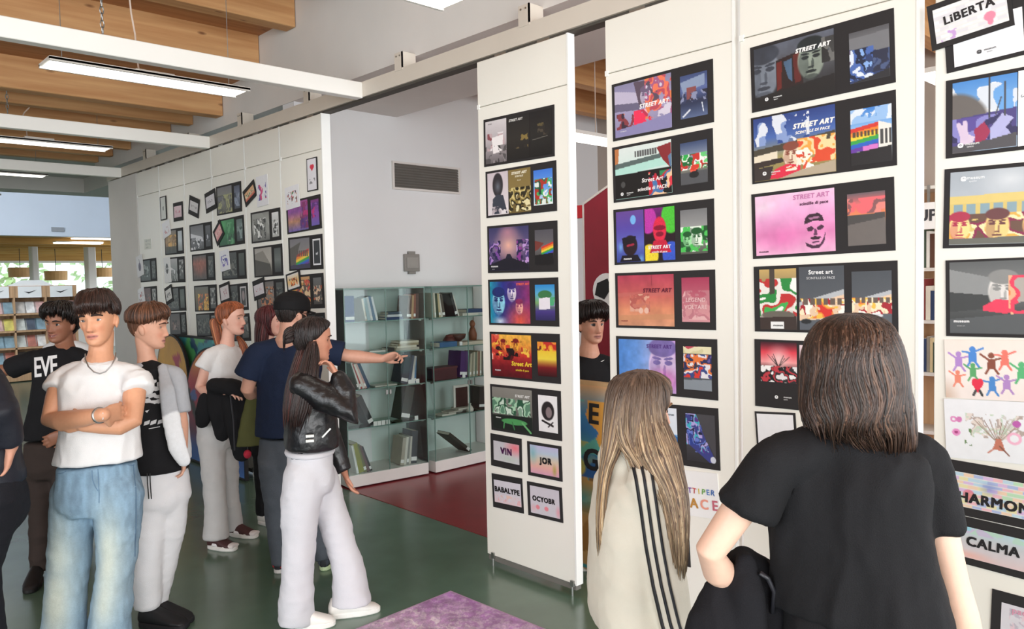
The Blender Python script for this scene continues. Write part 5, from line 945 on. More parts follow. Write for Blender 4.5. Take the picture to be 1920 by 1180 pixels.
cut_board(330, 425, 632, 'teal graffiti board with dark drips behind the red and yellow ones', False, [('g','2f8a94','3fa0a0','4a9a6a','2a6a8a'),('n',0,0,1,0.5,['2a7a98','4ab0a8','1f4a6a','5ab06a'],7,0.8),('n',0,0.5,1,1,['3a7ab0','2a5a8a'],5,0.6)], xx=3.20)
cut_board(292, 349, 627, 'round-topped yellow graffiti board with a small red heart, behind the person in the grey jacket', True, [('g','c8902a','d8a030','c88a2a','b8802a','8a4a2a'),('e',0.62,0.19,0.07,0.03,'b0304a'),('e',0.74,0.18,0.07,0.03,'b0304a'),('p',[(0.55,0.19),(0.81,0.19),(0.7,0.3)],'b0304a'),('l',0.7,0.3,0.75,0.4,0.01,'7a2a2a'),('m',0.1,6)], xx=3.12)
cut_board(345, 452, 652, 'round-topped red graffiti board with black outlines, beside the person carrying a jacket', True, [('g','c8702a','c0342f','b8283a','a8203a','8a1c34','6a2a4a','3a5a98','3a6ab0'),('s',0.2,0.15,0.3,0.2,'e09a3a',0.9),('l',0.02,0.35,0.2,0.62,0.03,'1c1416'),('l',0.2,0.62,0.45,0.42,0.02,'1c1416'),('l',0.45,0.42,0.7,0.7,0.025,'1c1416'),('e',0.15,0.42,0.06,0.05,'4a5a9a'),('e',0.75,0.8,0.2,0.1,'2f62b0'),('m',0.12,7)], xx=3.10)

# printed purple floor sheet
mp = [on_plane(845, 1108, 2, 0.006), on_plane(640, 1176, 2, 0.006)]
mc = mp[0]; du = np.array([-1.0, -0.045, 0]); du /= np.linalg.norm(du); dv = np.array([0.03, -1.0, 0]); dv /= np.linalg.norm(dv)
t = thing('floor_print', 'purple printed sheet lying on the green floor at the bottom edge', 'floor sheet', mc+du*0.6+dv*0.6)
MB().prism([mc, mc+du*1.4, mc+du*1.4+dv*1.5, mc+dv*1.5], (0, 0, -0.005)).build('sheet', mat('sheet edge', 'b89ab8'), t)
im = paint(180, 190, [('h','b484bc','c8a4c8','d4c0d2','d8c8d4'),('n',0,0,1,1,['b898be','dccbd8','cbb2ce','e6d8e2'],60,0.6),('s',0.0,0.3,0.3,0.6,'b47cc0',0.5),('s',0.0,0.0,0.3,0.2,'a86cba',0.6),('s',0.6,0.5,0.5,0.6,'d4c8cc',0.6),('m',0.2,30),('v',0.12)], 5)
uu, vv = np.meshgrid(np.linspace(0.01, 1.39, 180), np.linspace(0.01, 1.49, 190)); P = mc[None]+uu.reshape(-1, 1)*du+vv.reshape(-1, 1)*dv+np.array([0, 0, 0.0008])
w_ = 180; i = (np.arange(189)[:, None]*w_+np.arange(179)[None]).ravel(); f = np.stack([i, i+1, i+w_+1, i+w_], -1)
me = bpy.data.meshes.new('picture'); me.from_pydata(P.tolist(), [], f.tolist()); me.update()
at = me.color_attributes.new('Col', 'FLOAT_COLOR', 'POINT'); at.data.foreach_set('color', np.c_[s2l(im.reshape(-1, 3)), np.ones(len(P))].ravel().astype(np.float32))
me.materials.append(M_print); o = bpy.data.objects.new('picture', me); link(o, t)

# wooden bookcases glimpsed through the gaps
def bookcase(x0, y0, y1, zt, label, shelves, seed, where, dep=0.32, m=None):
    q = random.Random(seed); m = m or M_oak
    t = thing('bookcase', label, 'bookcase', (x0+dep/2, (y0+y1)/2, 0))
    for y in (y0, y1-0.03): MB().box(x0, x0+dep, y, y+0.03, 0, zt).build('side_panel', m, t)
    MB().box(x0+dep-0.015, x0+dep, y0+0.03, y1-0.03, 0.05, zt).build('back_panel', m, t)
    for z in shelves+[zt-0.03]: MB().box(x0+0.005, x0+dep-0.015, y0+0.03, y1-0.03, z, z+0.025).build('shelf', mat('white shelf', 'd8d4cc'), t)
    pal = ['7a2a2a','d8d0c0','2a3a5a','8a8478','c8b48a','3a4a3a','e4e0d8','5a3a2a']
    return t, pal
t, pal = bookcase(6.4, 1.72, 2.62, 2.45, 'white-shelved bookcase seen through the gap between the two right-hand panels', [0.1, 0.55, 1.0, 1.4, 1.8], 4, '')
k = 0
for zi, z in enumerate((1.0, 1.4, 1.8)):
    y = 2.25; nb = 0
    while y > 2.08:
        th = rnd.uniform(0.022, 0.045); hh = rnd.uniform(0.22, 0.32); c = pal[k % 8]; k += 1
        tt = thing('book', ['first','second','third','fourth','fifth','sixth','seventh','eighth'][nb]+' book from the left on the '+['low','middle','upper'][zi]+' shelf glimpsed between the two right-hand panels', 'book', (6.5, y, z+0.026), 'books glimpsed between the two right-hand panels')
        MB().box(6.44, 6.62, y-th, y-0.002, z+0.026, z+0.026+hh).build('cover', mat('book cloth '+c, c), tt)
        MB().box(6.441, 6.621, y-th+0.003, y-0.005, z+0.0265, z+0.0275+hh).build('page_block', M_pages, tt)
        y -= th; nb += 1
sp = on_plane(1738, 405, 0, 6.36)
t2 = thing('shelf_sign', 'white sign with dark capital letters above the bookcase between the two right-hand panels', 'sign', (6.36, sp[1], sp[2]-0.1))
MB().box(6.36, 6.385, sp[1]-0.22, sp[1]+0.22, sp[2]-0.1, sp[2]+0.1).build('sign_board', M_paper, t2)
MB().box(6.39, 6.40, sp[1]-0.01, sp[1]+0.01, 2.45, sp[2]).build('sign_post', M_steel, t2)
tm = text_mesh('UP', 0.12, 0, 0.004); tm.transform(Matrix.Translation((6.357, sp[1], sp[2])) @ Matrix(((0,0,-1,0),(-1,0,0,0),(0,1,0,0),(0,0,0,1)))); o = bpy.data.objects.new('lettering', tm); tm.materials.append(ink('3a3a40')); link(o, t2)
bookcase(4.9, 2.62, 3.02, 3.0, 'tall dark brown bookcase side seen in the slit between the second and third panels', [0.1, 0.6, 1.1, 1.6, 2.1, 2.5], 5, '', m=wood('walnut', '5a3a28', '7a5238', 0.5, 2))

# magazine display unit at the far left
SY = 17.6
pa, pb = on_plane(-40, 530, 1, SY), on_plane(142, 530, 1, SY); xl, xr = pa[0], pb[0]; zt = pb[2]
t = thing('magazine_rack', 'pale wooden magazine display unit with slanted shelves in the far back room', 'shelf unit', ((xl+xr)/2, SY+0.2, 0))
MB().box(xl, xr, SY+0.35, SY+0.38, 0.0, zt-0.05).build('back_panel', M_oak, t)
MB().box(xl, xr, SY-0.02, SY+0.38, zt-0.28, zt-0.05).build('header_board', M_oak, t)
MB().box(xl, xr, SY-0.02, SY+0.38, 0.02, 0.24).build('plinth', M_oak, t)
MB().prism([(xl+0.5, SY, zt-0.05), (xl+0.75, SY, zt+0.06), (xr-0.6, SY, zt+0.06), (xr-0.4, SY, zt-0.05)], (0, 0.3, 0)).build('top_cloth', M_paper, t)
ns = 3
for k in range(ns+1):
    x = xl+(xr-xl-0.03)*k/ns; MB().box(x, x+0.03, SY-0.03, SY+0.36, 0.05, zt-0.05).build('upright', M_oak, t)
rows = [zt-0.62, zt-0.95, zt-1.28, zt-1.60]
for z in rows: MB().prism([(xl, SY-0.03, z), (xl, SY-0.03, z+0.03), (xl, SY+0.3, z+0.10), (xl, SY+0.3, z+0.07)], (xr-xl, 0, 0)).build('slanted_shelf', M_oak, t)
for k in range(ns):
    x = xl+(xr-xl)*(k+0.5)/ns
    s = MB().box(x-0.2, x+0.2, SY-0.03, SY-0.022, zt-0.28, zt-0.06).build('header_card', M_paper, t)
    MB().prism([(x-0.1, SY-0.033, zt-0.16), (x-0.02, SY-0.033, zt-0.2), (x+0.12, SY-0.033, zt-0.13), (x-0.01, SY-0.033, zt-0.17)], (0, -0.003, 0)).build('emblem', M_dark, s)
mc_ = ['d8cc70','6a5a56','c8c0b8','8a5a54','5a6270','e4e0dc','c07a6a','d8d8d0','8aa4b0','d8b0ac','e8e4de','5a5450']; q = random.Random(3); k = 0
for r, z in enumerate(rows):
    for s in range(ns):
        for j in range(3):
            x = xl+(xr-xl)*(s+(j+0.6)/3.2)/ns; col = mc_[q.randrange(12)]
            tt = thing('magazine', ['first','second','third','fourth','fifth','sixth','seventh','eighth','ninth'][s*3+j]+' magazine from the left on the '+['top','second','third','lowest'][r]+' slanted shelf of the far unit', 'magazine', (x, SY, z+0.03), 'magazines on the far display unit')
            MB().prism([(x-0.09, SY+0.0, z+0.04), (x-0.09, SY+0.012, z+0.04), (x-0.09, SY+0.12, z+0.26), (x-0.09, SY+0.108, z+0.26)], (0.2, 0, 0)).build('cover', mat('magazine '+col, col, 0.4, 0.25, 9), tt)
            MB().prism([(x-0.085, SY+0.003, z+0.042), (x-0.085, SY+0.014, z+0.042), (x-0.085, SY+0.122, z+0.255), (x-0.085, SY+0.111, z+0.255)], (0.192, 0, 0)).build('page_block', M_pages, tt); k += 1
# ---------------------------------------------------------------- figures: solids are merged into one skin, then smoothed
TMP = bpy.data.scenes.new('workshop')
def nrm(v): v = np.asarray(v, float); return v/(np.linalg.norm(v)+1e-9)
VF, VR = FH, RH
class Blob:
    def __init__(s): s.v = []; s.f = []; s.n = 0
    def raw(s, v, f):
        v = np.asarray(v, float); s.v.append(v); s.f += [tuple(i+s.n for i in q) for q in f]; s.n += len(v); return s
    def rings(s, R):                                  # list of equal rings -> closed solid
        k, n = len(R), len(R[0]); v = np.concatenate(R)
        f = [(i*n+j, i*n+(j+1) % n, (i+1)*n+(j+1) % n, (i+1)*n+j) for i in range(k-1) for j in range(n)]
        return s.raw(v, f+[tuple(range(n))[::-1], tuple(range((k-1)*n, k*n))])
    def limb(s, pts, rads, n=14, flat=1.0, side=None, round_ends=True):
        """tapering limb through points; flat scales the radius across 'side'"""
        pts = [np.asarray(p, float) for p in pts]; k = len(pts)
        rads = [rads]*k if np.isscalar(rads) else list(rads)
        if round_ends:
            for end in (0, -1):
                d = nrm(pts[end]-pts[1 if end == 0 else -2]); r = rads[end]; p = pts[end]
                ext = [(p+d*r*0.5, r*0.87), (p+d*r*0.86, r*0.5), (p+d*r*0.98, r*0.15)]
                if end == 0: pts = [e[0] for e in ext[::-1]]+pts; rads = [e[1] for e in ext[::-1]]+rads
                else: pts += [e[0] for e in ext]; rads += [e[1] for e in ext]
        k = len(pts); R = []; prev = None if side is None else nrm(side)
        for i, p in enumerate(pts):
            d = nrm(pts[min(i+1, k-1)]-pts[max(i-1, 0)])
            a = prev if prev is not None else (np.array([1., 0, 0]) if abs(d[0]) < 0.8 else np.array([0, 1., 0]))
            a = nrm(a-d*(a@d)); b = np.cross(d, a)
            if side is None: prev = a
            t = np.arange(n)*2*math.pi/n
            R.append(p+rads[i]*(np.outer(np.cos(t), a)+flat*np.outer(np.sin(t), b)))
        return s.rings(R)
    def torso(s, secs, n=28, ex=2.4):
        """secs: (centre, half width, half depth, side vector, forward vector[, exponent])"""
        R = []; t = np.arange(n)*2*math.pi/n
        for sec in secs:
            c, a, b, sd, fw = sec[:5]; e = sec[5] if len(sec) > 5 else ex
            ct, st = np.cos(t), np.sin(t)
            x = np.sign(ct)*np.abs(ct)**(2/e)*a; y = np.sign(st)*np.abs(st)**(2/e)*b
            R.append(np.asarray(c, float)+np.outer(x, sd)+np.outer(y, fw))
        return s.rings(R)
    def ell(s, c, ax, r, n=16, m=10):
        ax = np.asarray(ax, float); R = []
        for i in range(m+1):
            ph = -math.pi/2+math.pi*(0.02+0.96*i/m); t = np.arange(n)*2*math.pi/n
            l = np.stack([np.cos(t)*math.cos(ph)*r[0], np.sin(t)*math.cos(ph)*r[1], np.full(n, math.sin(ph)*r[2])], 1)
            R.append(np.asarray(c, float)+l@ax)
        return s.rings(R)
    def merge(s, vox):
        """one closed skin around everything collected: returns mesh data"""
        me = bpy.data.meshes.new('m'); me.from_pydata(np.concatenate(s.v).tolist(), [], s.f); me.update()
        bm = bmesh.new(); bm.from_mesh(me); bmesh.ops.recalc_face_normals(bm, faces=bm.faces); bm.to_mesh(me); bm.free()
        o = bpy.data.objects.new('m', me); TMP.collection.objects.link(o)
        md = o.modifiers.new('r', 'REMESH'); md.mode = 'VOXEL'; md.voxel_size = vox; md.use_smooth_shade = True
        vl = TMP.view_layers[0]; vl.update(); dg = vl.depsgraph
        out = bpy.data.meshes.new_from_object(o.evaluated_get(dg), depsgraph=dg)
        bpy.data.objects.remove(o); bpy.data.meshes.remove(me)
        return out
def coords(me):
    a = np.empty(len(me.vertices)*3); me.vertices.foreach_get('co', a); return a.reshape(-1, 3)
def normals(me):
    a = np.empty(len(me.vertices)*3); me.vertices.foreach_get('normal', a); return a.reshape(-1, 3)
def setco(me, co): me.vertices.foreach_set('co', np.ascontiguousarray(co, float).ravel()); me.update()
def smooth(me, it, lam=0.5, mask=None):
    e = np.empty(len(me.edges)*2, np.int64); me.edges.foreach_get('vertices', e); e = e.reshape(-1, 2); co = coords(me); n = len(co)
    deg = np.bincount(e.ravel(), minlength=n).astype(float)[:, None]+1e-9
    for _ in range(it):
        s = np.stack([np.bincount(e[:, 0], co[e[:, 1], k], n)+np.bincount(e[:, 1], co[e[:, 0], k], n) for k in range(3)], 1)
        d = (s/deg-co)*lam
        co = co+(d if mask is None else d*mask[:, None])
    setco(me, co); return me
def vcol(me, rgb):
    a = me.color_attributes.get('Col') or me.color_attributes.new('Col', 'FLOAT_COLOR', 'POINT')
    a.data.foreach_set('color', np.c_[s2l(np.clip(rgb, 0, 1)), np.ones(len(rgb))].astype(np.float32).ravel())
def put(me, name, m, parent, smooth_=True):
    me.name = name; me.materials.clear(); me.materials.append(m)
    if smooth_: me.polygons.foreach_set('use_smooth', [True]*len(me.polygons))
    o = bpy.data.objects.new(name, me); return link(o, parent)
def folds(me, amp, freq, seed=0, stretch=(1, 1, 1), ridged=True, mask=None):
    co = coords(me); p = co*np.array(stretch)*freq
    p = p+0.7*np.stack([fbm(co*freq*0.5, seed+1, 2), fbm(co*freq*0.5, seed+2, 2), fbm(co*freq*0.5, seed+3, 2)], 1)
    f = fbm(p, seed, 3)
    d = (1-np.abs(2*f-1))**2-0.5 if ridged else (f-0.5)*2
    if mask is not None: d = d*mask
    setco(me, co+normals(me)*(d*amp)[:, None]); return me

def frame_of(yaw, pitch=0.0, roll=0.0):
    """rows: right-hand side, forward, up. yaw 0 faces the camera, 90 faces picture right, 180 faces away"""
    a = math.radians(yaw); fw = -VF*math.cos(a)+VR*math.sin(a); sd = np.cross(fw, UP)
    up = UP.copy(); p = math.radians(pitch); fw, up = fw*math.cos(p)+up*math.sin(p), up*math.cos(p)-fw*math.sin(p)
    r = math.radians(roll); sd, up = sd*math.cos(r)+up*math.sin(r), up*math.cos(r)-sd*math.sin(r)
    return np.array([sd, fw, up])

# head: profile table by height (eye level 0), metres for a head 0.235 high
HZ = np.array([-.118, -.108, -.094, -.075, -.055, -.03, 0, .03, .06, .085, .104, .114])
HW = np.array([.016, .034, .047, .055, .060, .066, .070, .073, .072, .062, .042, .010])
HF = np.array([.062, .080, .084, .083, .083, .085, .086, .092, .090, .072, .042, .006])
HB = np.array([.035, .010, -.014, -.040, -.062, -.082, -.095, -.102, -.098, -.080, -.046, -.008])
def hprof(z, T): return np.interp(z, HZ, T)
def jawk(z, jaw): return 1-(1-jaw)*np.clip((-z-0.005)/0.06, 0, 1)
def head_rings(jaw=1.0, nose=1.0, n=72, m=64, smile=0.0, open_=0.0):
    zs = np.linspace(-.118, .114, m); t = np.arange(n)*2*math.pi/n; R = []
    for z in zs:
        w, f, b = hprof(z, HW), hprof(z, HF), hprof(z, HB)
        w = w*jawk(z, jaw)
        cy = (f+b)/2; d = (f-b)/2
        ct, st = np.cos(t), np.sin(t); e = 2.15
        x = np.sign(ct)*np.abs(ct)**(2/e)*w; y = cy+np.sign(st)*np.abs(st)**(2/e)*d
        fr = np.clip(st, 0, 1)**2
        g = lambda x0, z0, sx, sz: np.exp(-((np.abs(x)-x0)/sx)**2-((z-z0)/sz)**2)
        dy = np.zeros_like(x)
        # nose: bridge widening to the tip, cut off underneath
        if -0.058 < z < 0.022:
            k = np.clip((0.022-z)/0.064, 0, 1); h_ = 0.024*k**1.1*nose*(1 if z > -0.043 else max(0, 1-((-0.043-z)/0.012)))
            dy += h_*np.exp(-(x/(0.008+0.007*k))**2)
        dy += 0.007*nose*np.exp(-((np.abs(x)-0.013)/0.007)**2-((z+0.043)/0.008)**2)
        dy -= 0.012*g(0.031, 0.0, 0.017, 0.012)
        dy += 0.005*g(0.030, 0.022, 0.022, 0.008)
        dy += 0.005*g(0.045, -0.026, 0.018, 0.016)
        zs_ = z-smile*0.010*np.clip(np.abs(x)/0.026, 0, 1)**2
        dy += 0.0075*np.exp(-(x/(0.021+0.006*smile))**2-((zs_+0.0645)/0.0045)**2)
        dy += 0.0085*np.exp(-(x/(0.019+0.006*smile))**2-((zs_+0.078+open_*0.008)/0.0055)**2)
        dy -= (0.006+0.012*open_)*np.exp(-(x/(0.023+0.006*smile))**2-((zs_+0.071+open_*0.004)/(0.0028+0.004*open_))**2)
        dy -= 0.003*g(0.0, -0.088, 0.02, 0.006)
        dy += 0.006*g(0.0, -0.104, 0.016, 0.010)
        y = y+dy*fr
        R.append(np.stack([x, y, np.full_like(x, z)], 1))
    return R
def face_y(x, z):
    """front surface depth of the head at lateral x, height z (features included roughly)"""
    w, f, b = hprof(z, HW), hprof(z, HF), hprof(z, HB); cy, d = (f+b)/2, (f-b)/2
    y = cy+d*max(0.0, 1-(abs(x)/w)**2.15)**(1/2.15)
    return y-0.012*math.exp(-((abs(x)-0.031)/0.017)**2-(z/0.012)**2)+0.005*math.exp(-((abs(x)-0.03)/0.022)**2-((z-0.022)/0.008)**2)

SKIN = mat_vcol('skin', 0.5, 0.03, 60, 0.03, 300, sss=0.0)
M_eye = mat_vcol('eye', 0.25, 0.0, 10)
M_hair = {}
def hair_mat(name):
    return mat_vcol('hair '+name, 0.42, 0.22, 22, 0.25, 90, stretch=(3, 3, 0.6), spec=0.45)

class Person:
    def __init__(s, label, D, skin='d9a58a', scale=1.0, vox=0.0045, lips=None):
        s.D = D; s.skin = hexc(skin); s.k = scale; s.vox = vox; s.lips = hexc(lips) if lips else s.skin*np.array([0.82, 0.62, 0.62])
        s.label = label; s.body = Blob(); s.root = None; s.extra = []; s.paint = []
    def J(s, px, py, dd=0.0): return at_depth(px, py, s.D-dd)
    def start(s, foot):
        global VF, VR
        VF = nrm((np.asarray(foot)-CAM)*[1, 1, 0]); VR = np.cross(VF, UP)      # line of sight to this figure
        s.root = thing('person', s.label, 'person', (foot[0], foot[1], 0.0)); return s.root
    # -- head
    def head(s, centre, yaw, pitch=0, roll=0, jaw=1.0, nose=1.0, smile=0.0, open_=0.0, neck_to=None, neck_r=0.056, ears=True):
        s.jaw = jaw; s.hc = np.asarray(centre, float); s.hR = frame_of(yaw, pitch, roll); k = s.k
        R = head_rings(jaw, nose, smile=smile, open_=open_)
        s.body.rings([s.hc+(r*k)@s.hR for r in R])
        if ears:
            for sg in (-1, 1):
                c = s.hc+(np.array([sg*0.074, -0.012, -0.018])*k)@s.hR
                ax = np.array([s.hR[0]*sg+s.hR[1]*-0.35, s.hR[1]+s.hR[0]*sg*0.35, s.hR[2]+s.hR[1]*-0.2]); ax = np.array([nrm(q) for q in ax])
                s.body.ell(c, ax, np.array([0.008, 0.017, 0.031])*k, 12, 8)
                s.body.ell(c+ax[0]*0.004*k+ax[2]*0.006*k, ax, np.array([0.008, 0.019, 0.024])*k, 12, 8)
        top = s.hc+(np.array([0, -0.022, -0.06])*k)@s.hR
        if neck_to is not None:
            nb = np.asarray(neck_to, float)
            s.body.limb([top, top*0.45+nb*0.55, nb], [neck_r*0.93*k, neck_r*0.95*k, neck_r*1.25*k], 18)
        s.smile, s.open_ = smile, open_
    def hl(s, p): return s.hc+(np.asarray(p, float)*s.k)@s.hR      # head-local to world
    def eyes(s, iris='3a2a20', brow='2a1c16', lidd=None, size=1.0, brow_t=0.0045, gaze=0.0):
        for sg in (-1, 1):
            V = []; F = []; C = []; n, m = 15, 9
            for i in range(m):
                for j in range(n):
                    u = -1+2*j/(n-1); v = -1+2*i/(m-1)
                    hh = 0.0054*size*(1-u*u)**0.75*(1.15 if v > 0 else 0.85)
                    x = sg*0.031+u*0.0145*size; z = 0.000+v*hh+0.0008*u*sg
                    y = face_y(sg*0.031, 0.0)+0.0045+0.003*(1-u*u)-0.002*abs(u)
                    V.append(s.hl((x, y, z)))
                    r = math.hypot((u-gaze*sg*0 - gaze)*0.0145, v*hh-0.0005)*1.0
                    c = np.array([0.84, 0.81, 0.79]) if r > 0.0070*size else hexc(iris)
                    if r < 0.0026*size: c = np.array([0.03, 0.03, 0.03])
                    if v > 0.7: c = hexc(lidd or brow)*0.6
                    if v < -0.8: c = s.skin*0.72
                    C.append(c)
            F = [(i*n+j, i*n+j+1, (i+1)*n+j+1, (i+1)*n+j) for i in range(m-1) for j in range(n-1)]
            me = bpy.data.meshes.new('eye'); me.from_pydata([tuple(v) for v in V], [], F); me.update(); vcol(me, np.array(C)); put(me, 'eye', M_eye, s.root)
            # upper lid crease and brow
            mb = MB(); pts = []; rr = []
            for j in range(8):
                u = -1+2*j/7; x = sg*(0.033+0.019*u); z = 0.021+0.004*(1-u*u)-0.003*max(0, u)
                pts.append(s.hl((x, face_y(x, z)+0.002, z))); rr.append(brow_t*s.k*(0.55+0.45*(1-abs(u)))*(1.1 if u < 0.2 else 0.85))
            mb.tube(pts, rr, 6); mb.build('eyebrow', mat('brow '+brow, brow, 0.8), s.root, smooth=True)
    def teeth(s):
        V = []; n = 9
        for i in range(3):
            for j in range(n):
                u = -1+2*j/(n-1); x = u*0.019; z = -0.0705-0.0035*(i-1)*(1-0.5*u*u)+0.0075*u*u*max(0.2, s.smile)
                V.append(s.hl((x, face_y(x, z)+0.0035-0.004*u*u, z)))
        F = [(i*n+j, i*n+j+1, (i+1)*n+j+1, (i+1)*n+j) for i in range(2) for j in range(n-1)]
        me = bpy.data.meshes.new('teeth'); me.from_pydata([tuple(v) for v in V], [], F); me.update(); put(me, 'teeth', mat('teeth', 'f0ebe4', 0.3), s.root)
    # -- hand: palm and five separate fingers
    def hand(s, wrist, direction, palm_n, side=1, curl=(0.5, 0.5, 0.5, 0.5), thumb=0.5, k=None, spread=0.06, wr=0.026):
        k = (k or s.k); d = nrm(direction); pn = nrm(np.asarray(palm_n, float)-d*(np.asarray(palm_n)@d)); w = np.cross(d, pn)*side
        wrist = np.asarray(wrist, float); L = 0.088*k
        R = []; t = np.arange(14)*2*math.pi/14
        for u, a, b in ((-0.02, wr, wr*0.8), (0.15, 0.029, 0.020), (0.45, 0.038, 0.016), (0.8, 0.041, 0.0145), (1.0, 0.039, 0.0115), (1.06, 0.034, 0.007)):
            R.append(wrist+d*L*u+np.outer(np.cos(t)*a*k, w)+np.outer(np.sin(t)*b*k, pn))
        s.body.rings(R)
        LEN = (0.072, 0.080, 0.074, 0.058); RAD = (0.0092, 0.0096, 0.0090, 0.0080)
        for i in range(4):
            o = (1.5-i)*0.0195*k; p = wrist+d*L*(0.97-0.03*abs(i-1))+w*o; dd = nrm(d+w*(1.5-i)*spread); c = curl[i]; pts = [p-dd*0.012*k, p]; ang = c*0.55
            for sl, da in ((0.45, 0), (0.31, 1), (0.24, 1)):
                q = nrm(dd*math.cos(ang)+pn*math.sin(ang)); pts.append(pts[-1]+q*LEN[i]*sl*k); ang += c*(0.95 if da == 0 else 0.75)
            s.body.limb(pts, [RAD[i]*k, RAD[i]*1.06*k, RAD[i]*k, RAD[i]*0.92*k, RAD[i]*0.78*k], 9)
        p = wrist+d*L*0.22+w*0.026*k; q1 = nrm(d*0.75+w*0.75+pn*0.25*thumb); q2 = nrm(d*0.95+w*(0.35-0.6*thumb)+pn*0.5*thumb)
        s.body.limb([p-q1*0.01*k, p, p+q1*0.036*k, p+q1*0.036*k+q2*0.030*k, p+q1*0.036*k+q2*0.052*k], [0.014*k, 0.0145*k, 0.0115*k, 0.0100*k, 0.0080*k], 9)
    def arm(s, sh, el, wr, r=(0.042, 0.042, 0.037, 0.040, 0.033, 0.025), k=1.0):
        sh, el, wr = (np.asarray(q, float) for q in (sh, el, wr))
        s.body.limb([sh*0.9+el*0.1-UP*0.004, sh*0.55+el*0.45, el*0.92+sh*0.08, el*0.75+wr*0.25, el*0.35+wr*0.65, wr], [q*k for q in r], 16)
    def finish(s, tint=None):
        me = s.body.merge(s.vox); co = coords(me)
        l = ((co-s.hc)@s.hR.T)/s.k
        inh = (np.abs(l[:, 0]) < 0.075) & (l[:, 2] > -0.12) & (l[:, 2] < 0.13) & (l[:, 1] > 0.03) & (l[:, 1] < 0.14)
        smooth(me, 3, 0.5, np.where(inh, 0.22, 1.0))
        co = coords(me); l = ((co-s.hc)@s.hR.T)/s.k; x, y, z = l.T
        front = np.clip((y-0.045)/0.03, 0, 1); near = (np.abs(x) < 0.09) & (np.abs(z) < 0.14) & (y > -0.15) & (y < 0.15)
        col = np.tile(s.skin, (len(co), 1))*(0.97+0.06*fbm(co*9, 3, 2))[:, None]
        def tintv(w, c):
            nonlocal col
            w = (w*front*near)[:, None]; col = col*(1-w)+c*w
        sm = s.smile*0.010*np.clip(np.abs(x)/0.026, 0, 1)**2
        zz = z-sm
        tintv(0.30*np.exp(-((np.abs(x)-0.042)/0.02)**2-((z+0.04)/0.02)**2), s.skin*np.array([1.0, 0.72, 0.68]))
        tintv(0.25*np.exp(-(x/0.014)**2-((z+0.042)/0.012)**2), s.skin*np.array([1.0, 0.75, 0.70]))
        lw = (np.abs(x) < 0.025+0.006*s.smile)*np.clip(1.2-np.abs(zz+0.0715+s.open_*0.004)/(0.0115+s.open_*0.006)-(np.abs(x)/(0.03+0.006*s.smile))**2, 0, 1)
        tintv(np.clip(lw*2.2, 0, 0.9), s.lips)
        tintv(0.9*np.exp(-(x/(0.022+0.006*s.smile))**6-((zz+0.0712+s.open_*0.004)/(0.0020+0.005*s.open_))**2), s.lips*0.35)
        tintv(0.45*np.exp(-((np.abs(x)-0.009)/0.004)**2-((z+0.051)/0.003)**2), s.skin*0.4)
        if tint is not None: col = tint(s, co, l, col)
        vcol(me, col)
        return put(me, 'body', SKIN, s.root)
    # -- hair that follows the skull: cover(theta, z) gives thickness in metres (negative = none). theta 0 = front, +-180 back
    def cap(s, name, colour, cover, clump=0.006, seed=1, n=120, m=72, strands=140, freq=16, hl=1.5, wob=0.25, zmin=-.112, tip=0.03, rad=0.0045, mess=0.0):
        rg = np.random.RandomState(seed)
        zs = np.concatenate([np.linspace(zmin, 0.07, m-18), 0.114-(0.114-0.07)*np.linspace(0.97, 0.0, 18)**1.6])
        t = np.arange(n)*2*math.pi/n; c0 = hexc(colour)
        def surf(z, th, add=0.0):
            w, f, b = hprof(z, HW)*jawk(z, s.jaw), hprof(z, HF), hprof(z, HB); cy, d = (f+b)/2, (f-b)/2
            x0 = np.sin(th)*w; y0 = cy+np.cos(th)*d
            nx, ny = np.sin(th), np.cos(th); nz = np.where(z > 0, 2.0*np.clip(z/0.1, 0, 1)**2, 1.5*np.clip(z, -0.1, 0))
            nn = np.sqrt(nx*nx+ny*ny+nz*nz)
            T = cover(np.degrees((th+math.pi) % (2*math.pi)-math.pi), z)+add
            return np.stack([x0+nx/nn*T, y0+ny/nn*T, z+nz/nn*T+0*th], -1), T
        V = []; C = []
        ph = rg.rand(4)*9
        for z in zs:
            tw = t+wob*np.sin((0.12-z)*18+ph[0])*0.15
            q = np.stack([np.sin(tw)*freq/3, np.cos(tw)*freq/3, np.full(n, z*6)], 1)
            f_ = fbm(q, seed, 3); rid = (1-np.abs(2*f_-1))
            P, T = surf(np.full(n, z), t, (rid-0.55)*clump*2)
            V.append(P); C.append(c0*(0.75+0.5*rid)[:, None])
        Bz = Blob(); Bz.rings([s.hc+(v*s.k)@s.hR for v in V])
        verts = np.concatenate(Bz.v); faces = list(Bz.f); cols = np.concatenate(C)
        mb = MB(); sc = []
        for i in range(strands):
            th = rg.rand()*2*math.pi; z1 = 0.112-0.02*rg.rand()
            zz = np.linspace(z1, zmin+0.01, 40); dth = wob*(rg.rand()-0.5)*2
            pts = []; ths = th+dth*np.linspace(0, 1, 40)
            P, T = surf(zz, ths, 0.0)
            ok = np.where(T < 0.004)[0]; e = ok[0] if len(ok) else 39
            if e < 6: continue
            # from somewhere up the flow to the tip
            a = int(rg.rand()*0.3*e); idx = np.linspace(a, e, 9).astype(int)
            lift = np.sin(np.linspace(0.1, 1, 9)*2.2)*(clump*0.8+mess*rg.rand()**1.5)+0.0015
            P2, _ = surf(zz[idx], ths[idx], lift)
            if tip: P2[-1, 2] -= tip*rg.rand()*0.5*(1.0 if math.cos(ths[-1]) > 0.55 else 0.2)
            r = rad*(0.6+0.8*rg.rand())*np.array([0.5, 0.9, 1, 1, 1, 0.95, 0.85, 0.6, 0.12])
            k0 = len(mb.v); mb.tube(list(s.hc+(P2*s.k)@s.hR), list(r*s.k), 5)
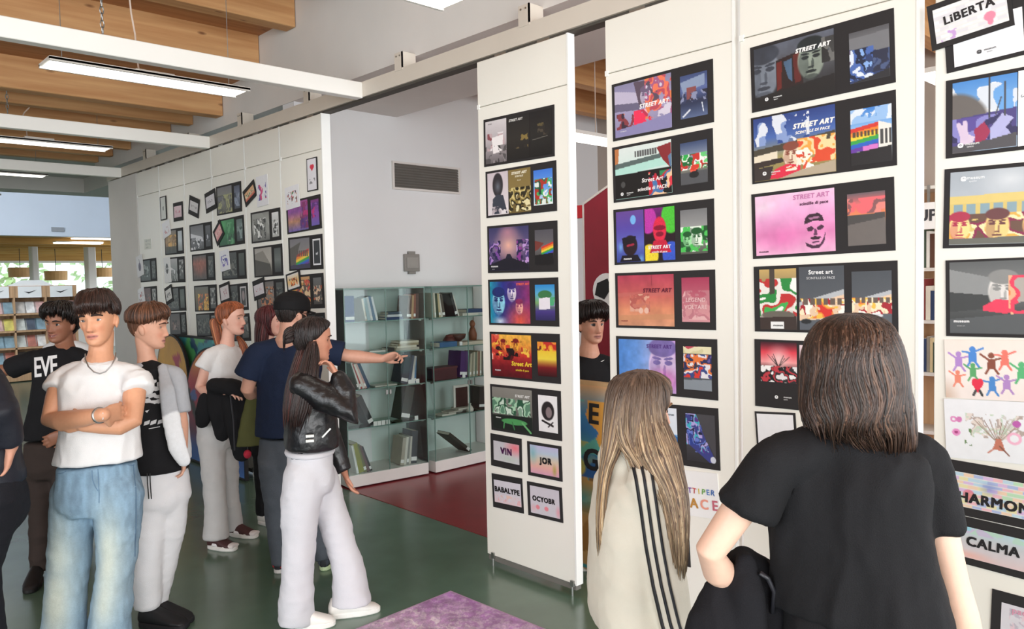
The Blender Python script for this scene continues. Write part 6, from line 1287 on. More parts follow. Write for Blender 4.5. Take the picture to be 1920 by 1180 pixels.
            sc.append(np.tile(c0*(0.7+0.7*rg.rand()*hl/1.5), (len(mb.v)-k0, 1)))
        if mb.v:
            faces += [tuple(i+len(verts) for i in f) for f in mb.f]; verts = np.concatenate([verts, np.array(mb.v)]); cols = np.concatenate([cols]+sc)
        me = bpy.data.meshes.new(name); me.from_pydata(verts.tolist(), [], faces); me.update(); vcol(me, cols)
        return put(me, name, hair_mat(name+colour), s.root)
    def curtain(s, name, colours, secs, n=64, m=46, clump=0.012, freq=5.0, strands=200, seed=1, rad=0.004, arc=(0, 360), rag=0.05, part=None, wave=0.0, sec_side=None, lay=0.35, root=None):
        """long hair: sections from the crown to the tips, (centre, half width, half depth, side, forward); strands run down the surface"""
        rg = np.random.RandomState(seed); K = len(secs); cs = np.array([hexc(c) for c in colours])
        us = np.linspace(0, K-1, m); i0 = np.minimum(us.astype(int), K-2); fr = us-i0
        def cat(k): return np.array([np.asarray(q[k], float) if np.ndim(q[k]) else float(q[k]) for q in secs])
        Ce, A, B, Sd, Fw = (cat(k) for k in range(5))
        def crom(T):
            T = np.asarray(T); Tp = np.concatenate([[2*T[0]-T[1]], T, [2*T[-1]-T[-2]]])
            def f(u):
                i = np.clip(np.floor(u).astype(int), 0, K-2); f_ = u-i
                if T.ndim > 1: f_ = f_[..., None]
                a, b, c, d = Tp[i], Tp[i+1], Tp[i+2], Tp[i+3]
                return 0.5*((2*b)+(-a+c)*f_+(2*a-5*b+4*c-d)*f_**2+(-a+3*b-3*c+d)*f_**3)
            return f
        fc, fa, fb, fs, ff = crom(Ce), crom(A), crom(B), crom(Sd), crom(Fw)
        def S(u, th, add):
            c, a, b, sd, fw = fc(u), fa(u), fb(u), fs(u), ff(u)
            if wave: th = th+wave*np.sin(u*2.3+th*3)
            return c+sd*(np.cos(th)*(a+add))[..., None]+fw*(np.sin(th)*(b+add))[..., None]
        t = np.radians(np.linspace(arc[0], arc[1], n, endpoint=arc[1]-arc[0] < 359))
        V = []; C = []
        for u in us:
            q = np.stack([np.cos(t)*freq, np.sin(t)*freq, np.full(n, u*0.35)], 1)
            f_ = fbm(q, seed, 3); rid = 1-np.abs(2*f_-1)
            V.append(S(np.full(n, u), t, (rid-0.6)*clump*min(1, u*1.2+0.1)))
            ci = np.clip((fbm(q*1.7+3, seed+5, 2)*1.8-0.4), 0, 0.999)*len(cs)
            cc = cs[ci.astype(int)]*(0.72+0.5*rid)[:, None]
            if root: w = sstep(np.array([1-(u-root[1])/root[2]]))[0]; cc = cc*(1-w)+hexc(root[0])*(0.8+0.4*rid)[:, None]*w
            C.append(cc)
        Bz = Blob(); Bz.rings(V) if arc[1]-arc[0] > 359 else Bz.raw(np.concatenate(V), [(i*n+j, i*n+j+1, (i+1)*n+j+1, (i+1)*n+j) for i in range(m-1) for j in range(n-1)])
        verts = np.concatenate(Bz.v); faces = list(Bz.f); cols = np.concatenate(C)
        mb = MB(); sc = []
        for i in range(strands):
            th = math.radians(arc[0]+(arc[1]-arc[0])*rg.rand()); u0 = rg.rand()*0.5*lay*K; u1 = (K-1)*(1-0.25*rg.rand()**2)
            uu = np.linspace(u0, u1, 14); thv = th+0.12*(rg.rand()-0.5)*np.linspace(0, 1, 14)+0.03*np.sin(uu*2+rg.rand()*6)
            P = S(uu, thv, np.linspace(0.0, 1, 14)*clump*0.5+0.001+0.002*rg.rand())
            P[-1] += UP*(-rag*rg.rand()); P[-2] += UP*(-rag*0.4*rg.rand())
            r = rad*(0.5+0.9*rg.rand())*np.array([0.2, 0.7, 0.9]+[1]*8+[0.8, 0.5, 0.12])
            k0 = len(mb.v); mb.tube(list(P), list(r), 5); cc = np.tile(cs[rg.randint(len(cs))]*(0.75+0.5*rg.rand()), (len(mb.v)-k0, 1))
            if root: w = np.repeat(sstep(1-(uu-root[1])/root[2]), 5)[:, None]; cc = cc*(1-w)+hexc(root[0])*w
            sc.append(cc)
        if mb.v:
            faces += [tuple(i+len(verts) for i in f) for f in mb.f]; verts = np.concatenate([verts, np.array(mb.v)]); cols = np.concatenate([cols]+sc)
        me = bpy.data.meshes.new(name); me.from_pydata(verts.tolist(), [], faces); me.update(); vcol(me, cols)
        return put(me, name, hair_mat(name+colours[0]), s.root)

def garment(p, name, blob, m, vox=0.008, sm=4, fold=None, parent=None, paintf=None):
    me = blob.merge(vox); smooth(me, sm)
    for f in (fold or []): folds(me, *f[:3], **f[3]) if len(f) > 3 else folds(me, *f)
    smooth(me, 1, 0.4)
    if paintf is not None: vcol(me, paintf(coords(me)))
    return put(me, name, m, parent or p.root)
def cloth(name, col, rough=0.85, var=0.06, bump=0.25, bscale=350, spec=0.3, scale=12): return mat('cloth '+name, col, rough, var, scale, bump, bscale, spec=spec)
def shoe(p, heel, toe, name='shoe', upper='1c1c1e', sole='e8e6e0', h=0.075, w=0.046, parts=()):
    heel, toe = np.array(heel, float), np.array(toe, float); d = nrm((toe-heel)*[1, 1, 0]); sd = np.cross(d, UP); L = np.linalg.norm((toe-heel)[:2]); z = heel[2]
    def ring(u, hw, z0, z1, n=18):
        t = np.arange(n)*2*math.pi/n; x = np.cos(t); y = np.sin(t)
        c = heel*[1, 1, 0]+d*L*u
        return c+np.outer(np.sign(x)*np.abs(x)**0.8*hw, sd)+np.outer(z+z0+(z1-z0)*(y+1)/2, UP)
    B_ = Blob()
    B_.rings([ring(-0.01, w*0.45, 0.02, h*0.75), ring(0.05, w*0.75, 0.012, h*1.25), ring(0.18, w*0.85, 0.012, h*1.35), ring(0.36, w*0.9, 0.012, h*1.15), ring(0.55, w*1.0, 0.012, h*0.9), ring(0.75, w*1.02, 0.012, h*0.68), ring(0.92, w*0.8, 0.012, h*0.52), ring(1.0, w*0.4, 0.015, h*0.35)])
    me = B_.merge(0.006); smooth(me, 3); o = put(me, name, mat('shoe '+upper, upper, 0.55, 0.08), p.root)
    mb = MB(); pts = []; n = 22
    for i in range(n):
        a = 2*math.pi*i/n; u = 0.5+0.52*math.cos(a); hw = w*1.06*(1.0 if u > 0.5 else 0.9)*abs(math.sin(a))**0.6*np.sign(math.sin(a)); pts.append(heel*[1, 1, 0]+d*L*u+sd*hw+UP*z)
    mb.prism(pts, UP*0.03); mb.build('sole', mat('sole '+sole, sole, 0.6), o, bevel=0.006)
    for nm, col, u0, u1, z0, z1, ww in parts:
        q = Blob(); q.rings([ring(u, w*ww*(1.0 if u < 0.8 else 0.85), h*z0, h*z1) for u in np.linspace(u0, u1, 5)]); me = q.merge(0.006); smooth(me, 2); put(me, nm, mat('shoe '+col, col, 0.55, 0.05), o)
    return o
# ---------------------------------------------------------------- people
from mathutils.bvhtree import BVHTree
def sstep(x): x = np.clip(x, 0, 1); return x*x*(3-2*x)
def cover_fn(line, t_low, t_top, gap=0.012, under=-0.010, extra=None, jag=0.0):
    """hair thickness from a hairline (|angle| -> height) and thickness low on the head / on top"""
    A = np.array([a for a, _ in line]); Z = np.array([z for _, z in line])
    def f(th, z):
        zl = np.interp(np.abs(th), A, Z)+jag*(np.sin(th*0.19+1)+np.sin(th*0.41)+np.sin(th*0.87+2))/3; s = sstep((z-zl)/gap)
        T = t_low+(t_top-t_low)*sstep((z-0.01)/0.08)
        T = under+(T-under)*s
        if extra is not None: T = T+extra(th, z)*s
        return T
    return f
def tee(p, name, m, yaw, shL, shR, hem, hem_w, hem_d, chest_w=0.175, chest_d=0.112, sleeves=(), waist=None, neck_up=0.06, collar=True, vox=0.008, fold=None, drop=0.14, shr=0.056, paintf=None, parent=None, belly=0.0, neck_fwd=0.0):
    """short-sleeved top from the hem to the neckline; sleeves: (shoulder, end, r0, r1)"""
    sd, fw, up = frame_of(yaw); sh = (np.asarray(shL)+np.asarray(shR))/2; hem = np.asarray(hem); hwid = np.linalg.norm(np.asarray(shR)-np.asarray(shL))/2
    b = Blob(); ch = sh-UP*drop; w = waist or (hem_w+chest_w)/2*0.96
    mid = hem*0.45+ch*0.55
    b.torso([(hem, hem_w, hem_d, sd, fw), (hem*0.8+ch*0.2, hem_w*0.5+w*0.5, hem_d, sd, fw), (mid+fw*belly, w, (hem_d+chest_d)/2, sd, fw), (ch, chest_w, chest_d, sd, fw),
             (sh-UP*0.05, max(chest_w, hwid*0.98), chest_d*0.92, sd, fw), (sh+UP*0.012, hwid*0.92, chest_d*0.72, sd, fw, 2.1), (sh+UP*0.045+fw*neck_fwd, 0.095, 0.066, sd, fw, 2), (sh+UP*neck_up+fw*neck_fwd, 0.070, 0.060, sd, fw, 2)])
    for q in (shL, shR): b.limb([sh+UP*0.042, np.asarray(q)*0.5+sh*0.5+UP*0.022, np.asarray(q)-UP*0.004], [0.046, shr*0.86, shr*0.9], 16)
    for a, e, r0, r1 in sleeves: b.limb([np.asarray(a)-UP*0.006, np.asarray(a)*0.45+np.asarray(e)*0.55, np.asarray(e)], [r0*0.86, (r0+r1)/2*0.93, r1], 20, round_ends=False)
    return garment(p, name, b, m, vox, 5, fold or [(0.007, 6.5, 3, dict(stretch=(1, 1, 0.55))), (0.003, 17, 8, dict(stretch=(1, 1, 0.7)))], parent, paintf)
def trousers(p, m, yaw, waist, w, d, legs, vox=0.009, name='trousers', fold=None, paintf=None, drop=0.14, hipw=None):
    sd, fw, up = frame_of(yaw); b = Blob(); waist = np.asarray(waist); hw = hipw or w*1.06
    b.torso([(waist+UP*0.03, w, d, sd, fw), (waist, w, d, sd, fw), (waist-UP*drop*0.5, (w+hw)/2, d*1.05, sd, fw), (waist-UP*drop, hw, d*1.08, sd, fw), (waist-UP*(drop+0.06), hw*0.8, d*0.9, sd, fw)])
    for pts, rr in legs:
        h0 = np.asarray(pts[0]); top = h0+UP*(0.62*drop)+(waist-h0)*[0.30, 0.30, 0]
        b.limb([top, h0*0.5+top*0.5]+[np.asarray(q) for q in pts], [rr[0]*0.74, rr[0]*0.93]+list(rr), 20, round_ends=False)
    return garment(p, name, b, m, vox, 7, fold or [(0.010, 5, 21, dict(stretch=(1, 1, 1.5))), (0.004, 14, 5, dict(stretch=(0.8, 0.8, 1.7)))], None, paintf)
def project(me, tree, dirn, off=0.003, far=0.4):
    dv = Vector(dirn); co = coords(me); out = co.copy(); miss = set()
    for i, c in enumerate(co):
        h = tree.ray_cast(Vector(c)-dv*far, dv)
        if h[0] is not None: out[i] = np.array(h[0]-dv*off)
        else: miss.add(i)
    setco(me, out)
    if miss:
        bm = bmesh.new(); bm.from_mesh(me); bm.verts.ensure_lookup_table(); bmesh.ops.delete(bm, geom=[bm.verts[i] for i in miss], context='VERTS'); bm.to_mesh(me); bm.free()
def decal(p, obj, centre, right, up, shapes, colr, name='print', off=0.003, fine=0.012):
    """flat shapes (2-D polygons or a text mesh) laid onto a garment"""
    right, up = nrm(right), nrm(up); nd = nrm(np.cross(right, up)); bm = bmesh.new()
    if isinstance(shapes, bpy.types.Mesh): bm.from_mesh(shapes)
    else:
        for P in shapes: bm.faces.new([bm.verts.new((x, y, 0)) for x, y in P])
    bmesh.ops.triangulate(bm, faces=bm.faces)
    for _ in range(3):
        es = [e for e in bm.edges if e.calc_length() > fine*1.5]
        if es: bmesh.ops.subdivide_edges(bm, edges=es, cuts=1)
        bmesh.ops.triangulate(bm, faces=bm.faces)
    me = bpy.data.meshes.new(name); bm.to_mesh(me); bm.free()
    co = coords(me); setco(me, np.asarray(centre)+np.outer(co[:, 0], right)+np.outer(co[:, 1], up))
    dg = obj.data; tree = BVHTree.FromPolygons([Vector(v) for v in coords(dg)], [tuple(q.vertices) for q in dg.polygons])
    project(me, tree, -nd, off)
    return put(me, name, mat('print '+colr, colr, 0.7, 0.03), obj)
def ringband(p, name, centre, axis, r, wid, m, parent=None, flat=1.0, side=None):
    ax = nrm(axis); a = nrm(np.cross(ax, UP)); b = np.cross(ax, a); mb = MB()
    mb.tube([np.asarray(centre)+r*(a*math.cos(t)+b*math.sin(t)*flat) for t in np.arange(24)*math.pi/12], wid, 6, closed=True)
    return mb.build(name, m, parent or p.root, smooth=True)
def collar(p, m, c, yaw, a, b, r=0.008, tiltf=0.03):
    sd, fw, up = frame_of(yaw); mb = MB()
    mb.tube([np.asarray(c)+sd*a*math.cos(t)+fw*b*math.sin(t)-UP*tiltf*math.sin(t) for t in np.arange(28)*math.pi/14], r, 6, closed=True)
    return mb.build('collar', m, p.root, smooth=True)

BLK = cloth('black cotton', '17171a', 0.85, 0.1, 0.3)
WHT = cloth('white cotton', 'e8e8e8', 0.85, 0.02, 0.25)

# 1 --- boy in the white T-shirt, arms crossed
p = Person('person in a white T-shirt and faded wide jeans standing with arms crossed', 3.65, 'd69c7a', 1.03, 0.0042, lips='c07a6e'); J = p.J
p.start(J(180, 1272))
p.head(J(184, 599), -25, -2, -4, jaw=0.90, nose=1.0, neck_to=J(187, 690, -0.01), neck_r=0.054)
shA, shB = J(118, 708), J(255, 704)
elA, wrA = J(94, 794, 0.10), J(194, 778, 0.265); elB, wrB = J(247, 797, 0.10), J(156, 798, 0.175)
p.arm(shA, elA, wrA, k=1.18); p.arm(shB, elB, wrB, k=1.18)
p.hand(wrA, J(238, 769, 0.13)-wrA, VF, -1, (0.35, 0.4, 0.4, 0.45), 1.0)
p.hand(wrB, J(118, 770, 0.12)-wrB, VF, 1, (0.35, 0.35, 0.4, 0.4), 0.2)
p.body.torso([(J(186, 860), 0.13, 0.08, *frame_of(0)[:2]), (J(186, 720), 0.14, 0.08, *frame_of(0)[:2]), (J(187, 694), 0.10, 0.06, *frame_of(0)[:2])])
p.finish()
p.eyes('3a2c22', '2c1c16', brow_t=0.0055)
p.cap('hair', '2f1f1a', cover_fn([(0, 0.034), (30, 0.030), (52, 0.018), (68, 0.004), (84, 0.010), (104, 0.000), (125, -0.045), (180, -0.080)], 0.003, 0.009, extra=lambda th, z: 0.006*np.exp(-(th/50)**2)*np.exp(-((z-0.06)/0.045)**2)+0.016*sstep((z-0.075)/0.03)+0.004*np.sin(th*0.06+z*40), jag=0.007, gap=0.026), clump=0.006, seed=4, strands=900, freq=13, wob=0.6, tip=0.05, rad=0.0036, mess=0.007)
t1 = tee(p, 't_shirt', WHT, 0, shB, shA, J(185, 864), 0.190, 0.125, 0.172, 0.114, [(shA, J(107, 733, 0.04), 0.072, 0.068), (shB, J(259, 733, 0.04), 0.074, 0.070)], waist=0.165, neck_up=0.066, fold=[(0.013, 5, 3, dict(stretch=(1, 1, 0.5))), (0.009, 12, 8, dict(stretch=(1, 1, 0.7)))])
collar(p, WHT, J(187, 676, 0.0), 0, 0.070, 0.066, 0.0065, 0.022)
mb = MB(); mb.tube([J(*q) for q in ((160, 664, 0.06), (160, 674, 0.095), (166, 688, 0.118), (176, 698, 0.126), (187, 701, 0.127), (198, 697, 0.126), (209, 686, 0.118), (216, 672, 0.095), (217, 662, 0.06))], 0.0032, 6); mb.build('neck_chain', M_steel, p.root, smooth=True)
wc = wrA*0.93+elA*0.07
ringband(p, 'watch_strap', wc, wrA-elA, 0.031, 0.006, M_steel)
MB().obox(wc+VR*0.004-VF*0.032, nrm(wrA-elA), UP, -VF, 0.017, 0.017, 0.005).build('watch_face', mat('pale watch dial', 'd8dde2', 0.3), p.root, bevel=0.003)
def denim(co):
    n = fbm(co*7, 5, 3); rel = (co-CAM)@cR; fade = np.zeros(len(co)); d = (co-CAM)@cF; px = 960+FPX*rel/d
    zz = co[:, 2]
    for xc, zc, sx, sz in ((128, 0.62, 24, 0.20), (222, 0.62, 20, 0.20), (122, 0.33, 26, 0.16), (212, 0.36, 20, 0.14)):
        cx = (at_depth(xc, 700, 3.65)-CAM)@cR; fade += np.exp(-((rel-cx)/(sx/402*1.2))**2-((zz-zc)/sz)**2)
    fade = np.clip(fade*0.8*(0.6+0.8*n), 0, 1)[:, None]
    base = hexc('7f9db4')*(0.82+0.36*fbm(co*np.array([60, 60, 14]), 9, 2))[:, None]
    return base*(1-fade)+hexc('c9d1c6')*fade
je = trousers(p, mat_vcol('denim', 0.9, 0.05, 120, 0.35, 400), 0, J(184, 880), 0.172, 0.118, [([J(143, 925), J(133, 1000), J(127, 1075), J(120, 1160), J(117, 1262)], [0.108, 0.098, 0.086, 0.095, 0.108]), ([J(222, 925), J(220, 1000), J(216, 1075), J(208, 1160), J(203, 1262)], [0.108, 0.096, 0.082, 0.090, 0.104])], paintf=denim, hipw=0.186, fold=[(0.012, 4.5, 21, dict(stretch=(1, 1, 1.3))), (0.005, 12, 5, dict(stretch=(0.8, 0.8, 1.6)))])
def arcs(P, w=0.0016): return [[(x0, y0-w), (x1, y1-w), (x1, y1+w), (x0, y0+w)] for (x0, y0), (x1, y1) in zip(P[:-1], P[1:])]
def vseam(P, w=0.0016): return [[(x0-w, y0), (x0+w, y0), (x1+w, y1), (x1-w, y1)] for (x0, y0), (x1, y1) in zip(P[:-1], P[1:])]
sm_ = []
for sg in (-1, 1): sm_ += arcs([(sg*(0.085+0.012*k), 0.045-0.045*math.sin(k*0.26)) for k in range(7)])
sm_ += vseam([(-0.02, 0.05), (-0.02, -0.03), (-0.012, -0.06), (0.0, -0.085)])+vseam([(0.004, 0.05), (0.004, -0.1), (0.002, -0.14)])+vseam([(0.15, 0.04), (0.155, -0.1), (0.15, -0.25), (0.14, -0.42)], 0.002)
for part_ in (sm_[:6], sm_[6:12], sm_[12:15], sm_[15:17], sm_[17:]): decal(p, je, J(184, 905, 0.3), VR, UP, part_, '5d7c98', 'seam', off=0.002)
for x in (115, 205):
    f = J(x, 1272); shoe(p, [f[0], f[1], 0], np.array([f[0], f[1], 0])-VF*0.17, upper='e8e6e2')
shA = None

# 2 --- smiling boy behind him
p = Person('smiling person in a black T-shirt with white letters, one arm raised sideways', 4.85, '9a6850', 1.0, 0.005, lips='9a5a50'); J = p.J
p.start(J(100, 1096))
p.head(J(114, 606), -38, -4, 4, jaw=1.02, nose=1.08, smile=1.0, neck_to=J(122, 662, -0.01))
sA, sB = J(70, 672, 0.02), J(163, 672, -0.02)
p.arm(sA, J(6, 696, 0.02), J(-52, 700, 0.0)); p.hand(J(-52, 700), -VR, VF, 1)
p.arm(sB, J(166, 750, -0.02), J(122, 812, 0.10)); p.hand(J(122, 812, 0.10), J(98, 824, 0.12)-J(122, 812, 0.10), VF, 1)
p.body.torso([(J(112, 800), 0.12, 0.08, *frame_of(0)[:2]), (J(118, 672), 0.12, 0.07, *frame_of(0)[:2])])
p.finish(); p.eyes('20140f', '1c1210', size=0.85, gaze=-0.1); p.teeth()
p.cap('hair', '1d1614', cover_fn([(0, 0.060), (40, 0.052), (62, 0.025), (80, 0.012), (100, -0.02), (130, -0.06), (180, -0.08)], 0.008, 0.024, jag=0.02), clump=0.010, seed=9, strands=520, freq=20, wob=0.9, tip=0.04, rad=0.0045, mess=0.018)
t2 = tee(p, 't_shirt', BLK, -8, sB, sA, J(98, 820), 0.175, 0.12, 0.165, 0.112, [(sA, J(19, 692, 0.02), 0.07, 0.068), (sB, J(168, 715, 0), 0.068, 0.076)])
tm = text_mesh('EVE', 0.165, -0.05, 0.004, 0.92); tm.transform(Matrix.Diagonal((0.50, 1, 1, 1)))
decal(p, t2, J(86, 691, 0.2), VR*0.985+cU*0.10, cU, tm, 'eeeeee', 'lettering')
trousers(p, cloth('dark brown twill', '3a302c'), -8, J(98, 835), 0.150, 0.105, [([J(77, 880), J(78, 960), J(75, 1068)], [0.085, 0.072, 0.058]), ([J(122, 880), J(126, 960), J(130, 1062)], [0.085, 0.072, 0.058])])
for x, y in ((72, 1080), (132, 1076)):
    f = J(x, y); f[2] = 0; shoe(p, f, f-VF*0.23-VR*0.05, 'boot', '1a1718', '151313', h=0.085)

# 3 --- person cut by the left edge
p = Person('person in a dark navy jacket cut off by the left edge of the picture', 3.3, 'c89078', 1.0, 0.006); J = p.J
p.start(J(-45, 1345))
p.head(J(-75, 575), -95, 0, 0, neck_to=J(-62, 665))
sA = J(-32, 715, 0.12); sB = J(-55, 715, -0.18)
p.arm(sA, J(2, 778, 0.16), J(22, 838, 0.10)); p.hand(J(22, 838, 0.10), J(10, 885, 0.08)-J(22, 838, 0.10), -VR, 1, wr=0.028)
p.finish(); p.eyes('2a1c16', '1c1412')
p.cap('hair', '1f1815', cover_fn([(0, 0.06), (60, 0.03), (90, 0.0), (180, -0.09)], 0.015, 0.03), seed=3)
b = Blob(); sd, fw, up = frame_of(-85)
b.torso([(J(-35, 905), 0.2, 0.16, sd, fw), (J(-40, 800), 0.19, 0.14, sd, fw), (J(-45, 740), 0.19, 0.13, sd, fw), (J(-50, 700), 0.16, 0.1, sd, fw), (J(-58, 672), 0.08, 0.075, sd, fw)])
b.limb([sA, J(2, 778, 0.16), J(22, 832, 0.10)], [0.075, 0.07, 0.05], 18, round_ends=False); b.limb([sB, J(-60, 800, -0.2), J(-70, 850, -0.1)], [0.07, 0.065, 0.05], 18)
garment(p, 'jacket', b, cloth('dark navy nylon', '1e2029', 0.5, 0.1, 0.2), 0.009, 4, [(0.01, 7, 4)])
trousers(p, cloth('black navy trousers', '17181f'), -85, J(-32, 900), 0.17, 0.15, [([J(-18, 930, 0.06), J(-45, 1070, 0.06), J(-20, 1300, 0.06)], [0.125, 0.09, 0.075]), ([J(-30, 930, -0.1), J(-80, 1080, -0.1), J(-110, 1280, -0.1)], [0.12, 0.09, 0.075])])
for x, y, dd in ((-15, 1330, 0.06), (-105, 1310, -0.1)):
    f = J(x, y, dd); f[2] = 0; shoe(p, f, f-VR*0.26)

# 4 --- boy in the grey jacket
p = Person('person in a grey and white jacket over a black printed T-shirt, face in profile', 4.19, 'e0aa90', 1.0, 0.0045, lips='c0807a'); J = p.J
p.start(J(283, 1176))
p.head(J(278, 613), 74, -4, 0, jaw=0.94, nose=0.95, neck_to=J(278, 692, -0.02), neck_r=0.047)
sA, sB = J(240, 706, 0.05), J(326, 706, -0.03)
p.arm(sA, J(240, 795, 0.0), J(258, 866, 0.06)); p.hand(J(258, 866, 0.06), J(266, 900, 0.08)-J(258, 866, 0.06), VR, -1, (0.6,)*4)
p.arm(sB, J(338, 780, -0.02), J(343, 850, 0.02), k=0.95); p.hand(J(343, 850, 0.02), -UP, -VR, 1, (0.7,)*4)
p.body.torso([(J(290, 860), 0.11, 0.08, *frame_of(30)[:2]), (J(283, 706), 0.12, 0.07, *frame_of(30)[:2])])
p.finish(); p.eyes('4a3a2a', '4a3024')
p.cap('hair', '5a3c2c', cover_fn([(0, 0.052), (35, 0.046), (55, 0.030), (72, 0.012), (90, 0.006), (110, -0.02), (135, -0.052), (180, -0.075)], 0.003, 0.014, extra=lambda th, z: 0.008*np.exp(-(th/60)**2)+0.006*sstep((z-0.075)/0.03), jag=0.006, gap=0.022), clump=0.006, seed=12, strands=760, freq=18, wob=0.35, tip=0.05, rad=0.003, mess=0.008)
t4 = tee(p, 't_shirt', BLK, 25, sB*0.94+sA*0.06, sA*0.94+sB*0.06, J(300, 882, 0.02), 0.150, 0.115, 0.145, 0.108, [], neck_up=0.05)
q = random.Random(5); sh_ = []
def blot(x0, x1, y0, y1, n):
    for _ in range(n):
        x, y = q.uniform(x0, x1), q.uniform(y0, y1); r = q.uniform(0.008, 0.020); k = q.randint(4, 6); a0 = q.random()*6
        sh_.append([(x+r*q.uniform(0.6, 1.2)*math.cos(a0+i*6.283/k)*1.5, y+r*q.uniform(0.5, 1)*math.sin(a0+i*6.283/k)) for i in range(k)])
blot(-0.07, 0.04, 0.05, 0.10, 12); blot(-0.08, 0.04, -0.01, 0.03, 14)
for x in (-0.075, -0.045, -0.012, 0.022): sh_.append([(x, -0.125), (x+0.026, -0.118), (x+0.03, -0.098), (x+0.004, -0.105)])
sh_ += [[(0.03, -0.04), (0.055, -0.04), (0.055, -0.048), (0.03, -0.048)], [(0.04, -0.048), (0.048, -0.048), (0.048, -0.07), (0.04, -0.07)], [(-0.07, -0.05), (-0.05, -0.045), (-0.06, -0.06)], [(-0.05, -0.14), (0.0, -0.135), (0.0, -0.139), (-0.05, -0.144)]]
decal(p, t4, J(289, 757, 0.25), VR*0.97-VF*0.2, cU, sh_, 'c8c8ca', 'chest_print')
b = Blob(); sd, fw, up = frame_of(25); cb = (sA+sB)/2
b.torso([(J(300, 868, -0.07), 0.172, 0.095, sd, fw), (J(296, 790, -0.06), 0.165, 0.095, sd, fw), (cb-UP*0.1-fw*0.04, 0.17, 0.095, sd, fw), (cb-UP*0.02-fw*0.035, 0.18, 0.08, sd, fw), (cb+UP*0.04-fw*0.03, 0.10, 0.06, sd, fw), (cb+UP*0.065-fw*0.03, 0.07, 0.05, sd, fw)])
b.limb([J(305, 690, 0.05), J(313, 730, 0.105), J(322, 790, 0.115), J(333, 840, 0.11), J(345, 864, 0.09)], [0.028, 0.040, 0.046, 0.046, 0.036], 16, 0.42, VR)
b.limb([sB, J(338, 775, -0.02)], [0.062, 0.055], 18, round_ends=False); b.limb([sA, J(240, 790, 0), J(256, 850, 0.05)], [0.062, 0.056, 0.045], 18, round_ends=False)
b.limb([sB, cb+UP*0.035], [0.058, 0.05], 16); b.limb([sA, cb+UP*0.035], [0.058, 0.05], 16)
def jk(co):
    w = sstep((J(330, 770)[2]+0.02*np.sin(co[:, 0]*30)-co[:, 2])/0.012)[:, None]; return hexc('b4b7bd')*(1-w)+hexc('eceef1')*w
garment(p, 'jacket', b, mat_vcol('grey and white jersey', 0.85, 0.03, 60, 0.2, 300), 0.008, 4, [(0.006, 8, 2)], None, jk)
t4b = trousers(p, cloth('white sweat cotton', 'e9e9ec', 0.9, 0.02), 25, J(300, 886), 0.138, 0.115, [([J(284, 925, 0.03), J(277, 1000, 0.05), J(273, 1070, 0.05), J(276, 1140, 0.03)], [0.098, 0.090, 0.078, 0.066]), ([J(320, 925, -0.03), J(316, 990, -0.03), J(303, 1070, -0.05), J(291, 1135, -0.06)], [0.095, 0.085, 0.068, 0.055])], hipw=0.150)
mb = MB()
for dx in (0, 5): mb.tube([J(276+dx, 888, 0.17), J(277+dx, 910, 0.175), J(279+dx, 936, 0.17)], 0.003, 5)
mb.build('drawstring', M_dark, p.root)
for x, y, dd, tx in ((264, 1165, 0.02, 0.22), (282, 1160, -0.06, 0.2)):
    f = J(x, y, dd); f[2] = 0; shoe(p, f, f+VR*tx-VF*0.16, 'shoe', '16161a', '1c1c20', h=0.09, w=0.055)

# 5 --- red-haired girl
p = Person('person in a white T-shirt and grey trousers carrying a black jacket over the forearms', 5.44, 'e6b29e', 0.97, 0.005, lips='c06a68'); J = p.J
p.start(J(410, 1029))
p.head(J(434, 598), 62, 2, 0, jaw=0.92, nose=0.95, open_=0.7, neck_to=J(425, 652, -0.02), neck_r=0.047)
sA, sB = J(394, 667, 0.10), J(452, 664, -0.12)
p.arm(sA, J(373, 732, 0.12), J(416, 736, 0.26), k=0.88); p.hand(J(416, 736, 0.26), J(440, 738, 0.28)-J(416, 736, 0.26), UP*-1, 1, (0.5,)*4)
p.arm(sB, J(458, 735, -0.1), J(432, 742, 0.12), k=0.88); p.hand(J(432, 742, 0.12), -VR-VF*0.2, -UP, -1, (0.5,)*4)
p.body.torso([(J(410, 760), 0.10, 0.08, *frame_of(50)[:2]), (J(422, 668), 0.11, 0.06, *frame_of(50)[:2])])
p.finish(); p.eyes('5a6a70', '8a5a40', brow_t=0.0035)
p.cap('hair', '8e4f30', cover_fn([(0, 0.066), (40, 0.060), (65, 0.036), (82, 0.0), (100, -0.02), (130, -0.04), (180, -0.05)], 0.008, 0.013), clump=0.003, seed=21, strands=200, freq=22, wob=0.1, tip=0, rad=0.003)
hb = p.hl((0, -0.115, 0.0)); sd, fw, up = frame_of(62)
p.curtain('ponytail', ['9a5a38', '84462a', 'b0704a'], [(p.hl((0, -0.10, 0.01)), 0.018, 0.018, sd, fw), (p.hl((0, -0.125, -0.01)), 0.03, 0.028, sd, fw), (p.hl((0.0, -0.115, -0.09)), 0.034, 0.028, sd, fw), (p.hl((0.0, -0.10, -0.19)), 0.025, 0.02, sd, fw), (p.hl((0.0, -0.09, -0.26)), 0.006, 0.006, sd, fw)], strands=70, seed=3, clump=0.006, n=24, m=24)
p.curtain('side_lock', ['9a5a38', '84462a'], [(J(446, 630, -0.08), 0.012, 0.012, sd, fw), (J(455, 645, -0.09), 0.026, 0.02, sd, fw), (J(460, 662, -0.09), 0.022, 0.02, sd, fw), (J(460, 680, -0.08), 0.006, 0.006, sd, fw)], strands=40, seed=5, clump=0.006, n=20, m=16)
tee(p, 't_shirt', WHT, 48, sB, sA, J(408, 765), 0.140, 0.105, 0.150, 0.105, [(sA, J(381, 692, 0.12), 0.058, 0.064), (sB, J(458, 690, -0.12), 0.056, 0.06)], neck_up=0.05)
b = Blob(); X_ = VR
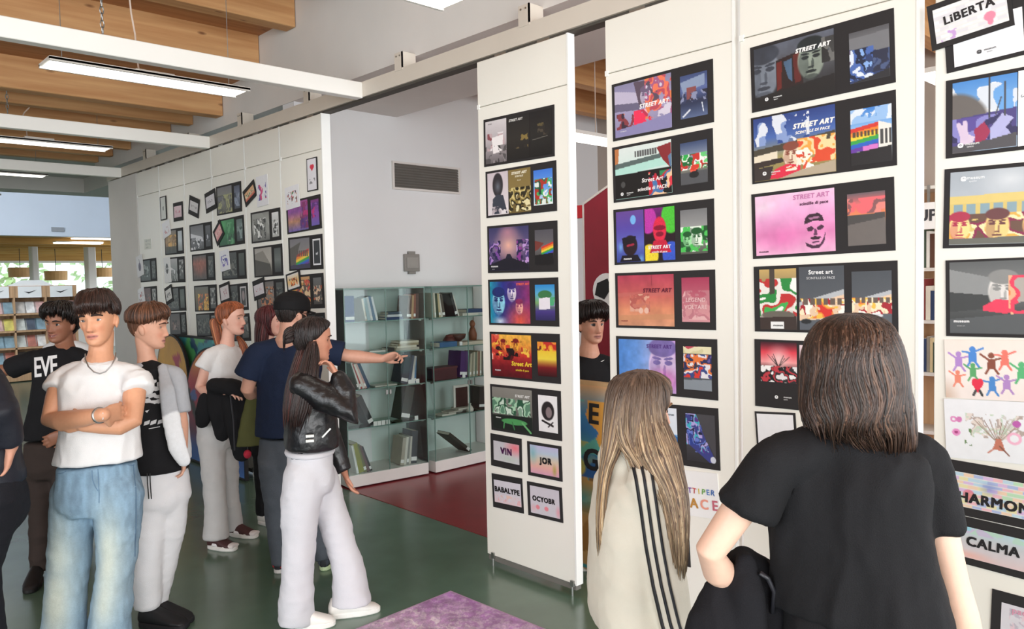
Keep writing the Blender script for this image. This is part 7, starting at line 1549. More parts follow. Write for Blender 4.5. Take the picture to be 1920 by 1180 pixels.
b.limb([J(386, 748, 0.20), J(384, 772, 0.20), J(380, 792, 0.19)], [0.05, 0.06, 0.045], 16, 0.5, VR)
b.limb([J(402, 724, 0.24), J(430, 726, 0.28), J(455, 735, 0.24)], [0.05, 0.06, 0.055], 18)
b.limb([J(410, 730, 0.22), J(412, 770, 0.22), J(418, 815, 0.2)], [0.07, 0.075, 0.05], 18, 0.5, VR)
b.limb([J(440, 735, 0.22), J(448, 790, 0.22), J(455, 850, 0.2)], [0.085, 0.09, 0.06], 18, 0.5, VR)
me = b.merge(0.009); smooth(me, 5); folds(me, 0.012, 8, 6, stretch=(1, 1, 0.5))
jt = thing('jacket', 'black jacket hanging over the forearms of the person in grey trousers', 'jacket', J(425, 860, 0.2)); put(me, 'jacket_body', BLK, jt)
mb = MB().tube([J(432, 742, 0.31), J(438, 790, 0.30), J(440, 845, 0.28)], 0.006, 6); mb.build('zip', mat('dark zip', '35353a', 0.4), jt)
trousers(p, cloth('light grey sweat cotton', 'c9c7c6', 0.9, 0.03), 48, J(408, 785), 0.138, 0.108, [([J(396, 825, 0.05), J(401, 900, 0.08), J(404, 950, 0.08), J(405, 1010, 0.08)], [0.092, 0.074, 0.072, 0.085]), ([J(424, 825, -0.06), J(428, 900, -0.12), J(432, 950, -0.15), J(436, 990, -0.2)], [0.09, 0.07, 0.066, 0.072])])
for x, y, dd in ((392, 1022, 0.06), (433, 995, -0.2)):
    f = J(x, y, dd); f[2] = 0; shoe(p, f, f+VR*0.17-VF*0.14, 'trainer', '4a2c2c', 'ece8e2', h=0.08, parts=(('toe_cap', 'e6dedb', 0.62, 0.99, 0.18, 0.62, 1.03), ('side_panel', 'efeaea', 0.25, 0.45, 0.2, 0.75, 1.03)))

# 6 --- girl half hidden behind the man
p = Person('person in black almost hidden behind the pointing person in the cap', 5.95, 'e0ab98', 0.95, 0.006); J = p.J
p.start(J(497, 984))
p.head(J(507, 603), 70, 0, 0, neck_to=J(503, 650), neck_r=0.047)
sA, sB = J(482, 662, 0.05), J(530, 662, -0.08)
p.arm(sA, J(486, 730, 0.05), J(505, 770, 0.15), k=0.88); p.hand(J(505, 770, 0.15), VR, UP, 1)
p.arm(sB, J(532, 735, -0.08), J(520, 780, 0.05), k=0.88); p.hand(J(520, 780, 0.05), VR, UP, -1)
p.finish(); p.eyes('3a2a20', '3a1f1c')
p.cap('hair', '4a1f22', cover_fn([(0, 0.07), (45, 0.05), (62, 0.02), (78, -0.06), (100, -0.12), (180, -0.12)], 0.016, 0.018), clump=0.005, seed=8, strands=160, tip=0)
sd, fw, up = frame_of(70)
p.curtain('long_hair', ['4a1f22', '3a181b', '5c2a2a'], [(p.hl((0, -0.03, 0.05)), 0.06, 0.07, sd, fw), (p.hl((0, -0.05, -0.04)), 0.088, 0.06, sd, fw), (p.hl((0, -0.06, -0.14)), 0.10, 0.05, sd, fw), (p.hl((0, -0.06, -0.26)), 0.09, 0.045, sd, fw), (p.hl((0, -0.06, -0.34)), 0.05, 0.02, sd, fw)], strands=110, seed=6, n=40, m=26)
tee(p, 'top', BLK, 50, sB, sA, J(505, 800), 0.15, 0.11, 0.15, 0.105, [(sA, J(488, 735, 0.05), 0.055, 0.05), (sB, J(532, 735, -0.08), 0.055, 0.05)])
trousers(p, BLK, 50, J(505, 810), 0.14, 0.11, [([J(496, 845, 0.03), J(498, 900, 0.04), J(498, 965, 0.04)], [0.09, 0.075, 0.07]), ([J(516, 845, -0.04), J(522, 900, -0.06), J(528, 960, -0.1)], [0.09, 0.075, 0.07])])
for x, y, dd in ((487, 978, 0.04), (520, 974, -0.1)):
    f = J(x, y, dd); f[2] = 0; shoe(p, f, f+VR*0.14-VF*0.14, 'trainer', 'ecebe8', 'f2f2f0', h=0.08)
# olive tote between the red-haired girl and the man
pt = at_depth(470, 838, 5.2); t = thing('tote_bag', 'olive green bag hanging beside the pointing person in the navy T-shirt', 'bag', pt)
mb = Blob(); mb.torso([(at_depth(468, 836, 5.2), 0.085, 0.04, VR, VF), (at_depth(471, 790, 5.2), 0.070, 0.04, VR, VF), (at_depth(476, 740, 5.2), 0.045, 0.03, VR, VF), (at_depth(479, 715, 5.2), 0.03, 0.02, VR, VF)]); me = mb.merge(0.008); smooth(me, 3); folds(me, 0.006, 9, 3); put(me, 'bag_body', cloth('olive canvas', '565732'), t)
MB().tube([at_depth(474, 742, 5.17), at_depth(478, 700, 5.17), at_depth(484, 690, 5.2), at_depth(484, 742, 5.23)], 0.008, 6).build('handle', cloth('olive canvas', '565732'), t, smooth=True)
mb = MB().tube([at_depth(464, 836, 5.17), at_depth(464, 846, 5.17)], 0.004, 5); mb.build('cord', M_dark, t)
mb = Blob(); mb.ell(at_depth(464, 852, 5.17), np.eye(3), (0.026, 0.026, 0.03)); me = mb.merge(0.006); put(me, 'pompom', mat('red wool', 'b8283e', 0.9, 0.2, 60), t)

# 7 --- man in the cap, pointing
p = Person('person in a black cap and navy T-shirt seen from behind, pointing at the cabinets', 4.9, 'd09c86', 1.05, 0.005, lips='a86a60'); J = p.J
p.start(J(560, 1074))
p.head(J(549, 589), 128, -2, 0, jaw=1.05, nose=1.1, neck_to=J(540, 640, 0.02), neck_r=0.062)
sL, sR = J(482, 660, 0.06), J(600, 655, -0.06)
p.arm(sL, J(462, 738, 0.04), J(492, 736, -0.20), k=1.12); p.hand(J(492, 736, -0.20), VF+VR*0.4, -UP, -1, (0.6,)*4)
elR, wR = J(655, 668, -0.10), J(716, 673, -0.16)
p.arm(sR, elR, wR, k=1.08); p.hand(wR, J(750, 664, -0.18)-wR, -UP*0.6-VF*0.5, 1, (0.03, 1.0, 1.15, 1.2), 0.9, k=1.05)
p.body.torso([(J(535, 800), 0.13, 0.09, *frame_of(150)[:2]), (J(541, 660), 0.14, 0.08, *frame_of(150)[:2])])
p.finish(); p.eyes('3a2a20', '2a1c16')
p.cap('hair', '241c1a', cover_fn([(0, 0.06), (60, 0.03), (75, 0.0), (88, 0.0), (105, -0.02), (135, -0.055), (180, -0.07)], 0.006, 0.008), clump=0.002, seed=2, strands=160, freq=30, tip=0.008, rad=0.002)
p.cap('beard', '2a201c', lambda th, z: np.where((np.abs(th) > 18) & (np.abs(th) < 88) & (z < -0.045+0.0006*np.abs(th)) & (z > -0.113), 0.004, -0.012)+np.where((np.abs(th) <= 18) & (z < -0.088) & (z > -0.112), 0.016, 0.0), clump=0.002, seed=2, strands=0)
capm = cloth('black cap twill', '121214', 0.8, 0.08, 0.2)
def capcov(th, z): return np.where(z > 0.018-0.006*np.cos(np.radians(th)), 0.020+0.006*sstep((z-0.03)/0.05), -0.015)
o = p.cap('cap', '141416', capcov, clump=0.0, seed=2, strands=0, n=96, m=64); o.data.materials.clear(); o.data.materials.append(capm)
V = []; F = []
for i in range(7):
    for j in range(15):
        a = math.radians(-62+124*j/14); u = i/6; x = math.sin(a)*0.086*(1-0.1*u); y = 0.0+math.cos(a)*0.105+u*0.055*math.cos(a)**0.6; V.append(tuple(p.hl((x, y, 0.020-0.010*u-0.02*(x/0.086)**2))))
F = [(i*15+j, i*15+j+1, (i+1)*15+j+1, (i+1)*15+j) for i in range(6) for j in range(14)]
me = bpy.data.meshes.new('brim'); me.from_pydata(V, [], F); me.update(); bo = put(me, 'brim', capm, o); sm_ = bo.modifiers.new('thick', 'SOLIDIFY'); sm_.thickness = 0.006
MB().tube([p.hl((0.004*math.cos(k), -0.03+0.004*math.sin(k), 0.139)) for k in np.arange(8)*0.785], 0.005, 5, closed=True).build('button', capm, o)
for sg in (-1, 1):
    mb = MB(); c = (sg*0.032, 0.104, -0.004)
    mb.tube([p.hl((c[0]+0.024*math.cos(a), c[1]-0.006*abs(math.cos(a)), c[2]+0.019*math.sin(a))) for a in np.arange(18)*math.pi/9], 0.0025, 5, closed=True)
    mb.tube([p.hl((sg*0.056, 0.098, 0.0)), p.hl((sg*0.078, 0.06, 0.004)), p.hl((sg*0.082, -0.012, 0.006)), p.hl((sg*0.078, -0.03, -0.01))], 0.0022, 5)
    mb.build('glasses_frame', mat('dark glasses', '201c1c', 0.3), p.root)
NAVY = cloth('navy cotton', '1b2740', 0.85, 0.08, 0.3)
tee(p, 't_shirt', NAVY, 150, sL, sR, J(533, 816, 0.02), 0.178, 0.135, 0.205, 0.135, [(sL, J(464, 706, 0.05), 0.082, 0.088), (sR, J(642, 664, -0.08), 0.082, 0.080)], waist=0.185, neck_up=0.055, shr=0.07, drop=0.12)
trousers(p, cloth('grey denim', '565c64', 0.9, 0.1, 0.35), 150, J(536, 828), 0.165, 0.125, [([J(517, 870, 0.03), J(522, 960, 0.03), J(528, 1058, 0.03)], [0.105, 0.080, 0.062]), ([J(566, 870, -0.03), J(590, 960, -0.02), J(609, 1048, 0.0)], [0.105, 0.080, 0.060])])
for x, y, dd, nm, c in ((520, 1072, 0.03, 'c8303a', 'd8d4d0'), (606, 1066, 0.0, '3a3f4a', 'c8dcb0')):
    f = J(x, y, dd); f[2] = 0; shoe(p, f, f+VF*0.24+VR*0.1, 'trainer', '26262c', c, h=0.09, parts=(('heel_tab', nm, 0.0, 0.12, 0.3, 1.0, 0.8),))

# 8 --- girl in the leather jacket, walking
p = Person('person walking in a black leather jacket and pale grey sweatpants, hand at the chin', 4.1, 'c98e74', 0.97, 0.0045, lips='b0605c'); J = p.J
p.start(J(585, 1180))
p.head(J(587, 638), 102, -2, 0, jaw=0.92, nose=0.92, neck_to=J(572, 712, -0.02), neck_r=0.046)
sR, sL = J(568, 722, 0.12), J(576, 722, -0.20)
elR, wR = J(664, 776, 0.13), J(634, 706, 0.10)
p.arm(sR, elR, wR, k=0.85); p.hand(wR, J(612, 672, 0.07)-wR, -VR-UP*0.3, -1, (0.7, 0.75, 0.8, 0.85), 0.5, k=0.92)
elL, wL = J(616, 812, -0.22), J(645, 884, -0.2)
p.arm(sL, elL, wL, k=0.85); p.hand(wL, J(657, 918, -0.2)-wL, VR, 1, (0.4,)*4, k=0.92)
p.body.torso([(J(578, 830, -0.04), 0.10, 0.08, *frame_of(95)[:2]), (J(574, 724, -0.04), 0.12, 0.06, *frame_of(95)[:2])])
p.finish(); p.eyes('2a1c16', '221612', brow_t=0.0038)
p.cap('hair', '221817', cover_fn([(0, 0.068), (40, 0.062), (62, 0.040), (80, 0.010), (96, -0.01), (110, -0.05), (140, -0.08), (180, -0.09)], 0.010, 0.014), clump=0.004, seed=31, strands=260, freq=22, wob=0.15, tip=0.0, rad=0.003)
sd, fw, up = frame_of(100)
p.curtain('bun', ['221817', '2e201d'], [(p.hl((0, -0.09, 0.035)), 0.018, 0.018, sd, up), (p.hl((0, -0.115, 0.032)), 0.034, 0.036, sd, up), (p.hl((0, -0.145, 0.02)), 0.032, 0.030, sd, up), (p.hl((0, -0.158, 0.0)), 0.008, 0.008, sd, up)], strands=50, seed=5, n=24, m=18, clump=0.006)
p.curtain('long_hair', ['241917', '33211d', '4a2a26', '1c1413'], [(J(582, 640, 0.0), 0.060, 0.050, sd, fw), (J(570, 680, 0.01), 0.085, 0.050, sd, fw), (J(558, 725, 0.04), 0.10, 0.050, sd, fw), (J(552, 760, 0.05), 0.095, 0.045, sd, fw), (J(545, 785, 0.05), 0.06, 0.03, sd, fw)], strands=240, seed=7, clump=0.010, n=56, m=40, rag=0.06)
p.curtain('front_lock', ['241917', '33211d'], [(J(586, 640, 0.075), 0.012, 0.02, sd, fw), (J(584, 670, 0.09), 0.02, 0.035, sd, fw), (J(577, 715, 0.13), 0.022, 0.045, sd, fw), (J(566, 770, 0.14), 0.02, 0.05, sd, fw), (J(556, 800, 0.13), 0.01, 0.02, sd, fw)], strands=90, seed=8, clump=0.006, n=24, m=30, rag=0.05)
LEA = mat('black leather', '131316', 0.33, 0.15, 14, 0.25, 45, spec=0.6)
b = Blob(); sd, fw, up = frame_of(95); cc = (sR+sL)/2
b.torso([(J(585, 838, -0.04), 0.165, 0.135, sd, fw), (J(584, 820, -0.04), 0.172, 0.140, sd, fw), (J(582, 780, -0.04), 0.172, 0.132, sd, fw), (J(577, 745, -0.04), 0.175, 0.118, sd, fw), (cc-UP*0.01, 0.165, 0.09, sd, fw), (cc+UP*0.045, 0.09, 0.07, sd, fw), (cc+UP*0.065, 0.075, 0.062, sd, fw)])
b.limb([cc+UP*0.03, sR], [0.05, 0.062], 16); b.limb([cc+UP*0.03, sL], [0.05, 0.062], 16)
b.limb([sR, sR*0.5+elR*0.5, elR, elR*0.45+wR*0.55, wR*0.93+elR*0.07], [0.072, 0.070, 0.062, 0.052, 0.043], 20); b.limb([sL, elL, wL], [0.068, 0.058, 0.043], 18, round_ends=False)
lj = garment(p, 'leather_jacket', b, LEA, 0.008, 4, [(0.009, 6.5, 6, dict(stretch=(1, 1, 1.6))), (0.003, 16, 7)])
sdc = frame_of(95)[0]
mb = MB()
for k in range(2): mb.obox(J(581, 818+9*k, 0.165), VR, UP, -VF, 0.022, 0.008, 0.006)
mb.build('buckle', M_steel, lj, bevel=0.002); lj2 = MB().obox(J(612, 812, 0.155), nrm(VR*0.7+UP*0.7), nrm(UP*0.7-VR*0.7), -VF, 0.03, 0.004, 0.004); lj2.build('zip', M_steel, lj)
b = Blob(); b.torso([(J(585, 842, -0.04), 0.160, 0.132, sd, fw), (J(585, 834, -0.04), 0.168, 0.138, sd, fw)])
SWE = cloth('pale grey sweat cotton', 'd2d2d7', 0.92, 0.02, 0.2)
tr8 = trousers(p, SWE, 95, J(581, 850, -0.04), 0.150, 0.112, [([J(571, 900, 0.03), J(563, 960, 0.04), J(560, 1020, 0.03), J(557, 1090, 0.02), J(555, 1166, 0.0)], [0.112, 0.098, 0.086, 0.084, 0.094]), ([J(596, 900, -0.11), J(620, 960, -0.12), J(640, 1020, -0.12), J(655, 1075, -0.12), J(659, 1132, -0.12)], [0.105, 0.088, 0.078, 0.086, 0.108])], hipw=0.158)
MB().tube([J(581, 846, -0.04)+sd*0.152*math.cos(a)+fw*0.114*math.sin(a) for a in np.arange(28)*math.pi/14], 0.016, 8, closed=True).build('waistband', SWE, tr8, smooth=True)
decal(p, tr8, J(558, 866, 0.25), VR, cU, text_mesh('RK', 0.055, 0, 0.003), '1c1c24', 'lettering', fine=0.008)
for h_, t_, dd in (((566, 1184), 0.20, 0.02), ((628, 1166), 0.27, -0.12)):
    f = J(*h_, dd); f[2] = 0.0; shoe(p, f-VR*0.03, f-VR*0.03+VR*t_+VF*0.02, 'trainer', 'efece6', 'f3f1ec', h=0.085, w=0.05)

# 9 --- boy in the gap behind the graffiti board
p = Person('person in a black T-shirt standing behind the graffiti board between two panels', 5.05, 'cf9a82', 1.06, 0.005, lips='a8685e'); J = p.J
p.start(J(1108, 1044))
p.head(J(1109, 607), 28, -3, 0, neck_to=J(1104, 664), neck_r=0.055)
sA, sB = J(1058, 685), J(1152, 685)
p.arm(sA, J(1050, 765), J(1060, 835)); p.hand(J(1060, 835), -UP, VR, 1); p.arm(sB, J(1160, 765), J(1150, 835)); p.hand(J(1150, 835), -UP, -VR, 1)
p.finish(); p.eyes('2a1c16', '1f1614')
p.cap('hair', '1f1716', cover_fn([(0, 0.040), (40, 0.032), (60, 0.018), (76, 0.006), (100, -0.02), (135, -0.06), (180, -0.08)], 0.014, 0.030, extra=lambda th, z: 0.008*np.exp(-(th/50)**2), jag=0.008, gap=0.022), clump=0.009, seed=14, strands=460, freq=13, wob=0.5, tip=0.04, mess=0.012)
t9 = tee(p, 't_shirt', BLK, 20, sB, sA, J(1106, 822), 0.18, 0.12, 0.17, 0.112, [(sA, J(1052, 735), 0.07, 0.075), (sB, J(1158, 735), 0.07, 0.075)])
decal(p, t9, J(1131, 681, 0.25), VR, cU, [[(-0.014, 0.0), (-0.004, -0.004), (0.014, 0.008), (-0.003, 0.002)]], 'f0f0f0', 'chest_mark')
trousers(p, cloth('dark jeans', '22252e'), 20, J(1106, 836), 0.155, 0.11, [([J(1084, 875), J(1084, 950), J(1086, 1028)], [0.09, 0.075, 0.065]), ([J(1128, 875), J(1128, 950), J(1128, 1028)], [0.09, 0.075, 0.065])])
for x in (1086, 1128):
    f = J(x, 1042); f[2] = 0; shoe(p, f, f-VF*0.24+VR*0.05)

# 10 --- girl with long blonde hair
p = Person('person in a beige jacket with three black sleeve stripes, seen from behind', 2.5, 'e4b49e', 1.0, 0.0045, lips='c0706c'); J = p.J
p.start(J(1200, 1575))
p.head(J(1203, 770), 118, -3, 0, jaw=0.92, nose=0.9, neck_to=J(1188, 872), neck_r=0.046)
sR, sL = J(1216, 896, 0.13), J(1158, 890, -0.15)
elR, wR = J(1243, 1045, 0.15), J(1272, 1195, 0.20)
p.arm(sR, elR, wR, k=0.88); p.hand(wR, J(1284, 1260, 0.22)-wR, VR, -1, (0.4,)*4, k=0.95)
p.arm(sL, J(1165, 1040, -0.2), J(1200, 1170, -0.25), k=0.88); p.hand(J(1200, 1170, -0.25), -UP, VR, 1, k=0.95)
sd, fw, up = frame_of(112)
p.body.torso([(J(1216, 1180), 0.125, 0.092, sd, fw), (J(1215, 1090), 0.118, 0.090, sd, fw), (J(1205, 1000), 0.125, 0.09, sd, fw), (J(1190, 900), 0.12, 0.06, sd, fw)])
p.finish(); p.eyes('5a6a60', '8a6a4a', brow_t=0.0035)
BL = ['a48c70', '8e755c', 'b9a385', '7f6853', '70594a']
p.cap('hair', '5e4c40', cover_fn([(0, 0.072), (40, 0.062), (58, 0.030), (70, -0.03), (82, -0.075), (100, -0.115), (180, -0.115)], 0.014, 0.016), clump=0.005, seed=17, strands=500, freq=18, wob=0.12, tip=0.0, rad=0.0028)
p.curtain('long_hair', BL, [(J(1206, 697, 0.02), 0.02, 0.02, VR, VF), (J(1208, 708, 0.03), 0.045, 0.06, VR, VF), (J(1209, 740, 0.04), 0.052, 0.085, VR, VF), (J(1213, 785, 0.05), 0.054, 0.09, VR, VF), (J(1226, 838, 0.10), 0.070, 0.085, VR, VF), (J(1243, 880, 0.14), 0.055, 0.06, VR, VF), (J(1260, 922, 0.17), 0.040, 0.05, VR, VF), (J(1269, 975, 0.19), 0.030, 0.04, VR, VF), (J(1273, 1030, 0.20), 0.018, 0.02, VR, VF), (J(1273, 1058, 0.20), 0.006, 0.008, VR, VF)], strands=460, seed=3, clump=0.009, n=72, m=64, freq=6, rag=0.06, rad=0.0025, lay=0.45, root=('5e4c40', 1.2, 2.8))
p.curtain('long_hair', BL[1:]+['a88a66'], [(J(1195, 697, 0.0), 0.02, 0.02, VR, VF), (J(1182, 708, 0.03), 0.05, 0.06, VR, VF), (J(1170, 735, 0.03), 0.052, 0.08, VR, VF), (J(1159, 785, 0.03), 0.042, 0.08, VR, VF), (J(1150, 830, 0.05), 0.030, 0.06, VR, VF), (J(1136, 880, 0.06), 0.014, 0.04, VR, VF), (J(1129, 930, 0.06), 0.010, 0.03, VR, VF), (J(1126, 985, 0.06), 0.008, 0.02, VR, VF), (J(1125, 1022, 0.05), 0.003, 0.005, VR, VF)], strands=260, seed=4, clump=0.007, n=52, m=50, freq=6, rag=0.05, rad=0.0025, lay=0.45, root=('54443a', 1.2, 3.0))
p.curtain('long_hair', BL, [(J(1202, 696, 0.03), 0.02, 0.02, VR, VF), (J(1198, 710, 0.05), 0.06, 0.05, VR, VF), (J(1194, 740, 0.075), 0.072, 0.045, VR, VF), (J(1188, 785, 0.09), 0.068, 0.04, VR, VF), (J(1190, 825, 0.10), 0.055, 0.035, VR, VF), (J(1212, 872, 0.14), 0.035, 0.03, VR, VF), (J(1245, 935, 0.19), 0.016, 0.02, VR, VF)], strands=300, seed=5, clump=0.007, n=60, m=44, freq=7, rag=0.05, rad=0.0025, lay=0.4, root=('5e4c40', 1.2, 2.8))
for k, ((x0, y0), (x1, y1)) in enumerate((((1232, 700), (1150, 772)), ((1215, 696), (1143, 752)), ((1198, 694), (1142, 735)))):
    mb = MB(); a0, a1 = np.array([x0, y0]), np.array([x1, y1]); tree_ = None; pts = []; rr = []
    for i in range(40):
        u = i/39; q = a0+(a1-a0)*u; c = p.hc; d0 = None
        r_ = nrm(J(q[0], q[1])-CAM); oc = CAM-(c+UP*0.008); R_ = 0.118; bq = oc@r_; dsc = bq*bq-(oc@oc-R_*R_); 
        dd_ = -bq-(math.sqrt(dsc) if dsc > 0 else 0.0); pts.append(CAM+r_*dd_); rr.append(0.0052+0.0026*abs(math.sin(i*0.9)))
    mb.tube(pts, rr, 7); mb.build('braid', hair_mat_plain if False else mat('braided hair', '6b5646', 0.5, 0.25, 120), p.root, smooth=True)
b = Blob(); b.torso([(J(1214, 1062), 0.130, 0.100, sd, fw), (J(1206, 1000), 0.136, 0.108, sd, fw), (J(1196, 930), 0.13, 0.095, sd, fw), (J(1188, 885), 0.10, 0.06, sd, fw)])
garment(p, 'crop_top', b, BLK, 0.008, 4)
trousers(p, BLK, 112, J(1216, 1110), 0.132, 0.105, [([J(1230, 1200, 0.07), J(1235, 1340, 0.07), J(1235, 1540, 0.07)], [0.088, 0.07, 0.06]), ([J(1200, 1190, -0.07), J(1205, 1330, -0.07), J(1205, 1500, -0.07)], [0.088, 0.07, 0.06])])
for x, y, dd in ((1230, 1575, 0.07), (1203, 1520, -0.07)):
    f = J(x, y, dd); f[2] = 0; shoe(p, f, f+VR*0.2+VF*0.1, 'trainer', 'e8e6e2')
JB = cloth('beige track jersey', 'd9d3c4', 0.75, 0.03, 0.15)
cc = (sR+sL)/2; b = Blob(); bk = frame_of(112)[1]
b.torso([(J(1182, 1172), 0.175, 0.112, sd, fw), (J(1180, 1140), 0.180, 0.118, sd, fw), (J(1178, 1060), 0.172, 0.115, sd, fw), (J(1178, 970), 0.172, 0.108, sd, fw), (cc-UP*0.02-fw*0.02, 0.175, 0.085, sd, fw), (cc+UP*0.035-fw*0.02, 0.10, 0.066, sd, fw), (cc+UP*0.075-fw*0.015, 0.074, 0.060, sd, fw)])
b.limb([cc+UP*0.03, sR], [0.05, 0.060], 16); b.limb([cc+UP*0.03, sL], [0.05, 0.060], 16)
b.limb([sR, sR*0.5+elR*0.5, elR, elR*0.5+wR*0.5, wR], [0.068, 0.066, 0.060, 0.054, 0.048], 20, round_ends=False); b.limb([sL, J(1165, 1040, -0.2), J(1200, 1170, -0.25)], [0.066, 0.058, 0.046], 18, round_ends=False)
b.limb([cc+UP*0.05-fw*0.03, cc+UP*0.10-fw*0.02], [0.085, 0.075], 20)
jb = garment(p, 'track_jacket', b, JB, 0.0075, 5, [(0.008, 6, 9, dict(stretch=(1, 1, 1.2))), (0.003, 15, 4)])
tree_ = BVHTree.FromPolygons([Vector(v) for v in coords(jb.data)], [tuple(q.vertices) for q in jb.data.polygons])
for k in range(3):
    base = [(1184, 856), (1194, 900), (1203, 960), (1213, 1030), (1226, 1100), (1243, 1172), (1250, 1195)]
    mb = MB(); pts = []; offs = [0, 15, 30] if True else None
    P_ = np.array(base, float); uu = np.linspace(0, 1, 40); xs = np.interp(uu, np.linspace(0, 1, len(P_)), P_[:, 0])+k*14.5; ys = np.interp(uu, np.linspace(0, 1, len(P_)), P_[:, 1])-k*2
    V = []
    for x, y in zip(xs, ys):
        for e in (-2.6, 2.6):
            r_ = Vector(nrm(ray(x+e, y+(-0.0)))); h = tree_.ray_cast(Vector(CAM), r_)
            V.append(tuple(h[0]+h[1]*0.0025) if h[0] is not None else None)
    idx = [i for i in range(40) if V[2*i] is not None and V[2*i+1] is not None]
    vs = [V[2*i+j] for i in idx for j in (0, 1)]; fs = [(2*i, 2*i+1, 2*i+3, 2*i+2) for i in range(len(idx)-1)]
    me = bpy.data.meshes.new('sleeve_stripe'); me.from_pydata(vs, [], fs); me.update(); so = put(me, 'sleeve_stripe', mat('black stripe tape', '1b1c22', 0.6), jb); sl = so.modifiers.new('t', 'SOLIDIFY'); sl.thickness = 0.002

# 11 --- girl in the black T-shirt, nearest
p = Person('person in a plain black T-shirt seen from behind, nearest the camera, jacket over one arm', 1.85, 'e8bfa8', 1.0, 0.0045); J = p.J
p.start(J(1600, 1944))
p.head(J(1600, 690, -0.02), 172, -4, 0, jaw=0.94, neck_to=J(1588, 835), neck_r=0.050)
sL, sR = J(1446, 868), J(1730, 862)
elL, wL = J(1322, 1048, -0.03), J(1412, 1128, -0.20)
p.arm(sL, elL, wL, k=0.98); p.hand(wL, J(1470, 1150, -0.26)-wL, -UP, -1, (0.6,)*4, k=0.95)
elR, wR = J(1790, 1110, 0.02), J(1840, 1300, 0.0)
p.arm(sR, elR, wR, k=0.98); p.hand(wR, J(1850, 1380)-wR, -VR, -1, (0.5,)*4, k=0.95)
sd, fw, up = frame_of(172)
p.body.torso([(J(1605, 1120), 0.13, 0.08, sd, fw), (J(1592, 880), 0.14, 0.07, sd, fw), (J(1590, 838), 0.08, 0.055, sd, fw)])
p.finish(); p.eyes('3a2a20', '3a2a22')
BR = ['432f27', '35261f', '564034', '2b1f1a']
p.cap('hair', '453329', cover_fn([(0, 0.074), (40, 0.066), (58, 0.03), (70, -0.04), (84, -0.09), (100, -0.118), (180, -0.118)], 0.020, 0.016), clump=0.005, seed=41, strands=420, freq=16, wob=0.12, tip=0.0, rad=0.0026)
p.curtain('long_hair', BR, [(J(1600, 588, 0.0), 0.012, 0.012, VR, VF), (J(1600, 593, 0.0), 0.045, 0.05, VR, VF), (J(1599, 610, 0.01), 0.078, 0.085, VR, VF), (J(1598, 645, 0.015), 0.100, 0.108, VR, VF), (J(1599, 690, 0.015), 0.110, 0.112, VR, VF), (J(1601, 740, 0.015), 0.114, 0.105, VR, VF), (J(1603, 775, 0.02), 0.112, 0.095, VR, VF), (J(1608, 798, 0.03), 0.100, 0.075, VR, VF), (J(1628, 820, 0.03), 0.074, 0.05, VR, VF), (J(1672, 846, 0.03), 0.022, 0.02, VR, VF)], strands=760, seed=9, clump=0.012, n=110, m=76, freq=6.5, rag=0.05, rad=0.0026, wave=0.07, arc=(150, 390), lay=0.12)
p.curtain('long_hair', BR, [(J(1672, 690, 0.01), 0.02, 0.05, VR, VF), (J(1682, 745, 0.03), 0.030, 0.06, VR, VF), (J(1686, 795, 0.04), 0.030, 0.05, VR, VF), (J(1694, 830, 0.04), 0.020, 0.03, VR, VF), (J(1700, 852, 0.04), 0.005, 0.008, VR, VF)], strands=150, seed=10, clump=0.010, n=40, m=40, rag=0.03, rad=0.0026)
pts = []
for i in range(14):
    u = i/13; r_ = nrm(ray(1576+26*u**1.4, 652-58*u)); oc = CAM-(p.hc+UP*0.004); bq = oc@r_; q_ = bq*bq-(oc@oc-0.131**2); pts.append(CAM+r_*(-bq-math.sqrt(max(q_, 0))))
MB().tube(pts, [0.0034*(1-0.6*i/13) for i in range(14)][::-1], 6).build('parting', mat('parting skin', 'a48c7c', 0.6), p.root, smooth=True)
t11 = tee(p, 't_shirt', BLK, 172, sL, sR, J(1612, 1150), 0.195, 0.125, 0.176, 0.105, [(sL, J(1398, 955, -0.01), 0.066, 0.070), (sR, J(1756, 996, 0.01), 0.062, 0.060)], waist=0.178, neck_up=0.052, shr=0.062, fold=[(0.022, 5.5, 13, dict(stretch=(1.2, 1.2, 0.35))), (0.005, 13, 18, dict(stretch=(1, 1, 0.6)))], vox=0.0075)
trousers(p, BLK, 172, J(1612, 1165), 0.175, 0.12, [([J(1550, 1260), J(1545, 1500), J(1545, 1900)], [0.11, 0.085, 0.075]), ([J(1672, 1260), J(1675, 1500), J(1675, 1900)], [0.11, 0.085, 0.075])])
for x in (1545, 1675):
    f = J(x, 1940); f[2] = 0; shoe(p, f, f+VF*0.24, 'trainer', 'e4e2de')
b = Blob()
b.limb([J(1392, 1045, -0.10), J(1420, 1085, -0.12), J(1440, 1120, -0.12)], [0.03, 0.055, 0.04], 18)
b.limb([J(1385, 1050, -0.11), J(1360, 1110, -0.08), J(1335, 1170, -0.06), J(1315, 1240, -0.06)], [0.030, 0.048, 0.058, 0.055], 18, 0.6, VR)
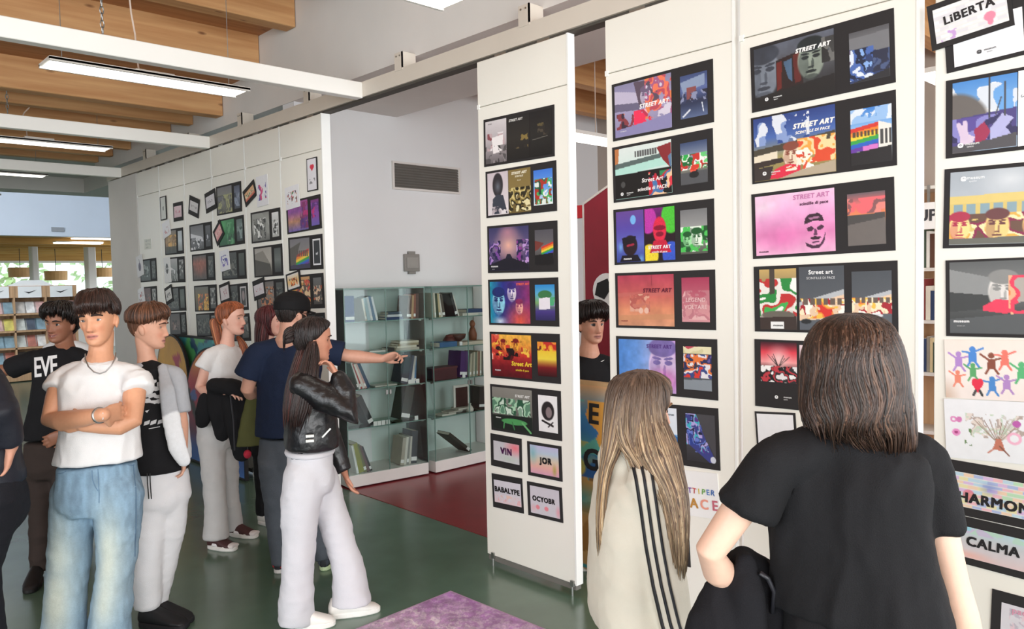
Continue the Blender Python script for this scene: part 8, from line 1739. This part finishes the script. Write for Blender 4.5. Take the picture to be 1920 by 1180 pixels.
b.limb([J(1400, 1055, -0.06), J(1402, 1110, -0.04), J(1400, 1180, -0.04), J(1396, 1260, -0.04)], [0.028, 0.045, 0.055, 0.055], 18, 0.6, VR)
b.limb([J(1430, 1095, -0.10), J(1436, 1150, -0.08), J(1432, 1250, -0.08)], [0.035, 0.045, 0.05], 18, 0.6, VR)
me = b.merge(0.007); smooth(me, 4); folds(me, 0.012, 9, 16, stretch=(1.3, 1.3, 0.35)); jt = thing('jacket', 'black jacket draped over the left forearm of the nearest person', 'jacket', J(1390, 1260, -0.06)); put(me, 'jacket_body', cloth('black fleece', '141419', 0.85, 0.1, 0.3), jt)
MB().tube([J(1425, 1075, -0.03), J(1440, 1085, -0.03), J(1452, 1110, -0.04), J(1448, 1150, -0.05)], 0.006, 6).build('strap', mat('dark strap', '2a2a30', 0.4), jt, smooth=True)

# 12 --- white shirt glimpsed behind the smiling boy
p = Person('person in a white shirt hidden behind the head of the smiling person', 6.3, 'c08a74', 1.0, 0.007); J = p.J
p.start(J(120, 960))
p.head(J(128, 597), 0, 0, 0, neck_to=J(126, 640))
sA, sB = J(92, 655), J(160, 655)
p.arm(sA, J(88, 715), J(98, 770)); p.hand(J(98, 770), -UP, VR, 1); p.arm(sB, J(166, 715), J(158, 770)); p.hand(J(158, 770), -UP, -VR, 1)
p.finish(); p.eyes()
p.cap('hair', '241a18', cover_fn([(0, 0.06), (60, 0.02), (80, -0.05), (100, -0.1), (180, -0.11)], 0.014, 0.02), seed=5, strands=60)
tee(p, 'shirt', WHT, 0, sB, sA, J(126, 775), 0.17, 0.12, 0.165, 0.11, [(sA, J(88, 720), 0.065, 0.06), (sB, J(166, 720), 0.065, 0.06)])
trousers(p, cloth('dark jeans', '22252e'), 0, J(126, 785), 0.155, 0.11, [([J(108, 815), J(108, 880), J(108, 950)], [0.09, 0.075, 0.065]), ([J(144, 815), J(144, 880), J(144, 950)], [0.09, 0.075, 0.065])])
for x in (108, 144):
    f = J(x, 962); f[2] = 0; shoe(p, f, f-VF*0.24)
bpy.data.scenes.remove(TMP)
